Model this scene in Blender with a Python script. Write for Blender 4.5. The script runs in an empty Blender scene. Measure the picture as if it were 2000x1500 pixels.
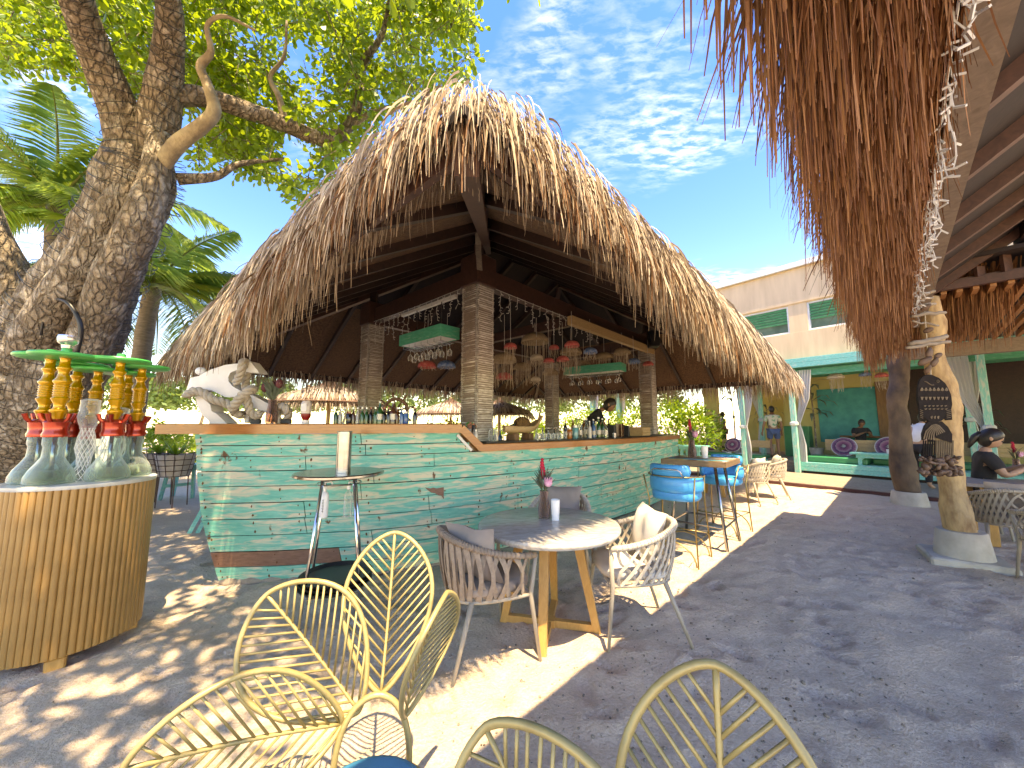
import bpy, bmesh, math, random
from math import sin, cos, pi, radians, atan2, sqrt, hypot
from mathutils import Vector, Matrix, noise
random.seed(7)
RND = random.Random(11)
scene = bpy.context.scene
col = scene.collection

# ------------------------------------------------------------------ camera
CAM_H = 1.5; PITCH = radians(6.3); FPX = 722.0
cam = bpy.data.objects.new('camera', bpy.data.cameras.new('camera'))
col.objects.link(cam)
cam.data.sensor_width = 36.0; cam.data.lens = 36.0 * FPX / 2000.0
cam.data.clip_start = 0.05; cam.data.clip_end = 3000
cam.location = (0, 0, CAM_H); cam.rotation_euler = (radians(90) + PITCH, 0, 0)
scene.camera = cam

# ------------------------------------------------------------------ light
SUN_DIR = Vector((0.18, -0.375, 1.0)).normalized()
SUN_EL = math.asin(SUN_DIR.z); SUN_AZ = atan2(SUN_DIR.x, SUN_DIR.y)
world = bpy.data.worlds.new('World'); scene.world = world; world.use_nodes = True
wn = world.node_tree; wn.nodes.clear()
def wnode(t, **kw):
    n = wn.nodes.new(t)
    for k, v in kw.items(): setattr(n, k, v)
    return n
wout = wnode('ShaderNodeOutputWorld'); wbg = wnode('ShaderNodeBackground')
sky = wnode('ShaderNodeTexSky', sky_type='NISHITA', sun_disc=False, sun_elevation=SUN_EL, sun_rotation=SUN_AZ,
            altitude=0, air_density=1.0, dust_density=0.3, ozone_density=3.0)
hs = wnode('ShaderNodeHueSaturation'); hs.inputs['Saturation'].default_value = 1.38; hs.inputs['Value'].default_value = 0.9; hs.inputs['Hue'].default_value = 0.521
wn.links.new(sky.outputs[0], hs.inputs['Color'])
tc = wnode('ShaderNodeTexCoord'); sep = wnode('ShaderNodeSeparateXYZ'); wn.links.new(tc.outputs['Generated'], sep.inputs[0])
def wmath(op, a, b=None, c=None):
    n = wnode('ShaderNodeMath', operation=op)
    for i, q in enumerate((a, b, c)):
        if q is None: continue
        if isinstance(q, (int, float)): n.inputs[i].default_value = q
        else: wn.links.new(q, n.inputs[i])
    return n.outputs[0]
zc = wmath('MAXIMUM', sep.outputs['Z'], 0.06)
cx = wmath('DIVIDE', sep.outputs['X'], zc); cy = wmath('DIVIDE', sep.outputs['Y'], zc)
comb = wnode('ShaderNodeCombineXYZ'); wn.links.new(cx, comb.inputs[0]); wn.links.new(cy, comb.inputs[1])
rot = wnode('ShaderNodeMapping'); wn.links.new(comb.outputs[0], rot.inputs['Vector'])
rot.inputs['Rotation'].default_value = (0, 0, radians(35)); rot.inputs['Scale'].default_value = (1.0, 2.2, 1.0)
n1 = wnode('ShaderNodeTexNoise'); n1.inputs['Scale'].default_value = 0.9; n1.inputs['Detail'].default_value = 4
n2 = wnode('ShaderNodeTexNoise'); n2.inputs['Scale'].default_value = 13.0; n2.inputs['Detail'].default_value = 8; n2.inputs['Roughness'].default_value = 0.6; n2.inputs['Distortion'].default_value = 0.25
wn.links.new(comb.outputs[0], n1.inputs['Vector']); wn.links.new(rot.outputs[0], n2.inputs['Vector'])
r1 = wnode('ShaderNodeMapRange'); r1.inputs[1].default_value = 0.49; r1.inputs[2].default_value = 0.84; wn.links.new(n1.outputs[0], r1.inputs[0])
r2 = wnode('ShaderNodeMapRange'); r2.inputs[1].default_value = 0.42; r2.inputs[2].default_value = 0.76; wn.links.new(n2.outputs[0], r2.inputs[0])
cov = wmath('MULTIPLY', wmath('MULTIPLY', r1.outputs[0], r2.outputs[0]), 0.9)
mixc = wnode('ShaderNodeMix', data_type='RGBA'); wn.links.new(cov, mixc.inputs['Factor'])
wn.links.new(hs.outputs[0], mixc.inputs[6]); mixc.inputs[7].default_value = (6.0, 6.4, 7.0, 1)
wn.links.new(mixc.outputs[2], wbg.inputs['Color']); wbg.inputs['Strength'].default_value = 0.145
wn.links.new(wbg.outputs[0], wout.inputs['Surface'])
sun = bpy.data.objects.new('sun', bpy.data.lights.new('sun', 'SUN')); col.objects.link(sun)
sun.data.energy = 2.0; sun.data.angle = radians(0.53); sun.data.color = (1.0, 0.998, 0.995)
sun.rotation_euler = SUN_DIR.to_track_quat('Z', 'Y').to_euler(); sun.location = (3, -6, 20)
scene.view_settings.view_transform = 'Standard'; scene.view_settings.look = 'None'
scene.view_settings.gamma = 1.0; scene.view_settings.use_curve_mapping = False
scene.view_settings.exposure = 2.8
scene.view_settings.use_white_balance = True; scene.view_settings.white_balance_temperature = 14500; scene.view_settings.white_balance_tint = 10
try:
    scene.cycles.max_bounces = 10; scene.cycles.diffuse_bounces = 6; scene.cycles.transparent_max_bounces = 12
    scene.cycles.transmission_bounces = 8; scene.cycles.glossy_bounces = 4; scene.cycles.use_denoising = True
    scene.cycles.caustics_reflective = False; scene.cycles.caustics_refractive = False
    scene.cycles.sample_clamp_indirect = 6.0
except Exception: pass

# ------------------------------------------------------------------ pixel helpers (2000x1500 photo)
def ray(x, y):
    a = (x - 1000) / FPX; b = (750 - y) / FPX
    return Vector((a, cos(PITCH) - b * sin(PITCH), sin(PITCH) + b * cos(PITCH)))
def G(x, y, z=0.0):
    r = ray(x, y); t = (z - CAM_H) / r.z
    return Vector((r.x * t, r.y * t, z))
def D(x, y, d):
    return Vector((0, 0, CAM_H)) + ray(x, y) * d
def V(*a): return Vector(a)

# ------------------------------------------------------------------ mesh builder
class MB:
    def __init__(s): s.v = []; s.f = []; s.mi = []; s.m = 0
    def add(s, vs, fs):
        o = len(s.v); s.v.extend([tuple(p) for p in vs]); s.f.extend([tuple(i + o for i in f) for f in fs]); s.mi.extend([s.m] * len(fs))
        return s
    def box(s, c, size, rz=0.0, rot=None, taper=1.0):
        M = rot if rot is not None else Matrix.Rotation(rz, 3, 'Z'); c = Vector(c)
        hx, hy, hz = size[0] / 2, size[1] / 2, size[2] / 2
        vs = []
        for z, k in ((-hz, 1.0), (hz, taper)):
            for x, y in ((-hx, -hy), (hx, -hy), (hx, hy), (-hx, hy)): vs.append(c + M @ Vector((x * k, y * k, z)))
        return s.add(vs, [(3, 2, 1, 0), (4, 5, 6, 7), (0, 1, 5, 4), (1, 2, 6, 5), (2, 3, 7, 6), (3, 0, 4, 7)])
    def bbox(s, c, size, b=0.01, rz=0.0, rot=None):
        """box with chamfered edges"""
        M = rot if rot is not None else Matrix.Rotation(rz, 3, 'Z'); c = Vector(c)
        hx, hy, hz = size[0] / 2, size[1] / 2, size[2] / 2
        b = min(b, hx * .9, hy * .9, hz * .9)
        rings = []
        for z, i in ((-hz, b), (-hz + b, 0), (hz - b, 0), (hz, b)):
            x1, y1 = hx - i, hy - i; q = b
            rings.append([(-x1 + q, -y1), (x1 - q, -y1), (x1, -y1 + q), (x1, y1 - q), (x1 - q, y1), (-x1 + q, y1), (-x1, y1 - q), (-x1, -y1 + q)])
            rings[-1] = [c + M @ Vector((p[0], p[1], z)) for p in rings[-1]]
        vs = [p for r in rings for p in r]; fs = []
        for k in range(3):
            for j in range(8): fs.append((k * 8 + j, k * 8 + (j + 1) % 8, k * 8 + 8 + (j + 1) % 8, k * 8 + 8 + j))
        fs.append(tuple(range(7, -1, -1))); fs.append(tuple(range(24, 32)))
        return s.add(vs, fs)
    def beam(s, a, b, w, h, roll=0.0, up=None):
        a = Vector(a); b = Vector(b); d = (b - a); L = d.length; d.normalize()
        u = Vector(up) if up is not None else Vector((0, 0, 1))
        if abs(d.dot(u)) > .98: u = Vector((0, 1, 0))
        x = d.cross(u).normalized(); y = x.cross(d).normalized()
        R = Matrix((x, d, y)).transposed()
        if roll: R = R @ Matrix.Rotation(roll, 3, 'Y')
        return s.box((a + b) / 2, (w, L, h), rot=R)
    def tube(s, pts, r, n=8, cap=True, closed=False):
        pts = [Vector(p) for p in pts]; m = len(pts)
        rs = [r] * m if isinstance(r, (int, float)) else list(r)
        vs = []; fs = []; px = None
        for i, p in enumerate(pts):
            if closed: t = pts[(i + 1) % m] - pts[i - 1]
            else: t = pts[min(i + 1, m - 1)] - pts[max(i - 1, 0)]
            if t.length < 1e-9: t = Vector((0, 0, 1))
            t.normalize()
            if px is None:
                a = Vector((0, 0, 1)) if abs(t.z) < .9 else Vector((1, 0, 0))
                px = t.cross(a).normalized()
            else:
                px = (px - t * px.dot(t))
                if px.length < 1e-6: px = t.orthogonal()
                px.normalize()
            py = t.cross(px)
            for k in range(n):
                an = 2 * pi * k / n
                vs.append(p + (px * cos(an) + py * sin(an)) * rs[i])
        for i in range(m if closed else m - 1):
            j = (i + 1) % m
            for k in range(n): fs.append((i * n + k, i * n + (k + 1) % n, j * n + (k + 1) % n, j * n + k))
        if cap and not closed:
            fs.append(tuple(range(n - 1, -1, -1))); fs.append(tuple((m - 1) * n + k for k in range(n)))
        return s.add(vs, fs)
    def lathe(s, prof, c=(0, 0, 0), n=20, sx=1.0, sy=1.0, flute=0.0, nf=0, cap=True):
        c = Vector(c); vs = []; fs = []; m = len(prof)
        for r, z in prof:
            for k in range(n):
                a = 2 * pi * k / n; rr = r
                vs.append(c + Vector((rr * cos(a) * sx, rr * sin(a) * sy, z)))
        for i in range(m - 1):
            for k in range(n): fs.append((i * n + k, i * n + (k + 1) % n, (i + 1) * n + (k + 1) % n, (i + 1) * n + k))
        if cap: fs.append(tuple(range(n - 1, -1, -1))); fs.append(tuple((m - 1) * n + k for k in range(n)))
        return s.add(vs, fs)
    def ball(s, c, r, n=10, m=7, sc=(1, 1, 1)):
        prof = []; c = Vector(c); vs = []; fs = []
        for i in range(m + 1):
            t = -pi / 2 + pi * i / m; rr = max(cos(t), 0.02)
            for k in range(n):
                a = 2 * pi * k / n; vs.append(c + Vector((r * rr * cos(a) * sc[0], r * rr * sin(a) * sc[1], r * sin(t) * sc[2])))
        for i in range(m):
            for k in range(n): fs.append((i * n + k, i * n + (k + 1) % n, (i + 1) * n + (k + 1) % n, (i + 1) * n + k))
        return s.add(vs, fs)
    def prism(s, pts, depth, M=None):
        """outline in local xy, extruded along local z"""
        n = len(pts); M = M or Matrix.Identity(4)
        vs = [M @ Vector((p[0], p[1], -depth / 2)) for p in pts] + [M @ Vector((p[0], p[1], depth / 2)) for p in pts]
        fs = [tuple(range(n - 1, -1, -1)), tuple(range(n, 2 * n))] + [(i, (i + 1) % n, n + (i + 1) % n, n + i) for i in range(n)]
        return s.add(vs, fs)
    def ribbon(s, pts, w, side):
        """flat strip along pts, width list w, side = vector or list"""
        vs = []; fs = []
        for i, p in enumerate(pts):
            sd = side[i] if isinstance(side, list) else side
            vs += [p - sd * (w[i] / 2), p + sd * (w[i] / 2)]
        for i in range(len(pts) - 1): fs.append((2 * i, 2 * i + 1, 2 * i + 3, 2 * i + 2))
        return s.add(vs, fs)
    def mesh(s, name, smooth=False):
        me = bpy.data.meshes.new(name); me.from_pydata(s.v, [], s.f)
        if any(s.mi): me.polygons.foreach_set('material_index', s.mi)
        me.update()
        bm = bmesh.new(); bm.from_mesh(me)
        if len(bm.faces) < 60000: bmesh.ops.recalc_face_normals(bm, faces=bm.faces)
        bm.to_mesh(me); bm.free()
        if smooth is True: me.polygons.foreach_set('use_smooth', [True] * len(me.polygons))
        elif smooth:
            me.polygons.foreach_set('use_smooth', [True] * len(me.polygons))
            try: me.set_sharp_from_angle(angle=radians(smooth))
            except Exception: pass
        return me
    def build(s, name, mat, parent=None, smooth=False, world=False, **kw):
        if world and parent is not None:
            o = parent.matrix_basis.inverted()
            s.v = [tuple(o @ Vector(p)) for p in s.v]
        return obj(name, s.mesh(name, smooth), mat, parent, **kw)

def obj(name, me, mat, parent=None, kind=None, label=None):
    o = bpy.data.objects.new(name, me); col.objects.link(o)
    if mat is not None and not me.materials:
        for m in (mat if isinstance(mat, (list, tuple)) else [mat]): me.materials.append(m)
    if parent is not None: o.parent = parent
    if kind: o['kind'] = kind
    if label: o['label'] = label
    return o
def tag(o, label, cat, group=None):
    o['label'] = label; o['category'] = cat
    if group: o['group'] = group
    return o
def thing(name, label, cat, loc=(0, 0, 0), rz=0.0, group=None):
    o = bpy.data.objects.new(name, None); col.objects.link(o)
    o.empty_display_size = .1
    o.location = loc; o.rotation_euler = (0, 0, rz)
    o.matrix_basis = Matrix.Translation(Vector(loc)) @ Matrix.Rotation(rz, 4, 'Z')
    return tag(o, label, cat, group)
def copy_tree(o, parent=None):
    c = o.copy(); col.objects.link(c); c.parent = parent
    for ch in [q for q in o.children]:
        copy_tree(ch, c)
    return c
def dup(root, loc, rz, label=None):
    c = copy_tree(root)
    c.matrix_basis = Matrix.Translation(Vector(loc)) @ Matrix.Rotation(rz, 4, 'Z')
    if label: c['label'] = label
    return c

# ------------------------------------------------------------------ materials
def new_mat(name):
    m = bpy.data.materials.new(name); m.use_nodes = True
    nt = m.node_tree; b = nt.nodes['Principled BSDF']
    return m, nt, b
def nd(nt, t, **kw):
    n = nt.nodes.new(t)
    for k, v in kw.items(): setattr(n, k, v)
    return n
def ramp(nt, fac, stops):
    r = nd(nt, 'ShaderNodeValToRGB'); e = r.color_ramp.elements
    while len(e) > 1: e.remove(e[-1])
    e[0].position = stops[0][0]; e[0].color = (*stops[0][1], 1)
    for p, c in stops[1:]:
        q = e.new(p); q.color = (*c, 1)
    nt.links.new(fac, r.inputs[0]); return r.outputs[0]
def noise_out(nt, scale, detail=4, rough=.55, stretch=(1, 1, 1), coord='Object', dist=0.0):
    t = nd(nt, 'ShaderNodeTexCoord'); mp = nd(nt, 'ShaderNodeMapping'); mp.inputs['Scale'].default_value = stretch
    nt.links.new(t.outputs[coord], mp.inputs['Vector'])
    n = nd(nt, 'ShaderNodeTexNoise'); n.inputs['Scale'].default_value = scale; n.inputs['Detail'].default_value = detail
    n.inputs['Roughness'].default_value = rough; n.inputs['Distortion'].default_value = dist
    nt.links.new(mp.outputs[0], n.inputs['Vector']); return n.outputs[0]
def bump(nt, b, h, strength=.3, dist=.01):
    n = nd(nt, 'ShaderNodeBump'); n.inputs['Strength'].default_value = strength; n.inputs['Distance'].default_value = dist
    nt.links.new(h, n.inputs['Height']); nt.links.new(n.outputs[0], b.inputs['Normal'])
def pm(name, c1, c2=None, scale=8, rough=.6, bmp=0.0, bscale=None, metal=0.0, stretch=(1, 1, 1), spread=(.35, .65), detail=4, spec=.5, bdist=.01, island=0.0, coat=0.0):
    """two-tone noisy material"""
    m, nt, b = new_mat(name)
    if c2 is None: c2 = tuple(min(1, x * .75) for x in c1)
    n = noise_out(nt, scale, detail, stretch=stretch)
    c = ramp(nt, n, [(spread[0], c1), (spread[1], c2)])
    if island:
        g = nd(nt, 'ShaderNodeNewGeometry'); h = nd(nt, 'ShaderNodeHueSaturation')
        mr = nd(nt, 'ShaderNodeMapRange'); mr.inputs[3].default_value = 1 - island; mr.inputs[4].default_value = 1 + island
        nt.links.new(g.outputs['Random Per Island'], mr.inputs[0]); nt.links.new(mr.outputs[0], h.inputs['Value'])
        nt.links.new(c, h.inputs['Color']); c = h.outputs[0]
    nt.links.new(c, b.inputs['Base Color'])
    b.inputs['Roughness'].default_value = rough; b.inputs['Metallic'].default_value = metal
    b.inputs['Specular IOR Level'].default_value = spec
    if coat: b.inputs['Coat Weight'].default_value = coat
    if bmp: bump(nt, b, noise_out(nt, bscale or scale * 3, 5, stretch=stretch), bmp, bdist)
    return m
def strand_mat(name, cols, rough=.75, trans=0.0):
    """colour chosen per strand (random per island)"""
    m, nt, b = new_mat(name)
    g = nd(nt, 'ShaderNodeNewGeometry')
    k = len(cols)
    c = ramp(nt, g.outputs['Random Per Island'], [(i / max(1, k - 1), cc) for i, cc in enumerate(cols)])
    n = noise_out(nt, 30, 3)
    mx = nd(nt, 'ShaderNodeMix', data_type='RGBA', blend_type='MULTIPLY'); mx.inputs['Factor'].default_value = .45
    nt.links.new(c, mx.inputs[6]); nt.links.new(ramp(nt, n, [(.3, (.55, .5, .45)), (.7, (1, 1, 1))]), mx.inputs[7])
    nt.links.new(mx.outputs[2], b.inputs['Base Color'])
    b.inputs['Roughness'].default_value = rough; b.inputs['Specular IOR Level'].default_value = .25
    if trans:
        tr = nd(nt, 'ShaderNodeBsdfTranslucent'); nt.links.new(mx.outputs[2], tr.inputs['Color'])
        ms = nd(nt, 'ShaderNodeMixShader'); ms.inputs[0].default_value = trans
        nt.links.new(b.outputs[0], ms.inputs[1]); nt.links.new(tr.outputs[0], ms.inputs[2])
        nt.links.new(ms.outputs[0], nt.nodes['Material Output'].inputs['Surface'])
    return m
def leaf_mat(name, cols, tcol, trans=.45, rough=.4):
    m, nt, b = new_mat(name)
    g = nd(nt, 'ShaderNodeNewGeometry'); k = len(cols)
    c = ramp(nt, g.outputs['Random Per Island'], [(i / max(1, k - 1), cc) for i, cc in enumerate(cols)])
    nt.links.new(c, b.inputs['Base Color']); b.inputs['Roughness'].default_value = rough
    tr = nd(nt, 'ShaderNodeBsdfTranslucent'); tr.inputs['Color'].default_value = (*tcol, 1)
    ms = nd(nt, 'ShaderNodeMixShader'); ms.inputs[0].default_value = trans
    nt.links.new(b.outputs[0], ms.inputs[1]); nt.links.new(tr.outputs[0], ms.inputs[2])
    nt.links.new(ms.outputs[0], nt.nodes['Material Output'].inputs['Surface'])
    return m
def glass_mat(name, c, rough=.03, thin=.35):
    """thin clear glass: transparent with glossy edge"""
    m, nt, b = new_mat(name)
    tr = nd(nt, 'ShaderNodeBsdfTransparent'); tr.inputs['Color'].default_value = (*c, 1)
    b.inputs['Base Color'].default_value = (*c, 1); b.inputs['Roughness'].default_value = rough
    fr = nd(nt, 'ShaderNodeLayerWeight'); fr.inputs['Blend'].default_value = thin
    mr = nd(nt, 'ShaderNodeMapRange'); mr.inputs[3].default_value = .07; mr.inputs[4].default_value = .75
    nt.links.new(fr.outputs['Facing'], mr.inputs[0])
    ms = nd(nt, 'ShaderNodeMixShader'); nt.links.new(mr.outputs[0], ms.inputs[0])
    nt.links.new(tr.outputs[0], ms.inputs[1]); nt.links.new(b.outputs[0], ms.inputs[2])
    nt.links.new(ms.outputs[0], nt.nodes['Material Output'].inputs['Surface'])
    return m
M = {}
def painted_wood(name, paint, paint2, bare, wear=.5, scale=6, along=(1, 1, 6)):
    m, nt, b = new_mat(name)
    n1 = noise_out(nt, scale, 5, .6, stretch=along, dist=.6); n2 = noise_out(nt, scale * 2.2, 4, .6, stretch=along)
    base = ramp(nt, n2, [(.35, paint), (.65, paint2)])
    msk = ramp(nt, n1, [(wear - .06, (0, 0, 0)), (wear + .08, (1, 1, 1))])
    mx = nd(nt, 'ShaderNodeMix', data_type='RGBA'); nt.links.new(msk, mx.inputs['Factor']); nt.links.new(base, mx.inputs[6]); mx.inputs[7].default_value = (*bare, 1)
    nt.links.new(mx.outputs[2], b.inputs['Base Color']); b.inputs['Roughness'].default_value = .62
    bump(nt, b, n1, .25, .004)
    return m
def wood(name, c1, c2, scale=5, stretch=(1, 1, 8), rough=.55, coat=0.0, bmp=.25):
    m, nt, b = new_mat(name)
    n = noise_out(nt, scale, 6, .62, stretch=stretch, dist=1.2)
    g = nd(nt, 'ShaderNodeNewGeometry'); h = nd(nt, 'ShaderNodeHueSaturation')
    mr = nd(nt, 'ShaderNodeMapRange'); mr.inputs[3].default_value = .8; mr.inputs[4].default_value = 1.2
    nt.links.new(g.outputs['Random Per Island'], mr.inputs[0]); nt.links.new(mr.outputs[0], h.inputs['Value'])
    nt.links.new(ramp(nt, n, [(.3, c1), (.5, tuple((a + b_) / 2 for a, b_ in zip(c1, c2))), (.7, c2)]), h.inputs['Color'])
    nt.links.new(h.outputs[0], b.inputs['Base Color']); b.inputs['Roughness'].default_value = rough
    if coat: b.inputs['Coat Weight'].default_value = coat; b.inputs['Coat Roughness'].default_value = .15
    if bmp: bump(nt, b, n, bmp, .004)
    return m

# site axes: the bar's long side runs along U, N points out of it towards the walkway
U2 = Vector((.67, .742, 0)).normalized(); N2 = Vector((U2.y, -U2.x, 0)); UA = atan2(U2.y, U2.x)
P0 = Vector((-.47, 4.97, 0))
def site(a, b, z=0.0):            # a metres along U, b metres along N from the corner column
    return P0 + U2 * a + N2 * b + Vector((0, 0, z))
# ------------------------------------------------------------------ sand ground
def axis(lo, hi, fine_lo, fine_hi, step):
    xs = []; x = fine_lo
    while x <= fine_hi + 1e-6: xs.append(x); x += step
    s = step; x = fine_hi
    while x < hi: s *= 1.35; x += s; xs.append(min(x, hi))
    s = step; x = fine_lo; pre = []
    while x > lo: s *= 1.35; x -= s; pre.append(max(x, lo))
    return pre[::-1] + xs
gx = axis(-600, 600, -4.2, 7.2, .04); gy = axis(-60, 900, .6, 8.4, .04)
def sand_h(x, y):
    d = hypot(x, y); k = 1.0 if d < 14 else 0.0
    if not k: return 0.0
    p = Vector((x, y, 0))
    h = .020 * noise.noise(p * 1.7) + .014 * noise.noise(p * 4.3 + Vector((7, 1, 0))) + .009 * noise.noise(p * 8.0)
    c = noise.cell_vector(Vector((x * 2.1, y * 2.1, 0)))
    return h
FOOT = []
fr = random.Random(3)
for i in range(420):
    FOOT.append((fr.uniform(-3.6, 6.5), fr.uniform(1.0, 7.5), fr.uniform(0, pi), fr.uniform(.7, 1.1)))
from collections import defaultdict
fgrid = defaultdict(list)
for f in FOOT:
    for i in (-1, 0, 1):
        for j in (-1, 0, 1): fgrid[(int(f[0] // .4) + i, int(f[1] // .4) + j)].append(f)
vs = []
for y in gy:
    for x in gx:
        h = sand_h(x, y)
        for (fx, fy, a, s) in fgrid.get((int(x // .4), int(y // .4)), ()):
            dx, dy = x - fx, y - fy
            lx = dx * cos(a) + dy * sin(a); ly = -dx * sin(a) + dy * cos(a)
            q = sqrt((lx / (.13 * s)) ** 2 + (ly / (.055 * s)) ** 2)
            if q < 2: h += -.026 * math.exp(-q * q * 1.6) + .012 * math.exp(-((q - 1.35) / .3) ** 2)
        vs.append((x, y, h))
nx = len(gx)
fs = [(j * nx + i, j * nx + i + 1, (j + 1) * nx + i + 1, (j + 1) * nx + i) for j in range(len(gy) - 1) for i in range(nx - 1)]
me = bpy.data.meshes.new('sand'); me.from_pydata(vs, [], fs); me.update(); me.polygons.foreach_set('use_smooth', [True] * len(me.polygons))
m, nt, b = new_mat('sand')
na = noise_out(nt, 1.1, 6, .6); nb = noise_out(nt, 60, 5, .7); nc = noise_out(nt, 9, 5, .6)
c = ramp(nt, na, [(.3, (.70, .54, .41)), (.7, (.77, .615, .48))])
mx = nd(nt, 'ShaderNodeMix', data_type='RGBA', blend_type='MULTIPLY'); mx.inputs['Factor'].default_value = .6
nt.links.new(c, mx.inputs[6]); nt.links.new(ramp(nt, nb, [(.3, (.62, .58, .54)), (.6, (1, 1, 1))]), mx.inputs[7])
mx2 = nd(nt, 'ShaderNodeMix', data_type='RGBA', blend_type='MULTIPLY'); mx2.inputs['Factor'].default_value = .5
nt.links.new(mx.outputs[2], mx2.inputs[6]); nt.links.new(ramp(nt, nc, [(.30, (.80, .74, .70)), (.56, (1, 1, 1))]), mx2.inputs[7])
nt.links.new(mx2.outputs[2], b.inputs['Base Color']); b.inputs['Roughness'].default_value = .95; b.inputs['Specular IOR Level'].default_value = .15
mb = nd(nt, 'ShaderNodeMath', operation='ADD'); nt.links.new(nb, mb.inputs[0]); nt.links.new(noise_out(nt, 16, 6, .65), mb.inputs[1])
bump(nt, b, mb.outputs[0], .8, .03)
g = obj('sand_ground', me, m, kind='structure')

# little pebbles, twigs and shell bits on the sand
mb = MB(); r_ = random.Random(5)
for i in range(1500):
    x = r_.uniform(-3.4, 6.0); y = r_.uniform(.9, 7.5)
    if r_.random() < .5: x = r_.gauss(1.2, .8); y = r_.gauss(2.1, .7)
    s = r_.uniform(.003, .008) if r_.random() < .9 else r_.uniform(.008, .014)
    mb.ball((x, y, sand_h(x, y) + s * .3), s, 5, 3, (1, r_.uniform(.6, 1.4), .7))
mb.build('sand_grit', pm('grit', (.10, .075, .06), (.30, .25, .2), scale=3, rough=.9), kind='stuff', smooth=True)
tagd = bpy.data.objects['sand_grit']; tag(tagd, 'small dark pebbles and shell bits scattered over the sand', 'pebbles')
# ------------------------------------------------------------------ shared materials
M['teal'] = painted_wood('hull_paint', (.06, .42, .34), (.15, .53, .43), (.60, .56, .42), wear=.54, scale=2.4, along=(1.3, 1.3, 9))
# rust and grime specks on the hull paint, with a shape of their own
def add_rust(m):
    nt = m.node_tree; b = nt.nodes['Principled BSDF']; src = b.inputs['Base Color'].links[0].from_socket
    n = noise_out(nt, 5.5, 3, .5, stretch=(1.6, 1.6, 1)); n2 = noise_out(nt, 30, 4, .6)
    ad = nd(nt, 'ShaderNodeMath', operation='MULTIPLY_ADD'); nt.links.new(n2, ad.inputs[0]); ad.inputs[1].default_value = .25; nt.links.new(n, ad.inputs[2])
    k = ramp(nt, ad.outputs[0], [(.80, (0, 0, 0)), (.86, (1, 1, 1))])
    mx = nd(nt, 'ShaderNodeMix', data_type='RGBA'); nt.links.new(k, mx.inputs['Factor']); nt.links.new(src, mx.inputs[6]); mx.inputs[7].default_value = (.13, .055, .025, 1)
    nt.links.new(mx.outputs[2], b.inputs['Base Color'])
add_rust(M['teal'])
M['teal2'] = painted_wood('turquoise_paint', (.09, .45, .40), (.16, .58, .50), (.42, .55, .47), wear=.60, scale=5, along=(2, 2, 5))
M['tealpost'] = painted_wood('post_paint', (.13, .50, .40), (.22, .58, .48), (.50, .58, .47), wear=.56, scale=5, along=(6, 6, 1))
M['barewood'] = wood('bare_brown', (.16, .075, .05), (.26, .14, .10), scale=6, stretch=(2, 2, 10))
M['rail'] = wood('varnished_rail', (.27, .085, .02), (.42, .16, .04), scale=5, stretch=(1.2, 1.2, 14), rough=.3, coat=.6, bmp=.08)
M['darkwood'] = wood('dark_timber', (.020, .010, .008), (.045, .020, .015), scale=5, stretch=(3, 3, 3), rough=.6)
M['beamwood'] = wood('brown_beam', (.045, .019, .014), (.09, .038, .027), scale=5, stretch=(3, 3, 3), rough=.55)
M['greybeam'] = wood('grey_beam', (.16, .125, .10), (.26, .21, .17), scale=5, stretch=(3, 3, 6), rough=.8)
M['palewood'] = wood('pale_wood', (.40, .26, .13), (.55, .38, .2), scale=6, stretch=(3, 3, 10))
M['nail'] = pm('rust_nail', (.09, .035, .015), (.2, .08, .03), scale=40, rough=.9)
M['black'] = pm('black_plastic', (.012, .012, .014), (.02, .02, .022), rough=.4)
M['white'] = pm('white_paint', (.75, .75, .74), (.66, .66, .65), scale=6, rough=.45)
M['steel'] = pm('stainless', (.40, .40, .40), (.32, .32, .32), rough=.24, metal=1.0, scale=20)
M['chrome'] = pm('chrome', (.7, .7, .72), (.6, .6, .62), rough=.1, metal=1.0)

def catmull(P, k=12):
    out = []
    Q = [P[0] * 2 - P[1]] + P + [P[-1] * 2 - P[-2]]
    for i in range(1, len(Q) - 2):
        for j in range(k):
            t = j / k
            out.append(.5 * ((2 * Q[i]) + (Q[i + 1] - Q[i - 1]) * t + (2 * Q[i - 1] - 5 * Q[i] + 4 * Q[i + 1] - Q[i + 2]) * t * t + (3 * Q[i] - Q[i - 1] - 3 * Q[i + 1] + Q[i + 2]) * t ** 3))
    out.append(P[-1]); return out
class Path:
    def __init__(s, pts):
        s.p = catmull([Vector((a, b, 0)) for a, b in pts]); s.l = [0]
        for i in range(1, len(s.p)): s.l.append(s.l[-1] + (s.p[i] - s.p[i - 1]).length)
        s.L = s.l[-1]
    def at(s, t):           # t in 0..1
        d = max(0, min(1, t)) * s.L
        import bisect
        i = min(max(bisect.bisect_right(s.l, d) - 1, 0), len(s.p) - 2)
        k = (d - s.l[i]) / max(1e-9, s.l[i + 1] - s.l[i]); return s.p[i].lerp(s.p[i + 1], k)
    def nor(s, t):
        d = s.at(min(1, t + .01)) - s.at(max(0, t - .01)); d.normalize(); return Vector((d.y, -d.x, 0))
HB = Path([(-2.80, 3.72), (-2.0, 3.80), (-.92, 4.12), (.72, 5.30), (2.36, 6.84), (3.60, 8.35)])
HT = Path([(-2.98, 3.52), (-2.05, 3.62), (-.86, 3.94), (.80, 5.12), (2.48, 6.70), (3.66, 8.22)])
def hull(t, z):
    k = (z / 1.35); k = k + .18 * sin(pi * min(1, k)) ; p = HB.at(t).lerp(HT.at(t), k); p.z = z; return p
def hull_n(t): return (HB.nor(t) + HT.nor(t)).normalized()
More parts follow.
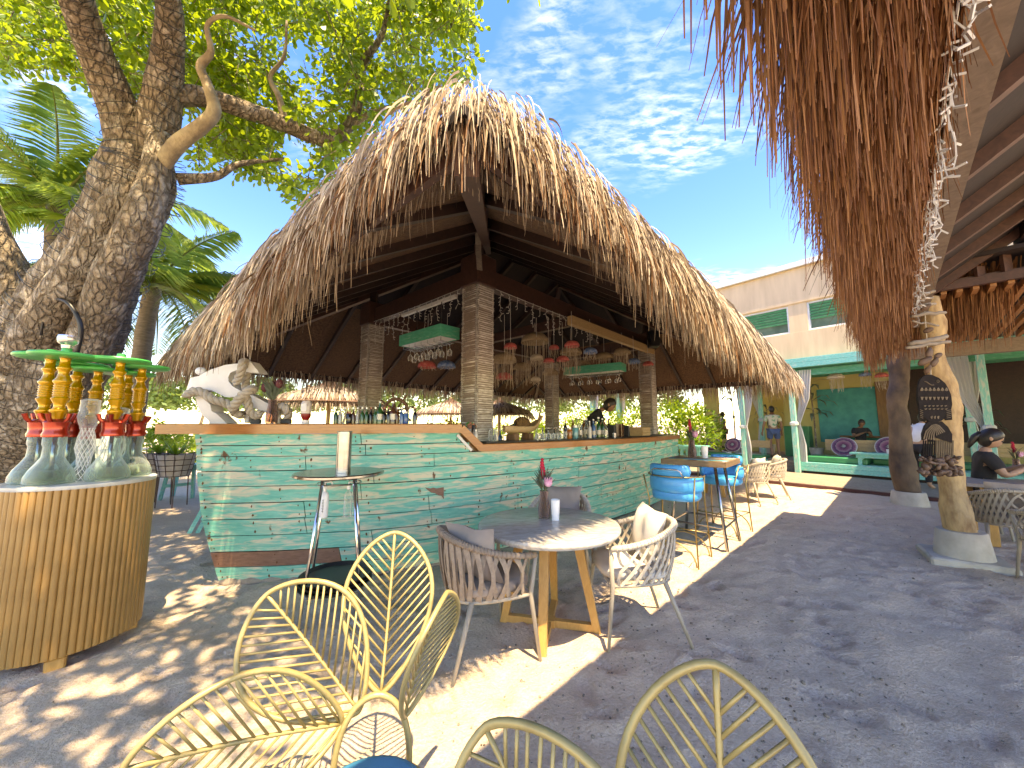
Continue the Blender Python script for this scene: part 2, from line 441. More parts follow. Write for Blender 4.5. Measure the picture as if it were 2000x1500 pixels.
# where the raised stern steps down: parameter on the path
TS0, TS1 = .298, .325
bar = thing('boat_bar', 'boat shaped bar counter clad in weathered turquoise planks with varnished wooden rim', 'bar counter', (-.5, 4.6, 0))
# inner body behind the planks
def wall_strip(mb, t0, t1, zlo, zhi, thick, proud, n=24, uz=None):
    vs = []; fs = []
    for i in range(n + 1):
        t = t0 + (t1 - t0) * i / n; nn = hull_n(t)
        for z in (zlo, zhi):
            p = hull(t, z)
            vs.append(p + nn * proud); vs.append(p + nn * (proud - thick))
    for i in range(n):
        a = i * 4; b_ = a + 4
        fs += [(a, b_, b_ + 2, a + 2), (a + 1, a + 3, b_ + 3, b_ + 1), (a, a + 1, b_ + 1, b_), (a + 2, b_ + 2, b_ + 3, a + 3)]
    fs += [(0, 2, 3, 1), (n * 4, n * 4 + 1, n * 4 + 3, n * 4 + 2)]
    mb.add(vs, fs)
mb = MB(); wall_strip(mb, 0, TS0, 0, 1.41, .10, -.025); wall_strip(mb, TS0, 1, 0, 1.2, .10, -.025, 40)
mb.build('hull_backing', M['darkwood'], bar, world=True)
rows = [(0.02, .15), (.15, .30), (.30, .455), (.455, .61), (.61, .765), (.765, .92), (.92, 1.065), (1.065, 1.20), (1.20, 1.305), (1.305, 1.415)]
rr = random.Random(21); JOINTS = []
for ri, (z0, z1) in enumerate(rows):
    tend = 1.0 if z1 <= 1.2 else (TS0 + (.012 if ri == 8 else 0.0))
    cuts = [0.0]; t = rr.uniform(.10, .2)
    while t < tend - .05: cuts.append(t); t += rr.uniform(.13, .28)
    if tend > .9: cuts.append(tend)
    else: cuts.append(tend)
    for k in range(len(cuts) - 1):
        a, b_ = cuts[k], cuts[k + 1]
        mbp = MB(); g = .0004
        n = max(2, int((b_ - a) / .022))
        pr_ = rr.uniform(-.003, .004); sag = rr.uniform(-.003, .003)
        wall_strip(mbp, a + g, b_ - g, z0 + .003 + max(0, sag), z1 - .003 + min(0, sag), .022, pr_, n)
        brown = (ri in (0, 1) and k == 0)
        mbp.build('plank', M['barewood'] if (ri == 1 and k == 0) else M['teal'], bar, world=True)
        if a > 0: JOINTS.append((a, (z0 + z1) / 2, z1 - z0))
        for tt in (a + .006, b_ - .006, (a + b_) / 2):
            for zz in (z0 + .035, z1 - .035):
                if rr.random() < .75: JOINTS.append((tt, zz, 0))
mbn = MB()
for tt, zz, h in JOINTS:
    if h: continue
    p = hull(tt, zz) + hull_n(tt) * .0045; nn = hull_n(tt); s = rr.uniform(.004, .010)
    R = nn.to_track_quat('Z', 'Y').to_matrix().to_4x4(); R.translation = p
    pts = [(s * rr.uniform(.6, 1.2) * cos(2 * pi * i / 7), s * rr.uniform(.8, 2.2) * sin(2 * pi * i / 7)) for i in range(7)]
    mbn.prism(pts, .002, R)
mbn.build('nail_heads', M['nail'], bar, world=True, kind='stuff')
# a torn-off patch that shows the brown backing
for (tc_, zc_, w, h) in ((.262, .80, .05, .08),):
    mbp = MB(); p = hull(tc_, zc_) + hull_n(tc_) * .004
    nn = hull_n(tc_); R = nn.to_track_quat('Z', 'Y').to_matrix().to_4x4(); R.translation = p
    pts = [(-.12, .05), (-.06, .035), (-.02, .045), (.05, .04), (.085, .052), (.088, -.09), (.06, -.05), (.03, -.045), (-.01, -.02), (-.05, -.01), (-.09, .02)]
    sx = -1 if (R.to_3x3() @ Vector((1, 0, 0))).x < 0 else 1
    mbp.prism([(sx * a, b_) for a, b_ in pts] if True else pts, .004, R); mbp.build('bare_patch', M['barewood'], bar, world=True)
# rough plinth of cement and sand under the stern
mbp = MB()
for i in range(26):
    t = .0 + i * .012; p = hull(t, 0) - hull_n(t) * .05; p.z = .0
    mbp.ball(p + Vector((0, 0, .0)), rr.uniform(.06, .11), 8, 5, (1.3, 1, .55))
mbp.build('cement_foot', pm('cement', (.36, .30, .24), (.24, .19, .15), scale=9, rough=.95, bmp=.5, bscale=30), bar, smooth=True, world=True)
# countertops
def counter(t0, t1, ztop, th, wid, over, name, mat, n=30, ext0=0.0):
    mbc = MB(); vs = []; fs = []
    for i in range(n + 1):
        t = t0 + (t1 - t0) * i / n; nn = hull_n(t); p = hull(t, ztop - .05)
        if i == 0 and ext0:
            d = (hull(t0 + .02, ztop) - hull(t0, ztop)).normalized(); p = p - d * ext0
        for z, q in ((ztop - th, over), (ztop - .008, over), (ztop, over - .008), (ztop, over - wid), (ztop - th, over - wid)):
            v = p + nn * q; v.z = z; vs.append(v)
    for i in range(n):
        a = i * 5
        for k in range(5): fs.append((a + k, a + 5 + k, a + 5 + (k + 1) % 5, a + (k + 1) % 5))
    fs += [(0, 1, 2, 3, 4), tuple(n * 5 + k for k in (4, 3, 2, 1, 0))]
    mbc.add(vs, fs); return mbc.build(name, mat, bar, world=True)
counter(0, TS0, 1.51, .095, .42, .045, 'raised_countertop', M['rail'], 20, .30)
counter(TS1, 1, 1.285, .085, .50, .045, 'countertop', M['rail'], 34)
# the sloping piece of rim between both heights
mbc = MB(); pa = hull(TS0, 1.46) + hull_n(TS0) * .012; pb = hull(TS1, 1.245) + hull_n(TS1) * .012
mbc.beam(pa + V(0, 0, 0) - (pb - pa) * .02, pb + (pb - pa) * .05, .064, .085, up=(0, 0, 1)); mbc.build('sloping_rim', M['rail'], bar, world=True)
mbc = MB(); mbc.beam(hull(TS0 - .005, 1.39) + hull_n(TS0) * .008, hull(TS1 - .012, 1.215) + hull_n(TS1) * .008, .006, .03); mbc.build('white_trim', M['white'], bar, world=True)
# end board of the stern and the inner work counter
mbc = MB(); e0 = hull(0, 0); e1 = hull(0, 1.41)
dn = hull_n(0)
mbc.add([e0 - dn * .02, e0 - dn * .55, e1 - dn * .55, e1 - dn * .02, e0 - dn * .02 + V(.03, 0, 0), e0 - dn * .55 + V(.03, 0, 0), e1 - dn * .55 + V(.03, 0, 0), e1 - dn * .02 + V(.03, 0, 0)],
        [(0, 1, 2, 3), (7, 6, 5, 4), (0, 4, 5, 1), (1, 5, 6, 2), (2, 6, 7, 3), (3, 7, 4, 0)])
mbc.build('end_board', M['teal'], bar, world=True)
mbc = MB(); mbc.box(site(2.4, -1.1, .15), (5.6, 1.5, .3), rz=UA); mbc.build('inner_floor', M['darkwood'], bar, world=True)
mbc = MB(); wall_strip(mbc, .03, .97, .86, .90, .62, -.14, 30); mbc.build('work_shelf', M['darkwood'], bar, world=True)
mbc = MB(); wall_strip(mbc, .03, .97, 0.0, .858, .03, -.70, 30); mbc.build('inner_wall', M['darkwood'], bar, world=True)
# dark bar mat behind the rim
mbc = MB()
vs = []; fs = []
for i in range(31):
    t = .34 + (.99 - .34) * i / 30; p = hull(t, 1.2); nn = hull_n(t)
    for q in (-.06, -.40):
        for z in (1.289, 1.297): v = p + nn * q; v.z = z; vs.append(v)
for i in range(30):
    a = i * 4; fs += [(a, a + 4, a + 5, a + 1), (a + 1, a + 5, a + 7, a + 3), (a + 3, a + 7, a + 6, a + 2), (a + 2, a + 6, a + 4, a)]
mbc.add(vs, fs); tag(mbc.build('bar_mat', M['black']), 'long black rubber mat lying on the lower countertop of the bar', 'bar mat')
# ------------------------------------------------------------------ thatch
def rounded_rect(a0, a1, b0, b1, r, step=.02):
    """(point, outward normal) samples round a rectangle in site axes"""
    out = []
    def seg(p, q, n):
        L = (q - p).length; k = max(1, int(L / step))
        for i in range(k): out.append((p.lerp(q, (i + .5) / k), n))
    def arc(c, s):
        L = r * pi / 2; k = max(3, int(L / step))
        for i in range(k):
            a = s + (i + .5) / k * pi / 2; n = Vector((cos(a), sin(a), 0)); out.append((c + n * r, n))
    seg(Vector((a0 + r, b0, 0)), Vector((a1 - r, b0, 0)), Vector((0, -1, 0))); arc(Vector((a1 - r, b0 + r, 0)), -pi / 2)
    seg(Vector((a1, b0 + r, 0)), Vector((a1, b1 - r, 0)), Vector((1, 0, 0))); arc(Vector((a1 - r, b1 - r, 0)), 0)
    seg(Vector((a1 - r, b1, 0)), Vector((a0 + r, b1, 0)), Vector((0, 1, 0))); arc(Vector((a0 + r, b1 - r, 0)), pi / 2)
    seg(Vector((a0, b1 - r, 0)), Vector((a0, b0 + r, 0)), Vector((-1, 0, 0))); arc(Vector((a0 + r, b0 + r, 0)), pi)
    return out
def s2w(p):      # site-plane vector -> world
    return P0 + U2 * p.x + N2 * p.y + Vector((0, 0, p.z))
def s2d(p): return U2 * p.x + N2 * p.y + Vector((0, 0, p.z))
def strand(mb, p, d, L, w, droop, rnd, n=4, tip=.25, kink=.12):
    """bent tapered blade; p start, d start direction, droop = pull to vertical"""
    pts = []; ws = []; cur = p.copy(); dirv = d.copy(); down = Vector((0, 0, -1))
    j = Vector((rnd.gauss(0, kink), rnd.gauss(0, kink), -abs(rnd.gauss(0, kink * .4))))
    for i in range(n):
        pts.append(cur.copy()); f = i / (n - 1); ws.append(w * (1 - (1 - tip) * f ** 1.6))
        dirv = (dirv + down * droop / n * (1 + f) + j / n).normalized(); cur = cur + dirv * (L / (n - 1))
    sd = (pts[-1] - pts[0]).cross(Vector((rnd.gauss(0, 1), rnd.gauss(0, 1), rnd.gauss(0, .4))))
    if sd.length < 1e-6: sd = Vector((1, 0, 0))
    mb.ribbon(pts, ws, sd.normalized())
def fast_mesh(name, mb, mat, parent, kind=None):
    me = bpy.data.meshes.new(name); me.from_pydata(mb.v, [], mb.f); me.update()
    if parent is not None:
        me.transform(parent.matrix_basis.inverted())
    return obj(name, me, mat, parent, kind=kind)

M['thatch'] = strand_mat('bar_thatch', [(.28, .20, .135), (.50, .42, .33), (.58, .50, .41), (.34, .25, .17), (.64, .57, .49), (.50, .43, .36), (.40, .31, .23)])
M['thatch_shaded'] = strand_mat('bar_thatch_shaded', [(.16, .075, .04), (.24, .12, .06), (.20, .10, .05), (.28, .16, .09)])  # browner copy of the strand colours, shade of the lower eave painted in
M['rthatch'] = strand_mat('red_thatch', [(.13, .05, .026), (.24, .10, .045), (.17, .07, .034), (.38, .19, .09), (.21, .088, .041), (.29, .135, .064)])
M['thatch_slab'] = pm('thatch_core', (.16, .085, .045), (.09, .045, .025), scale=25, rough=.95, bmp=.8, bscale=60, bdist=.02)

# ------------------------------------------------------------------ bar pavilion
A0, A1, B0, B1 = -2.6, 8.42, -5.73, 2.75      # eave rectangle in site axes
ZE = 2.60; TANP = math.tan(radians(31)); CA0 = A0 + 4.24; CA1 = A1 - 4.24; CB = (B0 + B1) / 2
def roof_z(a, b, off=0.0):
    inset = min(a - A0, A1 - a, b - B0, B1 - b); return ZE + inset * TANP + off
ZR = ZE + 4.24 * TANP
pav = thing('thatched_bar_pavilion', 'thatched hip roof pavilion on rope wrapped columns above the boat shaped bar', 'pavilion', tuple(P0))
COLS = [(0, 0), (5.82, 0), (0, -2.98), (5.82, -2.98)]
m, nt, b = new_mat('rope_wrap')
t_ = nd(nt, 'ShaderNodeTexCoord'); wv = nd(nt, 'ShaderNodeTexNoise'); wv.inputs['Scale'].default_value = 14; wv.inputs['Detail'].default_value = 4
mp_ = nd(nt, 'ShaderNodeMapping'); mp_.inputs['Scale'].default_value = (1, 1, 2.5); nt.links.new(t_.outputs['Object'], mp_.inputs['Vector']); nt.links.new(mp_.outputs[0], wv.inputs['Vector'])
nt.links.new(ramp(nt, wv.outputs[0], [(.3, (.34, .32, .30)), (.5, (.54, .52, .49)), (.7, (.68, .67, .65))]), b.inputs['Base Color']); b.inputs['Roughness'].default_value = .9
bump(nt, b, noise_out(nt, 90, 3, .6, stretch=(1, 1, .6)), .7, .008)
M['rope_wrap'] = m
colmesh = None; ropemesh = None
for i, (a, b_) in enumerate(COLS):
    p = site(a, b_)
    if colmesh is None:
        mb = MB(); mb.box((0, 0, 1.7), (.30, .30, 3.4), rz=UA); colmesh = mb.mesh('column')
        mb = MB(); rj = random.Random(2)
        h = .159
        for k in range(118):                     # rope turns
            z = .012 + k * .0286; r = .0155; jit = rj.uniform(-.003, .003)
            pts = []
            for (sx, sy) in ((-1, -1), (1, -1), (1, 1), (-1, 1)):
                for (ex, ey) in (((-sx * .02 if sx * sy > 0 else 0), (0 if sx * sy > 0 else -sy * .02)), ((0 if sx * sy > 0 else -sx * .02), (-sy * .02 if sx * sy > 0 else 0))):
                    q = Vector((sx * (h + jit) + ex, sy * (h + jit) + ey, z + rj.uniform(-.004, .004)))
                    pts.append(Matrix.Rotation(UA, 3, 'Z') @ q)
            mb.tube(pts, r, 6, closed=True)
        ropemesh = mb.mesh('rope_wrapping', smooth=True)
    c_ = obj('column', colmesh, M['greybeam'], pav); c_.location = p - P0
    r_ = obj('rope_wrapping', ropemesh, M['rope_wrap'], c_)
    mb = MB(); mb.bbox(p + V(0, 0, 3.60), (.36, .36, .42), .01, rz=UA); mb.build('column_cap', M['beamwood'], pav, world=True)
def sbeam(name, a0, b0, z0, a1, b1, z1, w, h, mat, parent=None):
    mb = MB(); mb.beam(site(a0, b0, z0), site(a1, b1, z1), w, h); return mb.build(name, mat, parent or pav, world=True)
for (a0, b0, a1, b1) in ((.19, 0, 5.63, 0), (.19, -2.98, 5.63, -2.98), (0, -.19, 0, -2.79), (5.82, -.19, 5.82, -2.79)):
    sbeam('beam', a0, b0, 3.56, a1, b1, 3.56, .14, .26, M['beamwood'])
sbeam('outer_beam', 2.1, .13, 3.36, 5.9, .13, 3.36, .10, .16, M['palewood'])
sbeam('tie_beam', 2.9, -.1, 3.60, 2.9, -2.9, 3.60, .12, .2, M['beamwood'])
# soffit boards (four planes) with rafters under them
und = .0
def quad_plane(pts, th, mat, name):
    mb = MB(); lo = [s2w(Vector(p)) for p in pts]; hi = [q + V(0, 0, th) for q in lo]; n = len(pts)
    mb.add(lo + hi, [tuple(range(n - 1, -1, -1)), tuple(range(n, 2 * n))] + [(i, (i + 1) % n, n + (i + 1) % n, n + i) for i in range(n)])
    return mb.build(name, mat, pav, world=True)
R0 = (CA0, CB, ZR); R1 = (CA1, CB, ZR)
eC, eR, eF, eL = (A0, B1, ZE), (A1, B1, ZE), (A1, B0, ZE), (A0, B0, ZE)
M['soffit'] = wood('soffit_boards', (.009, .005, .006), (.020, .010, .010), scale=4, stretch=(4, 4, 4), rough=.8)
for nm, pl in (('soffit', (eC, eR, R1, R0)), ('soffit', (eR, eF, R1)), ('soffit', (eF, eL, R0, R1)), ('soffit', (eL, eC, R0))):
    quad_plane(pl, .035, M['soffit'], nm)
def rafter(a0, b0, a1, b1, dz=-.06, w=.07, h=.11, name='rafter', mat=None):
    mb = MB(); mb.beam(site(a0, b0, roof_z(a0, b0) + dz), site(a1, b1, roof_z(a1, b1) + dz), w, h); mb.build(name, mat or M['darkwood'], pav, world=True)
k = A0 + .75
while k < A1 - .5:
    ins = min(k - A0, A1 - k, 4.24)
    rafter(k, B1 - .05, k, B1 - ins + .02); rafter(k, B0 + .05, k, B0 + ins - .02); k += .85
k = B0 + .75
while k < B1 - .5:
    ins = min(k - B0, B1 - k)
    if ins > .3: rafter(A0 + .05, k, A0 + ins - .02, k); rafter(A1 - .05, k, A1 - ins + .02, k)
    k += .85
for (ca, cb, sa, sb, ra) in ((A0, B1, 1, -1, CA0), (A1, B1, -1, -1, CA1), (A1, B0, -1, 1, CA1), (A0, B0, 1, 1, CA0)):
    rafter(ca + sa * .1, cb + sb * .1, ra, CB, -.10, .10, .17, 'hip_rafter', M['beamwood'])
# fascia boards and struts at the near corner
for (p, q) in ((eC, eR), (eR, eF), (eF, eL), (eL, eC)):
    mb = MB(); ctr = s2w(Vector((CA0 / 2 + CA1 / 2, CB, ZE))); mb.beam(s2w(Vector(p)).lerp(ctr, .02) + V(0, 0, .0), s2w(Vector(q)).lerp(ctr, .02) + V(0, 0, .0), .035, .09); mb.build('fascia_board', M['beamwood'], pav, world=True)
mb = MB(); mb.beam(site(-.05, .05, 3.70), site(-.33, .35, 4.0) - V(0, 0, .0), .075, .075); mb.build('strut', M['greybeam'], pav, world=True)
mb = MB(); mb.beam(site(-.16, .2, 3.55), site(-.22, .22, 4.0), .07, .1); mb.build('strut', M['greybeam'], pav, world=True)
mb = MB(); mb.beam(site(0, 0, 3.7), site(0, 0, roof_z(0, 0) - .12), .12, .12); mb.build('king_post', M['beamwood'], pav, world=True)
for a, b_ in COLS[1:]:
    mb = MB(); mb.beam(site(a, b_, 3.7), site(a, b_, roof_z(a, b_) - .1), .12, .12); mb.build('king_post', M['darkwood'], pav, world=True)
# thatch body
mb = MB()
ins_ = .22; th = .12
lo = [Vector((A0 + ins_, B1 - ins_, ZE + .07)), Vector((A1 - ins_, B1 - ins_, ZE + .07)), Vector((A1 - ins_, B0 + ins_, ZE + .07)), Vector((A0 + ins_, B0 + ins_, ZE + .07)), Vector((CA0, CB, ZR + .07)), Vector((CA1, CB, ZR + .07))]
hi = [p + Vector((0, 0, th)) for p in lo]
vs = [s2w(p) for p in lo + hi]
fs = [(0, 1, 5, 4), (1, 2, 5), (2, 3, 4, 5), (3, 0, 4)]; fs2 = [tuple(i + 6 for i in f) for f in fs]
mb.add(vs, [f[::-1] for f in fs] + fs2 + [(0, 1, 7, 6), (1, 2, 8, 7), (2, 3, 9, 8), (3, 0, 6, 9)])
mb.build('thatch_core', M['thatch_slab'], pav, world=True)
rt = random.Random(31)
ring = rounded_rect(A0 - .03, A1 + .03, B0 - .03, B1 + .03, .3, .012)
mbs = MB(); mbu = MB()
SL = radians(31)
for (p, nrm) in ring:
    wp = s2w(p); dist = hypot(wp.x, wp.y)
    near = dist < 7.5 and (nrm.y > .3 or nrm.x < -.3)
    k = 19 if near and dist < 4 else (12 if near else 4)
    cnt = int(k) + (1 if rt.random() < k % 1 else 0)
    out = s2d(nrm); tang = Vector((-out.y, out.x, 0))
    for _ in range(cnt):
        c3 = rt.random()
        if c3 < .5:        # lies on top, folds over the edge
            inset = rt.uniform(-.05, .45); hh = rt.uniform(.14, .25); pt = radians(rt.uniform(28, 55)); dr = rt.uniform(1.6, 3.4); L = inset * .8 + rt.uniform(.22, .46)
        elif c3 < .85:     # comes out of the cut edge
            inset = rt.uniform(-.06, .12); hh = rt.uniform(.02, .20); pt = radians(rt.uniform(35, 70)); dr = rt.uniform(1.2, 3); L = rt.uniform(.2, .42)
        else:              # long loose ends
            inset = rt.uniform(-.04, .1); hh = rt.uniform(.05, .2); pt = radians(rt.uniform(35, 75)); dr = rt.uniform(1.5, 3.5); L = rt.uniform(.35, .62)
        q = p - nrm * inset; base = s2w(Vector((q.x, q.y, ZE + inset * TANP + hh)))
        d = (out * cos(pt) - Vector((0, 0, sin(pt))) + tang * rt.gauss(0, .28)).normalized()
        L *= min(1.2, max(.66, dist / 3.0))
        w = (rt.uniform(.005, .012) if rt.random() < .6 else rt.uniform(.012, .021)) if near else rt.uniform(.010, .024)
        if near: w *= min(1, max(.6, dist / 3.5))
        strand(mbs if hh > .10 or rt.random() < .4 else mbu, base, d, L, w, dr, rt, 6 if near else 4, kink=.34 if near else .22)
fast_mesh('eave_thatch', mbs, M['thatch'], pav, 'stuff'); fast_mesh('shaded_thatch', mbu, M['thatch_shaded'], pav, 'stuff')
# courses of thatch up the slopes
mbs = MB(); inset = .62
while inset < 4.2:
    rg = rounded_rect(A0 + inset, A1 - inset, B0 + inset, B1 - inset, .1, .06)
    for (p, nrm) in rg:
        base = s2w(Vector((p.x, p.y, ZE + inset * TANP + .21 + rt.uniform(-.03, .03)))); out = s2d(nrm); tang = Vector((-out.y, out.x, 0))
        d = (out * cos(SL) - Vector((0, 0, sin(SL) - .05)) + tang * rt.gauss(0, .2)).normalized()
        strand(mbs, base, d, rt.uniform(.4, .7), rt.uniform(.02, .035), .25, rt, 3, kink=.08)
    inset += .22
fast_mesh('thatch_courses', mbs, M['thatch'], pav, 'stuff')

# ------------------------------------------------------------------ restaurant roof on the right
q1 = G(1880, 1100); q2 = G(1778, 984)
NR = .32; U3 = Vector((.717, .697, 0)).normalized(); N3 = Vector((U3.y, -U3.x, 0))
def rs(a, b_, z=0.0): return U3 * a + N3 * b_ + Vector((0, 0, z))      # a along U, b along N, from the camera foot
UE0, UE1 = -1.3, 7.7; NE = -.065; ZE2 = 2.84; TP2 = math.tan(radians(36))
rroof = thing('thatched_restaurant_roof', 'open restaurant roof of reddish brown thatch with dark timber framing beside the bar', 'roof', tuple(rs(4, .4)))
def rb(name, a, b_, w, h, mat):
    mb = MB(); mb.beam(a, b_, w, h); return mb.build(name, mat, rroof, world=True)
NTOP = 5.0; ZTOP = ZE2 + (NTOP - NE) * TP2
mb = MB(); lo = [rs(UE0, NE + .12, ZE2 + .12), rs(UE1 - .15, NE + .12, ZE2 + .12), rs(UE1 - .15, NTOP, ZTOP + .12), rs(UE0, NTOP, ZTOP + .12)]; hi = [p + V(0, 0, .55) - N3 * .14 for p in lo]
mb.add(lo + hi, [(3, 2, 1, 0), (4, 5, 6, 7), (0, 1, 5, 4), (1, 2, 6, 5), (2, 3, 7, 6), (3, 0, 4, 7)]); mb.build('thatch_core', M['thatch_slab'], rroof, world=True)
# boarded underside from the beam inwards
mb = MB(); bN = NR - .12; lo = [rs(UE0, bN, ZE2 + (bN - NE) * TP2 + .02), rs(UE1 - .4, bN, ZE2 + (bN - NE) * TP2 + .02), rs(UE1 - .4, NTOP, ZTOP + .02), rs(UE0, NTOP, ZTOP + .02)]; hi = [p + V(0, 0, .03) for p in lo]
mb.add(lo + hi, [(3, 2, 1, 0), (4, 5, 6, 7), (0, 1, 5, 4), (1, 2, 6, 5), (2, 3, 7, 6), (3, 0, 4, 7)]); mb.build('ceiling_or_sun_cover', M['soffit'], rroof, world=True)
ZB = ZE2 + (NR - NE) * TP2
rb('eave_beam', rs(UE0, NR, ZB - .18), rs(UE1 - .3, NR, ZB - .18), .12, .24, M['greybeam'])
for k in range(5):
    nn_ = NR + .9 + k * 1.1; rb('purlin', rs(UE0, nn_, ZE2 + (nn_ - NE) * TP2 - .08), rs(UE1 - .4, nn_, ZE2 + (nn_ - NE) * TP2 - .08), .10, .16, M['darkwood'])
a = UE0 + .3
while a < UE1 - .5:
    rb('rafter', rs(a, NR - .1, ZE2 + (NR - .1 - NE) * TP2 - .03), rs(a, NTOP, ZTOP - .03), .07, .10, M['beamwood']); a += .8
for k, nn_ in enumerate((NR - .14, NR - .2, NR - .26)):
    rb('batten', rs(UE0, nn_, ZE2 + (nn_ - NE) * TP2 + .03), rs(UE1 - .3, nn_, ZE2 + (nn_ - NE) * TP2 + .03), .035, .03, M['palewood'])
for (nn0, zz, off) in ((0, 0, 0),):
    mk = MB(); vs = []; fs = []; na = 420
    for i in range(na + 1):
        a = UE0 + (UE1 - .1 - UE0) * i / na; j = noise.noise(Vector((a * 3, 0, 0))) * .05 + noise.noise(Vector((a * 23, 0, 0))) * .05
        for (dn, dz) in ((.16, .36), (.02, .27), (-.06, .08), (-.07, -.10), (-.04, -.26 + j), (.03, -.24 + j), (.10, -.02), (.28, .16)):
            vs.append(rs(a + noise.noise(Vector((a * 9, dz * 4, 1))) * .02, NE + dn + noise.noise(Vector((a * 11, dz * 5, 0))) * .025, ZE2 + dz))
    for i in range(na):
        for k in range(7): fs.append((i * 8 + k, i * 8 + 8 + k, i * 8 + 9 + k, i * 8 + k + 1))
    mk.add(vs, fs); mk.build('thatch_skirt', pm('red_core', (.22, .095, .04), (.12, .05, .022), scale=40, rough=.95, bmp=.9, bscale=70, bdist=.02, stretch=(3, 3, .4)), rroof, world=True)
mb = MB(); mc = MB(); a = UE0
while a < UE1:
    vis = a > -1.2; n_ = (16 if vis else 3)
    for _ in range(n_):
        ins = rt.uniform(0, .38) if rt.random() < .7 else abs(rt.gauss(0, .12))
        top = rt.random() < .4
        hh = rt.uniform(.1, .42) if top else rt.uniform(.03, .14)
        p = rs(a + rt.uniform(-.01, .01), NE + ins, ZE2 + ins * TP2 + hh)
        sl = radians(36); d = (-N3 * cos(sl) - Vector((0, 0, sin(sl))) + U3 * rt.gauss(.05, .14)).normalized()
        L = rt.uniform(.4, .8)
        strand(mb, p, d, L, rt.uniform(.005, .012), rt.uniform(3.6, 7), rt, 5, tip=.3, kink=.12)
    a += .012
# far end of the eave: rounded bundle
for _ in range(2600):
    t = rt.uniform(0, pi / 2) ; ins = rt.uniform(0, .9)
    dirh = (-N3 * cos(t) + U3 * sin(t)); p = rs(UE1 - .25, NE + .25 + rt.uniform(0, 1.0) * sin(t), ZE2 + .1) + dirh * .2 - dirh * ins * .5 + V(0, 0, ins * .5 + rt.uniform(0, .25))
    strand(mb, p, (dirh * .8 - V(0, 0, .6)).normalized(), rt.uniform(.4, .7), rt.uniform(.007, .016), rt.uniform(2, 4), rt, 5)
for _ in range(15000):
    a = rt.uniform(-1.2, UE1 - .2); dn = rt.uniform(.0, .41)
    p = rs(a, NE + dn, ZE2 + dn * TP2 + rt.uniform(-.12, .06)); sl = radians(rt.uniform(35, 70))
    d = (-N3 * cos(sl) - Vector((0, 0, sin(sl))) + U3 * rt.gauss(.12, .3)).normalized()
    strand(mb, p, d, rt.uniform(.22, .55), rt.uniform(.004, .010), rt.uniform(.6, 2.4), rt, 5, tip=.3, kink=.3)
fast_mesh('eave_thatch', mb, M['rthatch'], rroof, 'stuff')
# ------------------------------------------------------------------ deck, cabanas and the building (axes: W along the deck edge, K into depth)
W2 = Vector((.606, -.795, 0)).normalized(); K2 = Vector((.795, .606, 0)).normalized(); E0 = G(1556, 950); WA = atan2(W2.y, W2.x)
def wk(a, b_, z=0.0): return E0 + W2 * a + K2 * b_ + Vector((0, 0, z))
def WP(x, y, b_):            # photo pixel -> point on the upright plane b_ metres behind the deck edge
    r = ray(x, y); t = ((E0.dot(K2)) + b_) / (r.x * K2.x + r.y * K2.y)
    return Vector((0, 0, CAM_H)) + r * t
def WAof(p): return (p - E0).dot(W2)
def wbox(mb, a0, a1, b0, b1, z0, z1, bev=.004):
    mb.bbox(wk((a0 + a1) / 2, (b0 + b1) / 2, (z0 + z1) / 2), (abs(a1 - a0), abs(b1 - b0), z1 - z0), bev, rz=WA); return mb
M['deckwood'] = wood('grey_deck', (.20, .155, .115), (.33, .27, .20), scale=5, stretch=(2, 2, 4), rough=.85)
M['reddark'] = pm('dark_red_trim', (.07, .02, .02), (.11, .035, .03), rough=.6)
M['greenvinyl'] = pm('green_vinyl', (.012, .20, .09), (.02, .25, .11), scale=3, rough=.4)
M['beige'] = pm('beige_render', (.78, .57, .37), (.66, .47, .30), scale=2, rough=.9, bmp=.25, bscale=40, bdist=.01, stretch=(2.2, 2.2, .35), detail=7)
M['yellow'] = pm('yellow_wall', (.62, .54, .25), (.54, .46, .20), scale=2, rough=.9)
M['curtain'] = leaf_mat('white_voile', [(.78, .78, .77), (.72, .72, .72)], (.8, .8, .8), .4, .8)
# deck boards
deck = thing('boardwalk', 'low weathered timber boardwalk with dark red edging in front of the cabanas', 'boardwalk', tuple(E0))
for i in range(17):
    mb = MB(); b0 = .02 + i * .142
    wbox(mb, -9, 7, b0, b0 + .136, .045, .085 + RND.uniform(-.002, .002)); mb.build('deck_board', M['deckwood'], deck, world=True)
mb = MB(); wbox(mb, -9, 7, -.05, .015, .0, .075); mb.build('edging', M['reddark'], deck, world=True)
mb = MB(); wbox(mb, -9, 7, .03, 9.5, .0, .04); mb.build('floor_base', M['darkwood'], deck, world=True)
# cabana platform on the right
A_L = WAof(WP(1562, 910, 2.5)); A_R = 5.2
plat = thing('cabana_platform', 'raised turquoise platform with green seat pads beside the boardwalk', 'platform', tuple(wk(1.5, 3)))
for i in range(2):
    mb = MB(); wbox(mb, A_L, A_R, 2.5, 2.54, .15 + i * .125, .27 + i * .125); mb.build('front_board', M['teal2'], plat, world=True)
for i in range(12):
    mb = MB(); wbox(mb, A_L, A_R, 2.5 + i * .25, 2.745 + i * .25, .375, .40); mb.build('floor_board', M['teal2'], plat, world=True)
mb = MB(); wbox(mb, A_L + .05, A_R, 2.6, 5.4, .05, .36); mb.build('platform_base', M['darkwood'], plat, world=True)
# inner floor further left, where people walk
mb = MB(); wbox(mb, -9, A_L - .02, 3.2, 9, .041, .38); mb.build('raised_floor', M['deckwood'], deck, world=True)
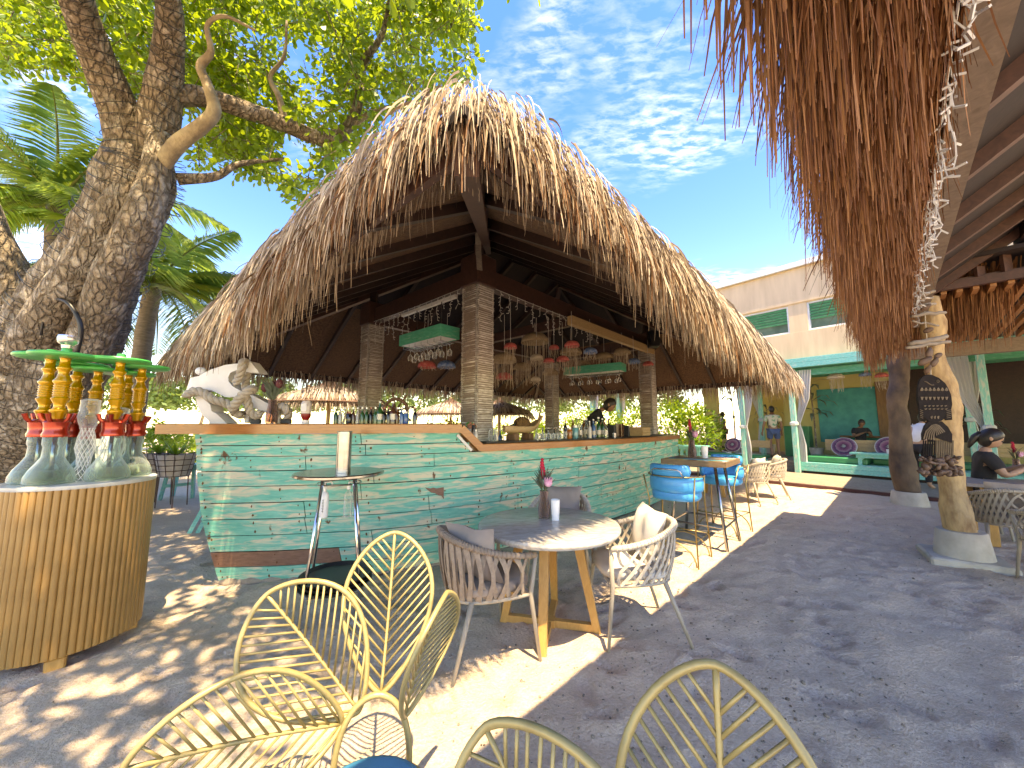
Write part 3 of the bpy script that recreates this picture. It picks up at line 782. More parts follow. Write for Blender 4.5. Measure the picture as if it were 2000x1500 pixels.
# seat pads and benches
def pad(a0, a1, b0, b1, z0, z1, lab):
    mb = MB(); wbox(mb, a0, a1, b0, b1, z0, z1, .03); tag(mb.build('seat_pad', M['greenvinyl'], smooth=30), lab, 'seat pad')
pad(A_L + .12, A_L + 1.45, 2.75, 3.6, .402, .58, 'green vinyl seat pad at the post end of the cabana platform')
pad(A_L + 1.5, A_L + 4.6, 3.15, 3.9, .402, .56, 'long green vinyl seat pad behind the low turquoise table')
bench = thing('timber_bench', 'natural timber bench back running along the rear of the cabana platform', 'bench', tuple(wk(A_L + 2, 4.1)))
for i in range(3):
    mb = MB(); wbox(mb, A_L + .3, A_R, 4.05, 4.09, .70 + i * .115, .81 + i * .115); mb.build('back_board', M['palewood'], bench, world=True)
for k in range(4):
    mb = MB(); wbox(mb, A_L + .5 + k * 1.5, A_L + .58 + k * 1.5, 4.095, 4.17, .402, 1.05); mb.build('leg', M['palewood'], bench, world=True)
mb = MB(); wbox(mb, A_L + .3, A_R, 4.18, 4.7, .95, 1.0); mb.build('ledge', M['teal2'], bench, world=True)
# mandala cushions: flat round
m, nt, b = new_mat('mandala')
t_ = nd(nt, 'ShaderNodeTexCoord'); gr = nd(nt, 'ShaderNodeVectorMath', operation='LENGTH'); nt.links.new(t_.outputs['Object'], gr.inputs[0])
wvv = nd(nt, 'ShaderNodeTexVoronoi'); wvv.inputs['Scale'].default_value = 22; nt.links.new(t_.outputs['Object'], wvv.inputs['Vector'])
sn = nd(nt, 'ShaderNodeMath', operation='MULTIPLY_ADD'); nt.links.new(gr.outputs['Value'], sn.inputs[0]); sn.inputs[1].default_value = 3.0; 
vv = nd(nt, 'ShaderNodeMath', operation='MULTIPLY'); nt.links.new(wvv.outputs[0], vv.inputs[0]); vv.inputs[1].default_value = .12; nt.links.new(vv.outputs[0], sn.inputs[2])
nt.links.new(ramp(nt, sn.outputs[0], [(0, (.05, .28, .30)), (.22, (.30, .35, .30)), (.3, (.10, .03, .08)), (.5, (.28, .09, .16)), (.62, (.34, .22, .24)), (.7, (.08, .03, .09)), (.85, (.26, .10, .18)), (.97, (.40, .34, .36))]), b.inputs['Base Color']); b.inputs['Roughness'].default_value = .9
M['mandala'] = m
def mandala(p, R, tilt, lab):
    o = thing('round_cushion', lab, 'cushion', tuple(p), WA)
    mb = MB(); mb.lathe([(.02, -.045), (R * .7, -.05), (R * .95, -.03), (R, 0), (R * .95, .03), (R * .7, .05), (.02, .045)], n=28)
    c_ = mb.build('cover', M['mandala'], o, smooth=True); c_.rotation_euler = (tilt, 0, 0)
    mb = MB(); mb.tube([Vector((R * cos(2 * pi * i / 28), R * sin(2 * pi * i / 28), 0)) for i in range(28)], .012, 6, closed=True); e = mb.build('piping', M['white'], c_, smooth=True)
    return o
p = WP(1648, 860, 3.95); mandala(wk(WAof(p), 3.9, .83), .30, radians(64), 'round mandala patterned cushion leaning on the timber bench back')
p = WP(1735, 850, 3.95); mandala(wk(WAof(p), 3.9, .86), .30, radians(70), 'round dark mandala cushion behind the dark log post')
# low turquoise table on the platform
def low_table(name, a0, a1, b0, b1, z0, z1, lab):
    o = thing(name, lab, 'table', tuple(wk((a0 + a1) / 2, (b0 + b1) / 2, z0)))
    n = 3
    for i in range(n):
        mb = MB(); w = (b1 - b0) / n; wbox(mb, a0, a1, b0 + i * w, b0 + (i + 1) * w - .006, z1 - .05, z1); mb.build('top_plank', M['teal2'], o, world=True)
    mb = MB(); wbox(mb, a0 + .12, a1 - .12, b0 + .05, b0 + .08, z1 - .14, z1 - .052); mb.build('apron', M['teal2'], o, world=True)
    for aa in (a0 + .15, a1 - .22):
        for bb in (b0 + .08, b1 - .15):
            mb = MB(); wbox(mb, aa, aa + .08, bb + .002, bb + .08, z0, z1 - .052); mb.build('leg', M['teal2'], o, world=True)
            mb = MB(); q = wk(aa + .04, bb + .04, z1 - .07); mb.beam(q + W2 * .14 * (1 if aa < (a0 + a1) / 2 else -1), q - V(0, 0, .15), .05, .04); mb.build('brace', M['teal2'], o, world=True)
    return o
tA = WAof(WP(1660, 875, 2.75)); low_table('low_table', tA, tA + 1.9, 2.62, 3.1, .402, .74, 'low turquoise plank table standing on the cabana platform')
p = WP(1735, 865, 2.85); mb = MB(); mb.lathe([(.03, 0), (.042, .0), (.052, .11), (.049, .11), (.04, .006)], wk(WAof(p), 2.8, .742), 14)
tag(mb.build('paper_cup', M['white'], smooth=40), 'white paper cup on the low turquoise platform table', 'cup')
# cabana posts with tied voile curtains
def cab_post(a, b_, z0, z1, lab, curtains, tie=1.35, w=.13):
    o = thing('cabana_post', lab, 'post', tuple(wk(a, b_, z0)))
    mb = MB(); mb.bbox(wk(a, b_, (z0 + z1) / 2), (w, w, z1 - z0), .008, rz=WA); mb.build('shaft', M['tealpost'], o, world=True)
    if tie:
        mb = MB(); mb.bbox(wk(a, b_, z0 + tie), (w + .07, w + .07, .17), .05, rz=WA); mb.build('tie_band', M['curtain'], o, smooth=40, world=True)
    for (da, db, spread) in curtains:
        mb = MB(); rows_ = []
        n = 16
        for zi, (z, wd, pull) in enumerate(((z1 - .05, .34, 1.0), (z0 + tie + .75, .26, .8), (z0 + tie + .3, .16, .45), (z0 + tie, .10, .22), (z0 + tie - .25, .15, .3), (z0 + tie - .65, .2, .4), (z0 + .12, .2, .35))):
            row = []
            for k in range(n):
                s_ = (k / (n - 1) - .5) * wd; f = .03 * sin(k * 2.1 + zi * .4)
                row.append(wk(a + da * pull * spread + s_ * (1 if abs(da) >= abs(db) else .3), b_ + db * pull * spread + f + .09, z))
            rows_.append(row)
        vs = [q for r_ in rows_ for q in r_]; fs = [(i * n + k, i * n + k + 1, (i + 1) * n + k + 1, (i + 1) * n + k) for i in range(len(rows_) - 1) for k in range(n - 1)]
        mb.add(vs, fs); mb.build('curtain', M['curtain'], o, smooth=True, world=True)
    return o
ZC = 3.2
cab_post(A_L - .03, 2.42, .085, ZC, 'turquoise cabana post with white voile curtain tied at the platform corner', [(.35, .1, .9)], 1.45)
a_ = WAof(WP(1449, 800, 2.6)); cab_post(a_, 2.6, .085, ZC, 'turquoise cabana post with curtain, beside the bar roof tip', [(-.1, .1, .6), (.3, 0, .6)], 1.35)
a_ = WAof(WP(1486, 800, 4.2)); cab_post(a_, 4.2, .38, ZC, 'pale turquoise inner cabana post with long hanging voile curtain', [(-.25, 0, .9)], 1.3)
a_ = WAof(WP(1928, 800, 2.4)); cab_post(a_, 2.4, .085, ZC, 'pale green cabana post with white tie beside the seated woman in black', [(-.38, 0, .9)], 1.35)
a_ = WAof(WP(1893, 800, 3.9)); cab_post(a_, 3.9, .38, ZC, 'turquoise rear cabana post half hidden behind the fish carving', [(.2, 0, .5)], 1.25)
for i, pxx in enumerate((1157, 1208)):
    a_ = WAof(WP(pxx, 750, 4.5)); cab_post(a_, 4.5, .38, ZC, ('turquoise curtained post seen beyond the bartender', 'turquoise curtained post in the garden next to the pink trunk')[i], [(.2, 0, .8)], 1.2, .22)
# canopy beam and slats under the facade
can = thing('cabana_canopy', 'turquoise plank canopy under the upper facade with hanging lamps', 'canopy', tuple(wk(0, 2.4, 3.2)))
for i, (z0, z1) in enumerate(((3.22, 3.36), (3.365, 3.50))):
    mb = MB(); wbox(mb, -7, 7, 2.36, 2.46, z0, z1); mb.build('canopy_board', M['teal2'], can, world=True)
M['greenslat'] = painted_wood('green_slat', (.03, .30, .16), (.06, .40, .24), (.2, .42, .3), wear=.6)
for i in range(14):
    mb = MB(); wbox(mb, -7, 7, 2.6 + i * .19, 2.75 + i * .19, 3.22 - i * .004, 3.245 - i * .004); mb.build('ceiling_plank', M['greenslat'], can, world=True)
mb = MB(); wbox(mb, -7, 7, 2.62, 2.66, 2.98, 3.18); mb.build('inner_beam', M['greenslat'], can, world=True)
# building: upper facade with window openings cut between piers
bld = thing('beige_building', 'two storey beige rendered building with green louvred windows behind the cabanas', 'building', tuple(wk(0, 2.7, 3.5)))
FB = 2.55; ZF0, ZF1 = 3.52, 6.35
def wz(px, py): q = WP(px, py, FB); return WAof(q), q.z
wins = []
for (x0, y0, x1, y1) in ((1452, 605, 1543, 651), (1575, 597, 1668, 644)):
    a0, zt = wz(x0, y0); a1, zb = wz(x1, y1); wins.append((a0, a1))
zt = 5.3; zb = 4.62
zt = wz(1543, 597)[1]; zb = wz(1543, 651)[1]
wd = wins[1][0] - wins[0][1]; ww = 1.55
edges = [(wins[0][0] - .2 - ww - wd * 1 - .0, wins[0][0] - .2 - wd)] + [(wins[0][0] - .2, wins[0][1]), (wins[1][0], wins[1][0] + ww)]
a = wins[1][0] + ww + wd
while a < 8: edges.append((a, a + ww)); a += ww + wd
mb = MB(); wbox(mb, -9, 9, FB, FB + .22, ZF0, zb); mb.build('lower_wall', M['beige'], bld, world=True)
mb = MB(); wbox(mb, -9, 9, FB, FB + .22, zt, ZF1); mb.build('upper_wall', M['beige'], bld, world=True)
prev = -9
for (a0, a1) in edges + [(9, 9)]:
    if a0 - prev > .01:
        mb = MB(); wbox(mb, prev, a0, FB + .002, FB + .215, zb - .01, zt + .01, .002); mb.build('pier', M['beige'], bld, world=True)
    prev = a1
M['dimglass'] = pm('window_glass', (.09, .14, .10), (.16, .22, .16), scale=3, rough=.08, spec=.8)
for (a0, a1) in edges:
    w_ = MB(); wbox(w_, a0 + .045, a1 - .045, FB + .12, FB + .13, zb + .04, zt - .04); w = w_.build('window', M['dimglass'], bld, world=True)
    f_ = MB()
    for q in ((a0, a0 + .05, zb, zt), (a1 - .05, a1, zb, zt)): wbox(f_, q[0], q[1], FB + .03, FB + .17, q[2], q[3])
    for q in ((zb, zb + .05), (zt - .05, zt)): wbox(f_, a0 + .052, a1 - .052, FB + .03, FB + .17, q[0], q[1])
    f_.build('window_frame', M['white'], w, world=False) if False else None
    fo = f_.build('window_frame', M['white'], bld, world=True)
    nl = 6
    for k in range(nl):
        l_ = MB(); z = zt - .09 - k * .085
        l_.bbox(wk((a0 + a1) / 2, FB + .08, z), (a1 - a0 - .11, .07, .012), .002, rot=(Matrix.Rotation(WA, 3, 'Z') @ Matrix.Rotation(radians(-50), 3, 'X'))); l_.build('louvre', M['greenslat'], bld, world=True)
mb = MB(); wbox(mb, -9.1, 9.1, FB - .12, FB + .4, ZF1, ZF1 + .16); mb.build('parapet_cap', M['white'], bld, world=True)
mb = MB(); wbox(mb, -9, 9, FB - .03, FB + .02, zt + .03, zt + .12); mb.build('string_course', M['beige'], bld, world=True)
mb = MB(); wbox(mb, -9, 9, FB + .23, 12, ZF1 - .3, ZF1); mb.build('roof_slab', M['beige'], bld, world=True)
mb = MB(); wbox(mb, -9, 9, FB + .24, 9.0, 3.52, 3.7); mb.build('floor_slab', M['beige'], bld, world=True)
# ground floor back wall with the teal painted panel
mb = MB(); wbox(mb, A_L - 1.2, 7, 5.6, 5.8, .39, 3.5); mb.build('back_wall', M['yellow'], bld, world=True)
M['tealpanel'] = pm('teal_mural', (.015, .24, .26), (.03, .33, .34), scale=4, rough=.7, bmp=.4, bscale=14)
pa = WAof(WP(1597, 790, 5.55)); pb = WAof(WP(1712, 790, 5.55))
mb = MB(); wbox(mb, pa, pb, 5.54, 5.598, .9, 2.75); mb.build('teal_panel', M['tealpanel'], bld, world=True)
M['brownpanel'] = wood('brown_panel', (.14, .07, .035), (.24, .13, .06), scale=3, stretch=(6, 6, 1))
mb = MB(); wbox(mb, pb + .01, pb + .7, 5.50, 5.598, .9, 2.9); mb.build('timber_panel', M['brownpanel'], bld, world=True)
mb = MB(); wbox(mb, pb + .72, 7, 5.45, 5.598, .9, 3.2); mb.build('painted_dark_opening', M['darkwood'], bld, world=True)  # solid sheet on the wall, painted dark to stand for an unlit opening
# yellow piers of the passage on the left
for k, (pxa, pxb, bb) in enumerate(((1374, 1398, 5.0), (1455, 1475, 6.5))):
    a0 = WAof(WP(pxa, 780, bb)); a1 = WAof(WP(pxb, 780, bb))
    mb = MB(); wbox(mb, a0, a1, bb, bb + .3, .39, 3.4); mb.build('yellow_pier', M['yellow'], bld, world=True)
a0 = WAof(WP(1500, 780, 7.4)); mb = MB(); wbox(mb, a0 - .25, A_L + .6, 7.4, 7.55, .39, 3.5); mb.build('yellow_end_wall', M['yellow'], bld, world=True)
# green counter beside the walking man
mb = MB(); a0 = WAof(WP(1531, 830, 5.0)); wbox(mb, a0, a0 + .75, 4.9, 5.3, .382, 1.45, .02); gp = mb.build('green_cabinet', M['greenvinyl'])
tag(gp, 'bright green cabinet in the passage behind the walking man', 'cabinet')
# left cabana: bench boards, pads, cushions, turquoise table
a0 = WAof(WP(1338, 850, 2.9)); a1 = WAof(WP(1470, 850, 2.9))
lb = thing('timber_bench', 'timber bench with turquoise ledge at the bar end of the boardwalk', 'bench', tuple(wk(a0 + .6, 3.3, .085)))
for i in range(2):
    mb = MB(); wbox(mb, a0 - 1.0, a1 + .3, 3.45, 3.49, .72 + i * .125, .84 + i * .125); mb.build('back_board', M['palewood'], lb, world=True)
for k in range(3):
    mb = MB(); wbox(mb, a0 - .8 + k * 1.1, a0 - .72 + k * 1.1, 3.495, 3.57, .382, 1.0); mb.build('leg', M['palewood'], lb, world=True)
mb = MB(); wbox(mb, a0 - 1.0, a1 + .3, 2.9, 3.44, .39, .5, .03); mb.build('seat_pad', M['greenvinyl'], lb, world=True, smooth=30)
mb = MB(); wbox(mb, a0 - 1.0, a1 + .3, 2.75, 3.195, .086, .385); mb.build('seat_box', M['teal2'], lb, world=True)
for i, pxx in enumerate((1392, 1432)):
    p = WP(pxx, 855, 3.35); mandala(wk(WAof(p), 3.28, .78), .26, radians(66), ('round mandala cushion on the bar end bench, next to the yellow pier', 'round mandala cushion on the bar end bench, next to the turquoise post')[i])
t0 = WAof(WP(1336, 858, 1.6)); low_table('garden_table', t0 - .2, t0 + .75, 1.3, 1.9, .087, .80, 'small turquoise table on the boardwalk past the bar stools')

# ------------------------------------------------------------------ log posts
M['log_pale'] = pm('pale_log', (.50, .34, .175), (.24, .14, .07), scale=6, spread=(.42, .72), rough=.85, bmp=.7, bscale=9, bdist=.03, stretch=(2, 2, .8))
M['log_dark'] = pm('charred_log', (.16, .11, .075), (.055, .04, .035), scale=2.2, rough=.9, bmp=.7, bscale=9, bdist=.03, stretch=(1.5, 1.5, 1))
M['concrete'] = pm('concrete', (.52, .49, .43), (.38, .35, .30), scale=5, rough=.9, bmp=.25, bscale=30)
def log_post(base, mat, pts, lab, conc_r, conc_h, slab, ztop, seed):
    o = thing('log_post', lab, 'post', tuple(base)); r_ = random.Random(seed)
    mb = MB(); mb.lathe([(conc_r * 1.0, slab), (conc_r * .98, slab + .04), (conc_r * .86, slab + conc_h - .01), (conc_r * .82, slab + conc_h), (.05, slab + conc_h)], n=28)
    mb.build('concrete_foot', M['concrete'], o, smooth=40)
    if slab:
        mb = MB(); mb.bbox((0.02, 0.02, slab / 2 - .02), (.62, .62, slab + .04), .02, rz=UA + .1); mb.build('slab', M['concrete'], o)
    n = 20; path = []; rad = []
    for i in range(len(pts) - 1):
        for j in range(5):
            t = j / 5; a = Vector(pts[i][:3]); b_ = Vector(pts[i + 1][:3]); path.append(a.lerp(b_, t)); rad.append(pts[i][3] * (1 - t) + pts[i + 1][3] * t)
    path.append(Vector(pts[-1][:3])); rad.append(pts[-1][3])
    mb = MB(); mb.tube(path, rad, n); vs = []
    for v in mb.v:
        q = Vector(v); k = noise.noise(q * 3.2 + Vector((seed, 0, 0))) * .035 + noise.noise(q * 9 + Vector((seed, 3, 0))) * .010
        ax = min(path, key=lambda c_: abs(c_.z - q.z)); dr = Vector((q.x - ax.x, q.y - ax.y, 0)); 
        if dr.length > 1e-4: q += dr.normalized() * k
        vs.append(tuple(q))
    mb.v = vs; mb.build('trunk', mat, o, smooth=True)
    return o
BP1 = G(1884, 1098); BP2 = G(1777, 986)
post1 = log_post(BP1, M['log_pale'], [(0, 0, .28, .125), (-.01, 0, .6, .118), (-.02, 0, 1.0, .112), (-.01, .0, 1.35, .11), (.0, 0, 1.7, .118), (.0, 0, 1.95, .12), (-.03, 0, 2.2, .095), (-.02, 0, 2.5, .09), (0, 0, 3.0, .09)],
                 'pale yellow log post in a cone shaped concrete foot on a slab', .225, .27, .07, 3.0, 4)
post2 = log_post(BP2, M['log_dark'], [(0, 0, .22, .17), (-.03, 0, .6, .19), (-.05, 0, 1.1, .16), (-.02, 0, 1.7, .145), (.0, 0, 2.1, .15), (.08, 0, 2.5, .15), (.1, 0, 2.75, .16), (.1, 0, 3.1, .13)],
                 'charred dark log post in a round concrete foot by the boardwalk', .27, .25, 0, 3.1, 9)
# wall beam over the posts towards the cabanas, slatted ceiling and dark slat screen of the right hand roof
M['slat'] = wood('orange_slat', (.25, .11, .045), (.38, .18, .08), scale=5, stretch=(3, 3, 3), rough=.6)
a1_ = BP1.dot(U3); a2_ = BP2.dot(U3)
rb('cross_beam', rs(a2_ + .35, NR - .2, 2.90), rs(a2_ + .35, NR + 6, 2.90), .14, .24, M['greybeam'])
k = 0; a = a1_ + .55
for k in range(26):
    nn_ = NR + .25 + k * .13
    rb('ceiling_slat', rs(a1_ + .6, nn_, 3.20), rs(a2_ + .25, nn_, 3.06), .05, .09, M['slat'])
for k in range(3): rb('slat_bearer', rs(a1_ + .62 + k * 1.6, NR + .1, 3.27 - k * .06), rs(a1_ + .62 + k * 1.6, NR + 5, 3.27 - k * .06), .07, .10, M['beamwood'])
mb = MB(); lo = [rs(a1_ + .4, NR + .1, 3.5), rs(a2_ + 5.5, NR + .1, 3.42), rs(a2_ + 5.5, NR + 8, 3.42), rs(a1_ + .4, NR + 8, 3.5)]; hi = [p + V(0, 0, .05) for p in lo]  # unseen sheet added above the slats to keep sun stripes off the sand
mb.add(lo + hi, [(3, 2, 1, 0), (4, 5, 6, 7), (0, 1, 5, 4), (1, 2, 6, 5), (2, 3, 7, 6), (3, 0, 4, 7)]); mb.build('ceiling_or_sun_cover', M['soffit'], rroof, world=True)
rb('screen_rail', rs(a1_ + .58, NR + .1, 3.24), rs(a1_ + .58, NR + 5, 3.24), .08, .10, M['beamwood'])
rb('screen_rail', rs(a1_ + .58, NR + .6, 4.0), rs(a1_ + .58, NR + 5, 4.0), .08, .10, M['beamwood'])
for k in range(22):
    nn_ = NR + .35 + k * .2
    rb('screen_slat', rs(a1_ + .58, nn_, 3.29), rs(a1_ + .58, nn_, min(3.95, ZE2 + (nn_ - NE) * TP2 - .1)), .10, .035, M['beamwood'])
mb = MB(); mb.beam(rs(a2_ + .1, NR, 3.0), rs(a2_ + .1, NR + 6, 3.0), .02, .02)
# ------------------------------------------------------------------ woven rope armchairs
M['rope'] = pm('taupe_rope', (.33, .255, .195), (.25, .19, .145), scale=40, rough=.9, bmp=.6, bscale=160, bdist=.004, island=.08)
M['rope_l'] = pm('pale_rope', (.52, .45, .37), (.42, .36, .29), scale=40, rough=.9, bmp=.5, bscale=160, bdist=.004, island=.08)
M['chairframe'] = pm('taupe_metal', (.36, .31, .245), (.31, .265, .21), scale=12, rough=.5)
M['cush'] = pm('taupe_fabric', (.30, .25, .22), (.25, .205, .18), scale=6, rough=.95, bmp=.3, bscale=120, bdist=.003)
M['cush_l'] = pm('pale_fabric', (.56, .52, .47), (.47, .43, .39), scale=5, rough=.95, bmp=.3, bscale=120, bdist=.003)
def arm_curve(s, top):
    """s 0..1 round the U-shaped shell, front-left to front-right; chair faces -Y"""
    w = .29 if top else .255; dep = .30 if top else .25; fr = -.24 if top else -.22
    z = (.655 + .13 * sin(pi * s) ** 1.3) if top else .40
    a = s * pi                      # superellipse-like U
    k = .62
    x = -w * (abs(cos(a)) ** k) * (1 if cos(a) > 0 else -1); y = fr + (dep - fr) * sin(a) ** .75
    return Vector((x, y, z))
def pillow_mesh(mb, w, h, t, n=9):
    vs = []; fs = []
    for side in (1, -1):
        for j in range(n):
            for i in range(n):
                u = i / (n - 1) * 2 - 1; v = j / (n - 1) * 2 - 1
                e = (1 - u ** 4) * (1 - v ** 4); pin = 1 - .10 * (1 - abs(u)) * 0
                kx = 1 - .10 * (1 - v * v) * 1; kz = 1 - .10 * (1 - u * u)
                vs.append(Vector((u * w / 2 * (1 - .09 * (1 - v * v)), side * t / 2 * e ** .6 + .012 * sin(5 * u + 3 * v), v * h / 2 * (1 - .09 * (1 - u * u)))))
    for s_ in range(2):
        o = s_ * n * n
        for j in range(n - 1):
            for i in range(n - 1):
                q = (o + j * n + i, o + j * n + i + 1, o + (j + 1) * n + i + 1, o + (j + 1) * n + i); fs.append(q if s_ == 0 else q[::-1])
    mb.add(vs, fs)
def woven_chair(name, label, wide, rope, cush, group=None):
    o = thing(name, label, 'chair', group=group)
    ns = 40
    mb = MB(); mb.tube([arm_curve(i / ns, True) for i in range(ns + 1)], .019 if wide else .021, 9); rail = mb.build('top_rail', rope, o, smooth=True)
    mb = MB()      # rope binding on the rail
    for i in range(60):
        s = .01 + .98 * i / 59; c_ = arm_curve(s, True); t = (arm_curve(min(1, s + .01), True) - arm_curve(max(0, s - .01), True)).normalized()
        u = t.orthogonal().normalized(); v = t.cross(u)
        mb.tube([c_ + (u * cos(2 * pi * k / 8) + v * sin(2 * pi * k / 8)) * .0215 for k in range(8)], .0045, 4, closed=True)
    mb.build('binding', rope, rail, smooth=True, kind='stuff')
    mb = MB(); mb.tube([arm_curve(i / ns, False) for i in range(ns + 1)] + [], .012, 8); mb.build('seat_rail', M['chairframe'], o, smooth=True)
    mb = MB(); mb.tube([arm_curve(0, False), arm_curve(1, False)], .012, 8); mb.build('front_rail', M['chairframe'], o, smooth=True)
    k = 17 if wide else 21; w = .040 if wide else .020
    for j in range(k):
        s0 = .035 + .93 * j / (k - 1)
        for dirn in (1, -1):
            off = (.022 if wide else .062) * dirn
            lay = .006 * dirn
            pts = []; ws = []
            for i in range(6):
                t = i / 5
                if wide:       # straps pinch together in pairs at mid-height
                    pinch = sin(pi * t); base = s0 + (.93 / (k - 1)) * .5 * dirn * (1 - pinch) * .9 * (1 if j % 1 == 0 else 0)
                    s = min(.985, max(.015, base)); wi = w * (1 - .35 * pinch)
                else:
                    s = min(.985, max(.015, s0 + off * (t - .5) * 2)); wi = w
                a = arm_curve(s, True); b_ = arm_curve(s, False); p = a.lerp(b_, t); d = Vector((p.x, p.y - .0, 0)).normalized()
                pts.append(p + d * (lay + .02 * sin(pi * t))); ws.append(wi)
            m_ = MB(); tang = []
            for i, p in enumerate(pts):
                r_ = Vector((p.x, p.y, 0)).normalized(); ax = (pts[min(i + 1, 5)] - pts[max(0, i - 1)]).normalized(); tang.append(r_.cross(ax).normalized())
            m_.ribbon(pts, ws, tang); n_ = len(m_.v)
            back = [Vector(v) - Vector((v[0], v[1], 0)).normalized() * .006 for v in m_.v]
            fs = [tuple(i + n_ for i in f[::-1]) for f in m_.f]; rim = []
            for i in range(5): rim += [(2 * i, 2 * i + 2, n_ + 2 * i + 2, n_ + 2 * i), (2 * i + 1, n_ + 2 * i + 1, n_ + 2 * i + 3, 2 * i + 3)]
            m_.v += [tuple(q) for q in back]; m_.f += fs + rim; m_.mi += [0] * (len(fs) + len(rim))
            m_.build('strap', rope, o, smooth=40)
            if wide and dirn == 1 and j == k - 1: break
    for sx in (-1, 1):
        f0 = arm_curve(0 if sx < 0 else 1, True); f1 = arm_curve(0 if sx < 0 else 1, False)
        mb = MB(); mb.tube([f0, f1, Vector((sx * .29, -.27, 0))], [.014, .017, .011], 8); mb.build('leg', M['chairframe'], o, smooth=True)
        mb = MB(); mb.tube([Vector((sx * .20, .17, .40)), Vector((sx * .27, .31, 0))], [.018, .011], 8); mb.build('leg', M['chairframe'], o, smooth=True)
    mb = MB(); vs = []; fs = []      # seat cushion
    prof = [(.0, .425), (.92, .425), (1.0, .445), (1.0, .475), (.93, .50), (.5, .51), (.02, .512)]
    n = 32
    for r_, z in prof:
        for i in range(n):
            a = 2 * pi * i / n; ca, sa = cos(a), sin(a)
            x = .25 * r_ * (abs(ca) ** .6) * (1 if ca > 0 else -1); y = -.02 + .25 * r_ * (abs(sa) ** .6) * (1 if sa > 0 else -1); vs.append((x, y, z))
    for i in range(len(prof) - 1):
        for q in range(n): fs.append((i * n + q, i * n + (q + 1) % n, (i + 1) * n + (q + 1) % n, (i + 1) * n + q))
    mb.add(vs, fs); mb.build('seat_cushion', cush, o, smooth=True)
    return o
def pillow(root, cush, tilt=.25, turn=0.0, name='back_pillow', loc=(0, .13, .69)):
    mb = MB(); pillow_mesh(mb, .40, .38, .15); p = mb.build(name, cush, root, smooth=True)
    p.location = loc; p.rotation_euler = (-tilt, 0, turn)
def place(o, x, y, face):      # face = heading the chair looks to (radians)
    rz = face + pi / 2; o.matrix_basis = Matrix.Translation((x, y, 0)) @ Matrix.Rotation(rz, 4, 'Z')
TC = V(.28, 2.95, 0)
c1 = woven_chair('woven_armchair', 'taupe armchair of broad woven straps seen from behind at the round table', True, M['rope'], M['cush']); pillow(c1, M['cush'], .3, .5, loc=(-.10, .12, .67)); place(c1, -.19, 2.68, radians(27))
c2 = woven_chair('woven_armchair', 'pale rope lattice armchair with light cushion turned sideways at the round table', False, M['rope_l'], M['cush_l']); pillow(c2, M['cush_l'], .35); place(c2, .90, 2.93, radians(182))
c3 = dup(c2, (0, 0, 0), 0, 'rope armchair with grey brown pillow between the round table and the bar')
for ch in c3.children:
    if ch.name.startswith(('back_pillow', 'seat_cushion')): ch.data = ch.data.copy(); ch.data.materials[0] = M['cush']
    elif ch.name.startswith(('strap', 'top_rail')):
        pass
place(c3, .48, 3.80, radians(-105))
c4 = dup(c2, (0, 0, 0), 0, 'sunlit rope lattice armchair beside the boardwalk, beyond the blue stools'); place(c4, 5.42, 7.95, radians(150))
c5 = dup(c2, (0, 0, 0), 0, 'rope lattice armchair standing directly behind the far blue stool'); place(c5, 4.72, 7.45, radians(115))
# right-hand dining chairs
c6 = dup(c2, (0, 0, 0), 0, 'rope armchair tucked under the grey table behind the pale log post')
q = G(1918, 1075); place(c6, 5.6, 4.35, radians(60))
c7 = dup(c2, (0, 0, 0), 0, 'rope armchair with dark grey cushion at the grey table, beside the slab')
for c_ in (c6, c7):
    for ch in c_.children:
        if ch.name.startswith(('strap', 'top_rail')): ch.data = ch.data.copy(); ch.data.materials[0] = M['chairframe']
        if ch.name.startswith(('back_pillow', 'seat_cushion')): ch.data = ch.data.copy(); ch.data.materials[0] = M['cush']
place(c7, 5.05, 3.42, radians(60))

# ------------------------------------------------------------------ round table
m, nt, b = new_mat('travertine')
n = noise_out(nt, 3.2, 7, .65, stretch=(2.5, 14, 2), dist=1.0)
nt.links.new(ramp(nt, n, [(.25, (.26, .22, .185)), (.45, (.40, .36, .315)), (.6, (.50, .465, .42)), (.8, (.36, .315, .27))]), b.inputs['Base Color']); b.inputs['Roughness'].default_value = .22
M['travertine'] = m
M['oak'] = wood('golden_oak', (.42, .21, .06), (.55, .30, .10), scale=7, stretch=(4, 4, 1.2), rough=.45)
rtab = thing('round_table', 'round grey stone table on splayed golden wooden legs in the sand', 'table', tuple(TC), radians(12))
mb = MB(); R = .54; mb.lathe([(.02, .705), (R * .95, .705), (R * .985, .712), (R, .728), (R, .738), (R * .985, .75), (R * .97, .753), (.02, .753)], n=64); mb.build('stone_top', M['travertine'], rtab, smooth=35)
mb = MB(); mb.lathe([(.0, .672), (.26, .672), (.26, .704), (0, .704)], n=32); mb.build('mount_plate', M['oak'], rtab, smooth=35)
for k in range(4):
    a = pi / 4 + k * pi / 2 - radians(70); d = V(cos(a), sin(a), 0); s_ = V(-sin(a), cos(a), 0)
    mb = MB(); lo = d * .35; hi = d * .21; w0, w1 = .026, .034
    vs = []
    for c_, z, w in ((lo, 0.0, w0), (hi, .671, w1)):
        for (i, j) in ((-1, -1), (1, -1), (1, 1), (-1, 1)): vs.append(c_ + d * i * w + s_ * j * w + V(0, 0, z))
    mb.add(vs, [(3, 2, 1, 0), (4, 5, 6, 7), (0, 1, 5, 4), (1, 2, 6, 5), (2, 3, 7, 6), (3, 0, 4, 7)]); mb.build('leg', M['oak'], rtab)
    mb = MB(); mb.beam(d * (.04) + V(0, 0, .03), d * .325 + V(0, 0, .03), .045, .05); mb.build('foot_bar', M['oak'], rtab)
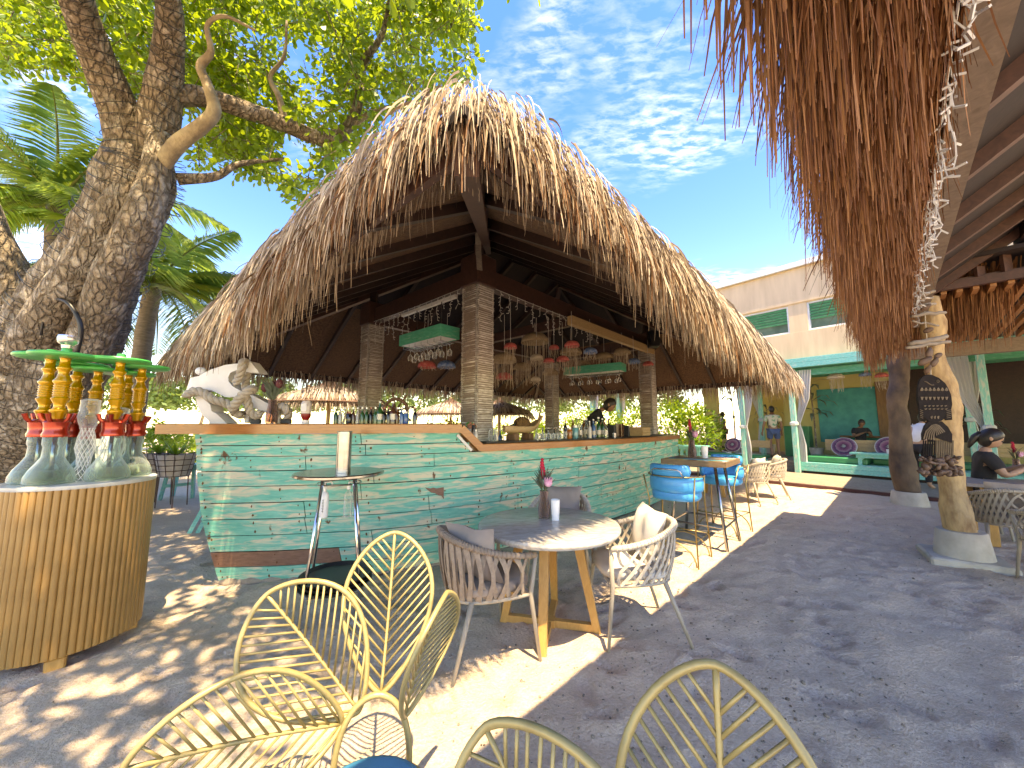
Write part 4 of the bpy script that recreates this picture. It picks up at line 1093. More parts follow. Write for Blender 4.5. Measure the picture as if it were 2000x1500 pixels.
mb = MB(); mb.box((0, 0, .03), (.085, .085, .056), rz=-radians(25)); mb.build('hub', M['oak'], rtab)

# ------------------------------------------------------------------ vases with flowers
M['vglass'] = glass_mat('brown_glass', (.62, .48, .44))
M['stem'] = pm('stems', (.10, .16, .06), (.16, .12, .07), scale=12, rough=.7)
M['redfl'] = pm('red_bloom', (.55, .015, .05), (.36, .01, .03), scale=30, rough=.7, bmp=.5, bscale=90)
M['pinkfl'] = pm('pink_bloom', (.68, .22, .42), (.78, .45, .58), scale=30, rough=.7, bmp=.5, bscale=90)
M['greyleaf'] = leaf_mat('grey_leaf', [(.10, .14, .11), (.15, .19, .15), (.07, .10, .07)], (.1, .15, .08), .2, .6)
M['cupwhite'] = pm('cup_white', (.8, .8, .8), (.74, .74, .74), rough=.35)
def vase(loc, lab, h=.20, s=1.0, seed=1, red=True, pink=True, dark=False):
    o = thing('flower_vase', lab, 'vase', tuple(loc)); r_ = random.Random(seed)
    mb = MB(); prof = [(.005, .0), (.040, .0), (.046, .02), (.047, .07), (.036, .13), (.030, .17), (.032, .20), (.036, .205), (.033, .205), (.028, .2), (.027, .17), (.033, .13), (.043, .07), (.042, .02), (.005, .012)]
    n = 24; vs = []; fs = []
    for i, (r, z) in enumerate(prof):
        for k in range(n):
            a = 2 * pi * k / n; rr_ = r * (1 + (.05 if k % 2 else -.05) * (1 if i < 9 else 0)); vs.append((rr_ * cos(a) * s, rr_ * sin(a) * s, z * s))
    for i in range(len(prof) - 1):
        for k in range(n): fs.append((i * n + k, i * n + (k + 1) % n, (i + 1) * n + (k + 1) % n, (i + 1) * n + k))
    mb.add(vs, fs); mb.build('glass', M['vglass'], o, smooth=True)
    mb = MB()
    for k in range(9):
        a = r_.uniform(0, 2 * pi); mb.tube([V(.02 * cos(a) * s, .02 * sin(a) * s, .015 * s), V(.012 * cos(a + 2) * s, .012 * sin(a + 2) * s, .2 * s), V(.05 * cos(a + 2.4) * s, .05 * sin(a + 2.4) * s, .31 * s)], .0035 * s, 5)
    mb.build('stems', M['stem'], o, kind='stuff')
    mb = MB()
    for k in range(60):
        a = r_.uniform(0, 2 * pi); z0 = r_.uniform(.2, .30) * s; L = r_.uniform(.06, .14) * s; tl = r_.uniform(.3, 1.0)
        p = V(.015 * cos(a) * s, .015 * sin(a) * s, z0); d = V(cos(a) * tl, sin(a) * tl, 1).normalized(); pts = [p, p + d * L * .5, p + d * L + V(0, 0, -.01 * s)]
        mb.ribbon(pts, [.006 * s, .016 * s, .002 * s], d.orthogonal().normalized())
    mb.build('foliage', M['greyleaf'], o, kind='stuff')
    if red:
        mb = MB(); 
        for k in range(7): mb.ball((.004 * sin(k) * s - .01 * s, .004 * cos(k * 2) * s, (.31 + k * .022) * s), (.022 - abs(k - 2.5) * .002) * s, 9, 5, (1, 1, .8))
        mb.build('red_flower', M['redfl'], o, smooth=True)
    if pink:
        mb = MB(); mb.ball((.03 * s, -.03 * s, .27 * s), .032 * s, 12, 7)
        for k in range(14):
            a = 2 * pi * k / 14; c_ = V(.03 * s, -.03 * s, .26 * s); mb.ribbon([c_, c_ + V(cos(a) * .03, sin(a) * .03, .02) * s, c_ + V(cos(a) * .035, sin(a) * .035, .055) * s], [.012 * s, .018 * s, .003 * s], V(-sin(a), cos(a), 0))
        mb.build('pink_flower', M['pinkfl'], o, smooth=True)
    return o
def cup(loc, lab, h=.155, r=.036, mat=None):
    mb = MB(); mb.lathe([(.002, .0), (r * .82, .0), (r, h), (r * .92, h), (r * .76, .006), (.002, .006)], loc, 22, cap=False); return tag(mb.build('cup', mat or M['cupwhite'], smooth=40), lab, 'cup')
p = G(1063, 1012, .753); vase(p, 'brown ribbed glass vase with red and pink flowers on the round stone table', s=1.05, seed=1)
p = G(1085, 1015, .753); cup(p, 'tall white napkin cup on the round stone table')

# ------------------------------------------------------------------ leaf petal chairs
M['gold'] = pm('gold_paint', (.40, .315, .14), (.30, .225, .10), scale=14, rough=.45, metal=.25, bmp=.15, bscale=60, spread=(.5, .75))
M['bluepad'] = pm('blue_cushion', (.01, .22, .42), (.015, .27, .5), rough=.7)
def hw(t): return .19 * max(0.0, sin(pi * min(1, max(0, t)) ** 1.25)) ** .58 if 0 < t < 1 else 0
def petal_pt(t, s, base, tip, tang, inn):
    """t along the axis, s -1..1 across; slightly cupped"""
    p = base.lerp(tip, t); w = hw(t)
    return p + tang * (s * w) + inn * (.045 * s * s * (w / .19) + .02 * sin(pi * t) * -1)
def petal_chair(name, label, petals, S, hoop_c):
    """petals: (base, tip, tangent, width) in metres; S seat centre, hoop_c foot of the back hoop"""
    o = thing(name, label, 'chair', (hoop_c.x, hoop_c.y, 0))
    L_ = lambda p: p - V(hoop_c.x, hoop_c.y, 0)
    ring = [L_(S + V(.205 * cos(a), .205 * sin(a), .36)) for a in [2 * pi * i / 32 for i in range(32)]]
    mb = MB(); mb.tube(ring, .011, 8, closed=True); mb.build('seat_ring', M['gold'], o, smooth=True)
    back = (V(hoop_c.x, hoop_c.y, 0) - S).normalized(); sd = V(-back.y, back.x, 0)
    mb = MB(); mb.tube([sd * (.125 * cos(a)) + back * (.04 * sin(a) - .03) + V(0, 0, .30 + .23 * sin(a) ** .8) for a in [pi * i / 24 for i in range(25)]], .011, 8); mb.build('back_hoop', M['gold'], o, smooth=True)
    for (base, tip, tang, wid) in petals:
        base = L_(base); tip = L_(tip)
        ax = (tip - base).normalized(); tang = (tang - ax * tang.dot(ax)).normalized(); inn = tang.cross(ax)
        if inn.dot(L_(S) - base + V(0, 0, .3)) < 0: inn = -inn
        f = lambda t, s: petal_pt(t, s * wid, base, tip, tang, inn)
        n = 26; ts = [.5 - .5 * cos(pi * i / n) for i in range(n + 1)]
        rim = [f(t, -1) for t in ts] + [f(t, 1) for t in ts[-2:0:-1]]
        mb = MB(); mb.tube(rim, .0092, 8, closed=True); mb.build('leaf_rim', M['gold'], o, smooth=True)
        mb = MB(); mb.tube([f(t, 0) for t in [i / 12 for i in range(13)]], .0065, 6); mb.build('midrib', M['gold'], o, smooth=True)
        for k in range(14):
            t0 = .01 + k * .065
            for sg in (-1, 1):
                t1 = None
                for q in range(1, 80):
                    tt = t0 + q * .01; s_ = (tt - t0) * .56 / max(.001, hw(tt) * wid) if tt < .998 else 2
                    if s_ >= 1: t1 = tt; break
                if t1 is None or t1 > .995: continue
                mb = MB(); mb.tube([f(t0, 0), f(t1, sg)], .0042, 6); mb.build('rib', M['gold'], o, smooth=True)
    for k in range(4):
        a = atan2(back.y, back.x) + pi / 4 + k * pi / 2; mb = MB(); mb.tube([L_(S + V(.19 * cos(a), .19 * sin(a), .36)), L_(S + V(.24 * cos(a), .24 * sin(a), 0))], .011, 8); mb.build('leg', M['gold'], o, smooth=True)
    mb = MB(); mb.lathe([(.01, .372), (.17, .372), (.185, .38), (.185, .395), (.16, .408), (.01, .412)], tuple(L_(S)), 28); mb.build('seat_cushion', M['bluepad'], o, smooth=True)
    return o
PS = V(-.43, 1.19, 0); PH = V(-.49, 1.44, 0)
PET = [(V(-.60, 1.43, .45), V(-1.00, 1.05, .62), V(0, .1, 1), 1.05), (V(-.555, 1.46, .47), V(-.93, 1.48, .86), V(.5, .35, .75), 1.08), (V(-.49, 1.50, .50), V(-.525, 1.72, 1.02), V(1, .15, 0), .92), (V(-.385, 1.45, .46), V(-.25, 1.50, .86), V(.16, .9, -.42), .95)]
pc1 = petal_chair('leaf_back_chair', 'gold metal chair with openwork leaf petals standing nearest the steel stand', PET, PS, PH)
pc2 = dup(pc1, (.265, .56, 0), radians(-38), 'gold metal leaf chair standing on the open sand away from the tables')

# ------------------------------------------------------------------ blue bar stools and their table
M['blue'] = pm('blue_vinyl', (.005, .30, .62), (.01, .36, .70), scale=3, rough=.35, bmp=.15, bscale=8)
M['brass'] = pm('aged_brass', (.46, .33, .14), (.34, .24, .10), scale=14, rough=.35, metal=.8)
def blue_stool(label):
    o = thing('blue_bar_stool', label, 'bar stool', group=None)        # faces -Y
    mb = MB(); n = 24; vs = []; fs = []
    prof = [(.86, .66), (.95, .665), (1, .69), (1, .74), (.95, .765), (.5, .775), (.02, .775)]
    for r, z in prof:
        for i in range(n):
            a = 2 * pi * i / n; vs.append((.25 * r * (abs(cos(a)) ** .7) * (1 if cos(a) > 0 else -1), .23 * r * (abs(sin(a)) ** .7) * (1 if sin(a) > 0 else -1), z))
    for i in range(len(prof) - 1):
        for k in range(n): fs.append((i * n + k, i * n + (k + 1) % n, (i + 1) * n + (k + 1) % n, (i + 1) * n + k))
    mb.add(vs, fs); mb.add([vs[i] for i in range(n)], [tuple(range(n))[::-1]]); mb.build('seat', M['blue'], o, smooth=True)
    def wrap(z0, z1, th, a0, a1, rx, ry, name, bulge=.5):
        mb = MB(); n = 18; m_ = 12; vs = []; fs = []
        for i in range(n + 1):
            a = a0 + (a1 - a0) * i / n; c_ = V(rx * cos(a), ry * sin(a), (z0 + z1) / 2); d = V(cos(a), sin(a), 0); endk = min(1, min(i, n - i) / 1.5 + .35)
            for k in range(m_):
                q = 2 * pi * k / m_; e = .75
                vs.append(c_ + d * (th / 2 * (abs(cos(q)) ** e) * (1 if cos(q) > 0 else -1) * endk) + V(0, 0, (z1 - z0) / 2 * (abs(sin(q)) ** e) * (1 if sin(q) > 0 else -1) * endk))
        for i in range(n):
            for k in range(m_): fs.append((i * m_ + k, i * m_ + (k + 1) % m_, (i + 1) * m_ + (k + 1) % m_, (i + 1) * m_ + k))
        fs.append(tuple(range(m_))[::-1]); fs.append(tuple(n * m_ + k for k in range(m_)))
        mb.add(vs, fs); mb.build(name, M['blue'], o, smooth=True)
    wrap(.75, .925, .07, radians(-25), radians(205), .255, .235, 'arm_pad')
    wrap(.925, 1.06, .09, radians(38), radians(142), .26, .25, 'back_roll')
    mb = MB(); mb.tube([V(.30 * cos(a), .285 * sin(a), .93) for a in [radians(-20 + 220 * i / 20) for i in range(21)]], .008, 6); mb.build('arm_rail', M['brass'], o, smooth=True)
    mb = MB(); mb.tube([V(.17, .27, .93), V(.15, .315, 1.0), V(.12, .322, 1.015), V(-.12, .322, 1.015), V(-.15, .315, 1.0), V(-.17, .27, .93)], .008, 6); mb.build('back_handle', M['chrome'], o, smooth=True)
    for sx in (-1, 1):
        for sy in (-1, 1):
            top = V(.285 * sx * (.97), .25 * sy if sy > 0 else -.10, .93); 
            mb = MB(); mb.tube([top, V(.24 * sx, .20 * sy, .66), V(.27 * sx, .25 * sy, 0)], .0085, 6); mb.build('leg', M['brass'], o, smooth=True)
    mb = MB(); mb.tube([V(sx * .258, sy * .228, .27) for sx, sy in ((-1, -1), (1, -1), (1, 1), (-1, 1))], .008, 6, closed=True); mb.build('foot_rest', M['brass'], o, smooth=True)
    mb = MB(); mb.tube([V(.25 * cos(a), -.24, .02 + .22 * sin(a)) for a in [pi * i / 14 for i in range(15)]], .008, 6); mb.build('arch_brace', M['brass'], o, smooth=True)
    mb = MB(); mb.tube([V(.25 * cos(a), .24, .02 + .22 * sin(a)) for a in [pi * i / 14 for i in range(15)]], .008, 6); mb.build('arch_brace', M['brass'], o, smooth=True)
    return o
st1 = blue_stool('bright blue padded bar stool with its back to the round table'); place(st1, 1.90, 4.38, radians(48))
st2 = dup(st1, (0, 0, 0), 0, 'bright blue padded bar stool on the far side of the tall plank table'); place(st2, 3.02, 5.45, radians(218))
HTC = V(2.50, 4.98, 0)
htab = thing('tall_bar_table', 'tall square table with painted plank top on angled steel legs', 'table', tuple(HTC), UA)
tops = [painted_wood('plank_blue', (.02, .40, .50), (.05, .5, .58), (.35, .25, .16), .58), M['rail'], painted_wood('plank_pale', (.40, .50, .42), (.5, .55, .45), (.32, .2, .12), .5), wood('plank_brown', (.2, .1, .05), (.34, .19, .1))]
for k in range(5):
    mb = MB(); mb.bbox((-.30 + k * .15, 0, 1.03), (.147, .72, .05), .004); mb.build('top_plank', tops[(k * 3 + 1) % 4], htab)
for q in ((-.372, 0, 0), (.372, 0, 0)):
    pass
mb = MB()
for (x, y, w, l) in ((0, -.372, .764, .02), (0, .372, .764, .02)): mb.box((x, y, 1.025), (w, l, .065))
for (x, y, w, l) in ((-.377, 0, .02, .722), (.377, 0, .02, .722)): mb.box((x, y, 1.025), (w, l, .065))
mb.build('edge_band', wood('edge_wood', (.17, .10, .055), (.27, .17, .09)), htab)
for sx in (-1, 1):
    for sy in (-1, 1):
        mb = MB(); mb.tube([V(.22 * sx, .22 * sy, .99), V(.33 * sx, .33 * sy, 0)], .019, 8); mb.build('leg', M['steel'], htab, smooth=True)
mb = MB(); c4_ = [V(.30 * sx, .30 * sy, .27) for sx, sy in ((-1, -1), (1, -1), (1, 1), (-1, 1))]; mb.tube(c4_, .014, 6, closed=True); mb.build('stretcher', M['steel'], htab)
mb = MB(); mb.box((0, 0, .985), (.5, .5, .025)); mb.build('mount_frame', M['steel'], htab)
p = HTC + V(-.05, .12, 1.056); vase(p, 'vase with red and pale flowers on the tall plank table', s=1.15, seed=5)
cup(HTC + V(.09, .06, 1.056), 'white napkin cup on the tall plank table', .16, .042)
# oak foot frame of a dining table behind the stools
ft = thing('dining_table', 'golden legged table half hidden between the far rope armchairs and the bar', 'table', (4.35, 8.15, 0), UA)
mb = MB(); mb.lathe([(.02, .71), (.40, .71), (.41, .73), (.40, .75), (.02, .75)], n=32); mb.build('stone_top', M['travertine'], ft, smooth=35)
for k in range(4):
    a = pi / 4 + k * pi / 2; mb = MB(); mb.beam(V(.2 * cos(a), .2 * sin(a), .7), V(.33 * cos(a), .33 * sin(a), 0), .06, .06); mb.build('leg', M['oak'], ft)

# ------------------------------------------------------------------ grey dining table on the right
gt = thing('grey_dining_table', 'grey plank dining table beside the pale log post where a woman sits', 'table', (6.62, 4.72, 0), radians(-35))
M['greytop'] = wood('grey_plank', (.24, .19, .16), (.36, .30, .26), scale=4, stretch=(8, 1, 1), rough=.5)
for k in range(4):
    mb = MB(); mb.bbox((0, -.33 + k * .22, .745), (1.5, .217, .045), .004); mb.build('top_plank', M['greytop'], gt)
for sx in (-.55, .55):
    for sy in (-.3, .3):
        mb = MB(); mb.bbox((sx, sy, .361), (.09, .09, .722), .006); mb.build('leg', M['oak'], gt)

# ------------------------------------------------------------------ steel stand with trays, cooler tube and bottles
SC = V(-1.44, 3.16, 0)
ss = thing('steel_stand', 'tall round stainless stand with four thin legs in front of the bar', 'stand', tuple(SC), radians(20))
mb = MB(); mb.lathe([(.01, 1.085), (.345, 1.085), (.35, 1.09), (.35, 1.105), (.34, 1.112), (.01, 1.112)], n=48); mb.build('round_top', M['steel'], ss, smooth=35)
for k in range(4):
    a = pi / 4 + k * pi / 2; mb = MB(); mb.tube([V(.16 * cos(a), .16 * sin(a), 1.084), V(.30 * cos(a), .30 * sin(a), 0)], .012, 8); mb.build('leg', M['chrome'], ss, smooth=True)
mb = MB(); mb.tube([V(.275 * cos(pi / 4 + k * pi / 2), .275 * sin(pi / 4 + k * pi / 2), .20) for k in range(4)], .006, 6, closed=True); mb.build('shelf_rod', M['chrome'], ss)
mb = MB(); mb.tube([V(.17 * cos(a), .17 * sin(a), 1.02) for a in [2 * pi * i / 24 for i in range(24)]], .006, 6, closed=True); mb.build('hanging_ring', M['chrome'], ss)
for k in range(3):
    mb = MB(); rr2 = .285 - k * .005; mb.lathe([(.01, 0), (rr2 - .03, 0), (rr2, .03), (rr2 - .006, .032), (rr2 - .035, .008), (.01, .008)], tuple(SC + V(.01 * k, -.01 * k, .215 + k * .033)), 40)
    tag(mb.build('serving_tray', M['black'], smooth=35), ('round black serving tray, lowest of the stack on the steel stand', 'round black serving tray in the middle of the stack on the steel stand', 'round black serving tray, topmost of the stack on the steel stand')[k], 'tray')
mb = MB(); mb.lathe([(.01, 0), (.058, 0), (.058, .33), (.062, .335), (.055, .335), (.052, .01), (.01, .01)], tuple(SC + V(.05, -.06, 1.113)), 28)
tag(mb.build('wine_cooler', M['steel'], smooth=35), 'shiny steel cylinder cooler standing on the round steel stand', 'wine cooler')
def spray(loc, lab, text):
    o = thing('hanging_bottle', lab, 'bottle', tuple(loc))
    mb = MB(); mb.lathe([(.005, 0), (.03, 0), (.033, .01), (.033, .17), (.025, .195), (.012, .205), (.012, .22), (.005, .22)], n=18); mb.build('body', M['cupwhite'] if text else glass_mat('clear_bottle', (.85, .88, .85)), o, smooth=40)
    mb = MB(); mb.lathe([(.005, .221), (.015, .221), (.015, .25), (.005, .25)], n=12); mb.tube([V(0, 0, .24), V(0, 0, .275), V(.05, 0, .28), V(.06, 0, .26)], .007, 6); mb.build('pump', M['cupwhite'], o, smooth=40)
    if text:
        mb = MB(); pts = [V(.006 + .007 * sin(i * 1.7) * (1 + .5 * sin(i * .6)), -.0336, .045 + i * .0022) for i in range(46)]
        mb.tube(pts, .0011, 4); mb.build('lettering', M['black'], o)
    return o
spray(SC + V(-.09, -.06, .755), 'white pump bottle with black script hanging under the steel stand', True)
spray(SC + V(.10, -.05, .755), 'clear pump bottle hanging under the steel stand', False)
# ------------------------------------------------------------------ fluted cabinet with hookahs
CC = V(-3.04, 2.68, 0); CZ = 1.12
cab = thing('fluted_cabinet', 'round fluted golden wood cabinet at the foot of the big tree', 'cabinet', tuple(CC))
M['flute'] = wood('fluted_gold', (.31, .155, .045), (.42, .23, .075), scale=5, stretch=(6, 6, .8), rough=.38, coat=.2, bmp=.08)
RX = .365; nfl = 66; sl = None
for k in range(nfl):
    a = 2 * pi * (k + .5) / nfl; wdt = 2 * pi * RX / nfl * 1.0
    if sl is None:
        mb = MB(); pts = [(-wdt / 2, -.01)] + [(-wdt / 2 * cos(pi * i / 6), .012 * sin(pi * i / 6)) for i in range(7)] + [(wdt / 2, -.01)]
        mb.prism(pts, CZ - .11, Matrix.Translation((0, 0, .085 + (CZ - .11) / 2))); sl = mb.mesh('fluted_slat', smooth=35)
    o_ = obj('fluted_slat', sl, M['flute'], cab); o_.location = (RX * cos(a), RX * sin(a), 0); o_.rotation_euler = (0, 0, a - pi / 2)
mb = MB(); mb.lathe([(.01, .08), (RX - .004, .08), (RX - .004, CZ - .03), (.01, CZ - .03)], n=40); mb.build('carcass', M['oak'], cab)
mb = MB(); mb.lathe([(.01, CZ - .028), (RX + .012, CZ - .028), (RX + .016, CZ - .02), (RX + .014, CZ - .004), (RX, CZ), (.01, CZ)], n=56); mb.build('white_top', pm('cab_top', (.55, .55, .52), (.45, .45, .42), rough=.25), cab, smooth=35)
for k in range(4):
    a = pi / 4 + k * pi / 2; mb = MB(); mb.bbox((.31 * cos(a), .31 * sin(a), .04), (.09, .09, .08), .01, rz=a); mb.build('foot', M['oak'], cab)
M['hglass'] = glass_mat('green_glass', (.72, .84, .82), thin=.30)
M['hgold'] = pm('gold_stem', (.62, .33, .015), (.5, .25, .01), scale=6, rough=.22, metal=.35, coat=.4)
M['hred'] = pm('red_metal', (.42, .035, .015), (.32, .025, .012), scale=6, rough=.25, metal=.5, coat=.4)
M['hgreen'] = pm('green_plate', (.02, .40, .10), (.03, .48, .14), scale=6, rough=.35)
M['hblack'] = pm('black_lacquer', (.012, .012, .018), (.02, .02, .026), rough=.15, coat=.5)
M['water'] = glass_mat('water', (.66, .72, .55), thin=.2)
hk = {}
def meshes():
    mb = MB(); mb.lathe([(.005, 0), (.088, 0), (.098, .012), (.096, .04), (.082, .075), (.058, .115), (.043, .145), (.040, .20), (.046, .215), (.046, .26), (.040, .262)], n=30, cap=False); hk['base'] = mb.mesh('glass_base', smooth=True)
    mb = MB(); mb.lathe([(.005, .008), (.090, .012), (.089, .04), (.076, .07), (.005, .072)], n=24); hk['water'] = mb.mesh('water', smooth=True)
    mb = MB(); mb.lathe([(.02, .255), (.052, .255), (.054, .27), (.048, .285), (.050, .32), (.053, .335), (.042, .35), (.03, .355)], n=26)
    for k in range(5):
        a = 2 * pi * k / 5; mb.tube([V(.035 * cos(a), .035 * sin(a), .33), V(.058 * cos(a), .058 * sin(a), .355), V(.068 * cos(a), .068 * sin(a), .385)], [.011, .010, .012], 7)
    hk['crown'] = mb.mesh('red_hub', smooth=40)
    prof = [(.02, .35), (.024, .365), (.030, .385), (.036, .395), (.036, .405), (.026, .412), (.022, .425), (.024, .44), (.034, .46), (.038, .47), (.030, .478)]
    for k in range(5): z = .482 + k * .013; prof += [(.029, z), (.033, z + .004), (.033, z + .008), (.029, z + .012)]
    prof += [(.030, .55), (.038, .562), (.037, .57), (.027, .585), (.021, .61), (.022, .625), (.030, .637), (.031, .645), (.022, .655), (.02, .69), (.024, .70)]
    mb = MB(); mb.lathe(prof, n=22); hk['stem'] = mb.mesh('stem', smooth=50)
    mb = MB(); mb.lathe([(.01, .70), (.10, .697), (.128, .700), (.14, .706), (.142, .715), (.138, .722), (.125, .716), (.10, .710), (.03, .714), (.022, .73), (.020, .755), (.01, .757)], n=36); hk['plate'] = mb.mesh('ash_plate', smooth=40)
    mb = MB(); mb.lathe([(.012, .757), (.022, .757), (.024, .775), (.040, .79), (.043, .815), (.040, .83), (.036, .83), (.036, .80), (.01, .79)], n=22); hk['bowl'] = mb.mesh('bowl', smooth=40)
meshes()
def hookah(px, py, lab, s=1.0, black=False, bowl=False, rz=0.0, z=None):
    p = G(px, py, CZ) if z is None else z
    o = thing('hookah', lab, 'hookah', (p.x, p.y, CZ + .0005), rz)
    s *= 1.18
    mk = lambda n, m_: setattr(obj(n[1], hk[n[0]], m_, o), 'scale', (s, s, s))
    mk(('base', 'glass_base'), M['hblack'] if black else M['hglass'])
    if not black: mk(('water', 'water'), M['water'])
    if not black: mk(('crown', 'hub_ring'), M['hred'])
    else: mk(('crown', 'hub_ring'), M['hblack'])
    mk(('stem', 'stem'), M['hblack'] if black else M['hgold']); mk(('plate', 'ash_plate'), M['hblack'] if black else M['hgreen'])
    if bowl: mk(('bowl', 'bowl'), pm('silver_bowl', (.6, .6, .62), (.5, .5, .5), rough=.25, metal=.8))
    # stainless dip tube
    mb = MB(); mb.tube([V(0, 0, .03), V(0, 0, .26)], .010, 8); o2 = mb.build('dip_tube', M['steel'], o, smooth=True); o2.scale = (s, s, s)
    return o
import copy as _c
def cabpt(dx, dy): return CC + V(dx, dy, 0)
hookah(0, 0, 'gold stemmed hookah with silver bowl at the front of the cabinet top', bowl=True, z=cabpt(.03, -.22))
hookah(0, 0, 'gold stemmed hookah partly hidden behind the one with a silver bowl', z=cabpt(-.12, -.18), rz=.5)
hookah(0, 0, 'gold stemmed hookah at the rear of the cabinet beside the tree trunk', z=cabpt(-.16, .02), rz=.9, s=.97)
hookah(0, 0, 'gold stemmed hookah on the cabinet edge towards the bar', z=cabpt(.20, -.03), rz=.3)
hookah(0, 0, 'gold stemmed hookah in the second row on the bar side of the cabinet', z=cabpt(.16, .17), rz=1.2, s=.98)
hookah(0, 0, 'all black hookah between the gold ones against the tree trunk', black=True, z=cabpt(-.02, .03), s=.93)
hookah(0, 0, 'short gold stemmed hookah behind the clear glass vases', z=cabpt(.0, .23), s=.93, rz=.2)
M['cglass'] = glass_mat('clear_glass', (.90, .93, .92), thin=.5)
M['net'] = pm('white_net', (.7, .7, .68), (.6, .6, .58), rough=.4)
for i, (dx, dy, hh, lab) in enumerate(((.10, -.10, .52, 'tall clear glass water pipe vase wrapped in white netting, in the cabinet middle'), (.08, .12, .47, 'clear glass water pipe vase behind the netted one on the cabinet'))):
    o = thing('glass_pipe_vase', lab, 'glass vase', tuple(cabpt(dx, dy) + V(0, 0, CZ)))
    prof = [(.06, 0), (.072, .01), (.060, .05), (.030, .10), (.034, .16), (.048, .22), (.040, .30), (.030, .34), (.050, .40), (.058, .44), (.05, .47), (.05, hh)]
    mb = MB(); mb.lathe(prof, n=26, cap=False); mb.build('glass', M['cglass'], o, smooth=True)
    mb = MB(); mb.lathe([(.01, hh), (.048, hh), (.05, hh + .03), (.03, hh + .04), (.01, hh + .04)], n=20); mb.build('lid', M['cglass'], o, smooth=35)
    if i == 0:
        mb = MB()
        import bisect
        def rad(z):
            for q in range(len(prof) - 1):
                if prof[q][1] <= z <= prof[q + 1][1]:
                    t = (z - prof[q][1]) / max(1e-6, prof[q + 1][1] - prof[q][1]); return prof[q][0] * (1 - t) + prof[q + 1][0] * t
            return .05
        for k in range(12):
            for sg in (-1, 1):
                pts = [V((rad(z) + .002) * cos(2 * pi * k / 12 + sg * z * 9), (rad(z) + .002) * sin(2 * pi * k / 12 + sg * z * 9), z) for z in [i2 * .02 for i2 in range(19)]]
                mb.tube(pts, .0016, 4)
        mb.build('netting', M['net'], o, kind='stuff')
# hoses hanging on the tree
mb = MB(); pts = [D(75, 600, 4.3), D(95, 585, 4.15), D(130, 590, 4.1), D(152, 620, 4.1), D(158, 650, 4.1), D(150, 690, 4.1)]
mb.tube(catmull(pts, 6), .022, 8); tag(mb.build('hookah_hose', M['black'], smooth=True), 'thick black hose looped over the tree trunk above the hookahs', 'hose')
mb = MB(); pts = [D(110, 560, 4.2), D(85, 580, 4.15), D(70, 620, 4.15), D(74, 650, 4.15), D(66, 640, 4.15), D(78, 600, 4.12), D(90, 575, 4.12), D(80, 655, 4.12)]
mb.tube(catmull(pts, 6), .012, 6); tag(mb.build('cable_bundle', M['black'], smooth=True), 'tangled thin black cable hanging on the tree trunk', 'cable')

# ------------------------------------------------------------------ white anchor with rope on the raised countertop
def ap(cx, cy, d=3.72): return D(350 + cx / 6.9, 680 + cy / 6.9, d)
anc = thing('anchor', 'large white anchor wound with thick rope on the raised end of the bar', 'anchor', tuple(ap(350, 1030)))
def aslab(pts, d0, d1, name, mat):
    mb = MB(); n = len(pts); a = [ap(x, y, d0) for x, y in pts]; off = Vector((0, d1 - d0, 0)); b_ = [p + off for p in a]
    mb.add(a + b_, [tuple(range(n)), tuple(range(2 * n - 1, n - 1, -1))] + [(i, n + i, n + (i + 1) % n, (i + 1) % n) for i in range(n)])
    return mb.build(name, mat, anc, world=True)
aslab([(150, 400), (260, 375), (420, 290), (620, 225), (800, 205), (860, 215), (850, 300), (760, 300), (690, 330), (660, 390), (665, 450), (720, 515), (830, 575), (780, 655), (620, 660), (440, 570), (300, 560), (200, 600), (110, 620), (95, 560)], 3.70, 3.86, 'arm', M['white'])
aslab([(850, 215), (955, 175), (1080, 330), (960, 330), (850, 305)], 3.69, 3.83, 'fluke', M['white'])
aslab([(215, 640), (330, 680), (420, 760), (435, 850), (500, 880), (640, 1015), (520, 1025), (400, 1040), (400, 985), (290, 880), (240, 770)], 3.68, 3.84, 'fluke', M['white'])
aslab([(250, 600), (330, 640), (300, 700), (240, 720)], 3.72, 3.85, 'crown', M['white'])
aslab([(800, 560), (960, 620), (1150, 720), (1330, 820), (1310, 900), (1140, 870), (960, 790), (860, 780), (780, 650)], 3.76, 3.88, 'shank', M['white'])
aslab([(860, 840), (950, 870), (930, 1000), (880, 1010)], 3.78, 3.86, 'stock', M['white'])
mb = MB(); mb.ball(ap(290, 310, 3.76), .035, 12, 8, (1.5, 1, 1.2)); mb.build('ball_end', M['white'], anc, smooth=True, world=True)
M['thickrope'] = pm('grey_rope', (.46, .42, .36), (.36, .32, .27), scale=20, rough=.95, bmp=.5, bscale=90)
def twisted(path, r, turns_per_m, mat, name, parent, strands=3):
    path = catmull([Vector(p) for p in path], 10); mb = MB(); L = 0; acc = [0]
    for i in range(1, len(path)): L += (path[i] - path[i - 1]).length; acc.append(L)
    for s_ in range(strands):
        pts = []; px = None
        for i, p in enumerate(path):
            t = (path[min(i + 1, len(path) - 1)] - path[max(0, i - 1)]).normalized()
            px = t.orthogonal().normalized() if px is None else (px - t * px.dot(t)).normalized()
            a = 2 * pi * (acc[i] * turns_per_m + s_ / strands); pts.append(p + (px * cos(a) + t.cross(px) * sin(a)) * r * .55)
        mb.tube(pts, r * .62, 7)
    return mb.build(name, mat, parent, smooth=True, world=True)
twisted([ap(90, 640, 3.62), ap(200, 580, 3.62), ap(320, 600, 3.63), ap(450, 690, 3.63), ap(600, 730, 3.66), ap(720, 800, 3.68), ap(760, 880, 3.72), ap(860, 900, 3.74)], .038, 6, M['thickrope'], 'rope', anc)
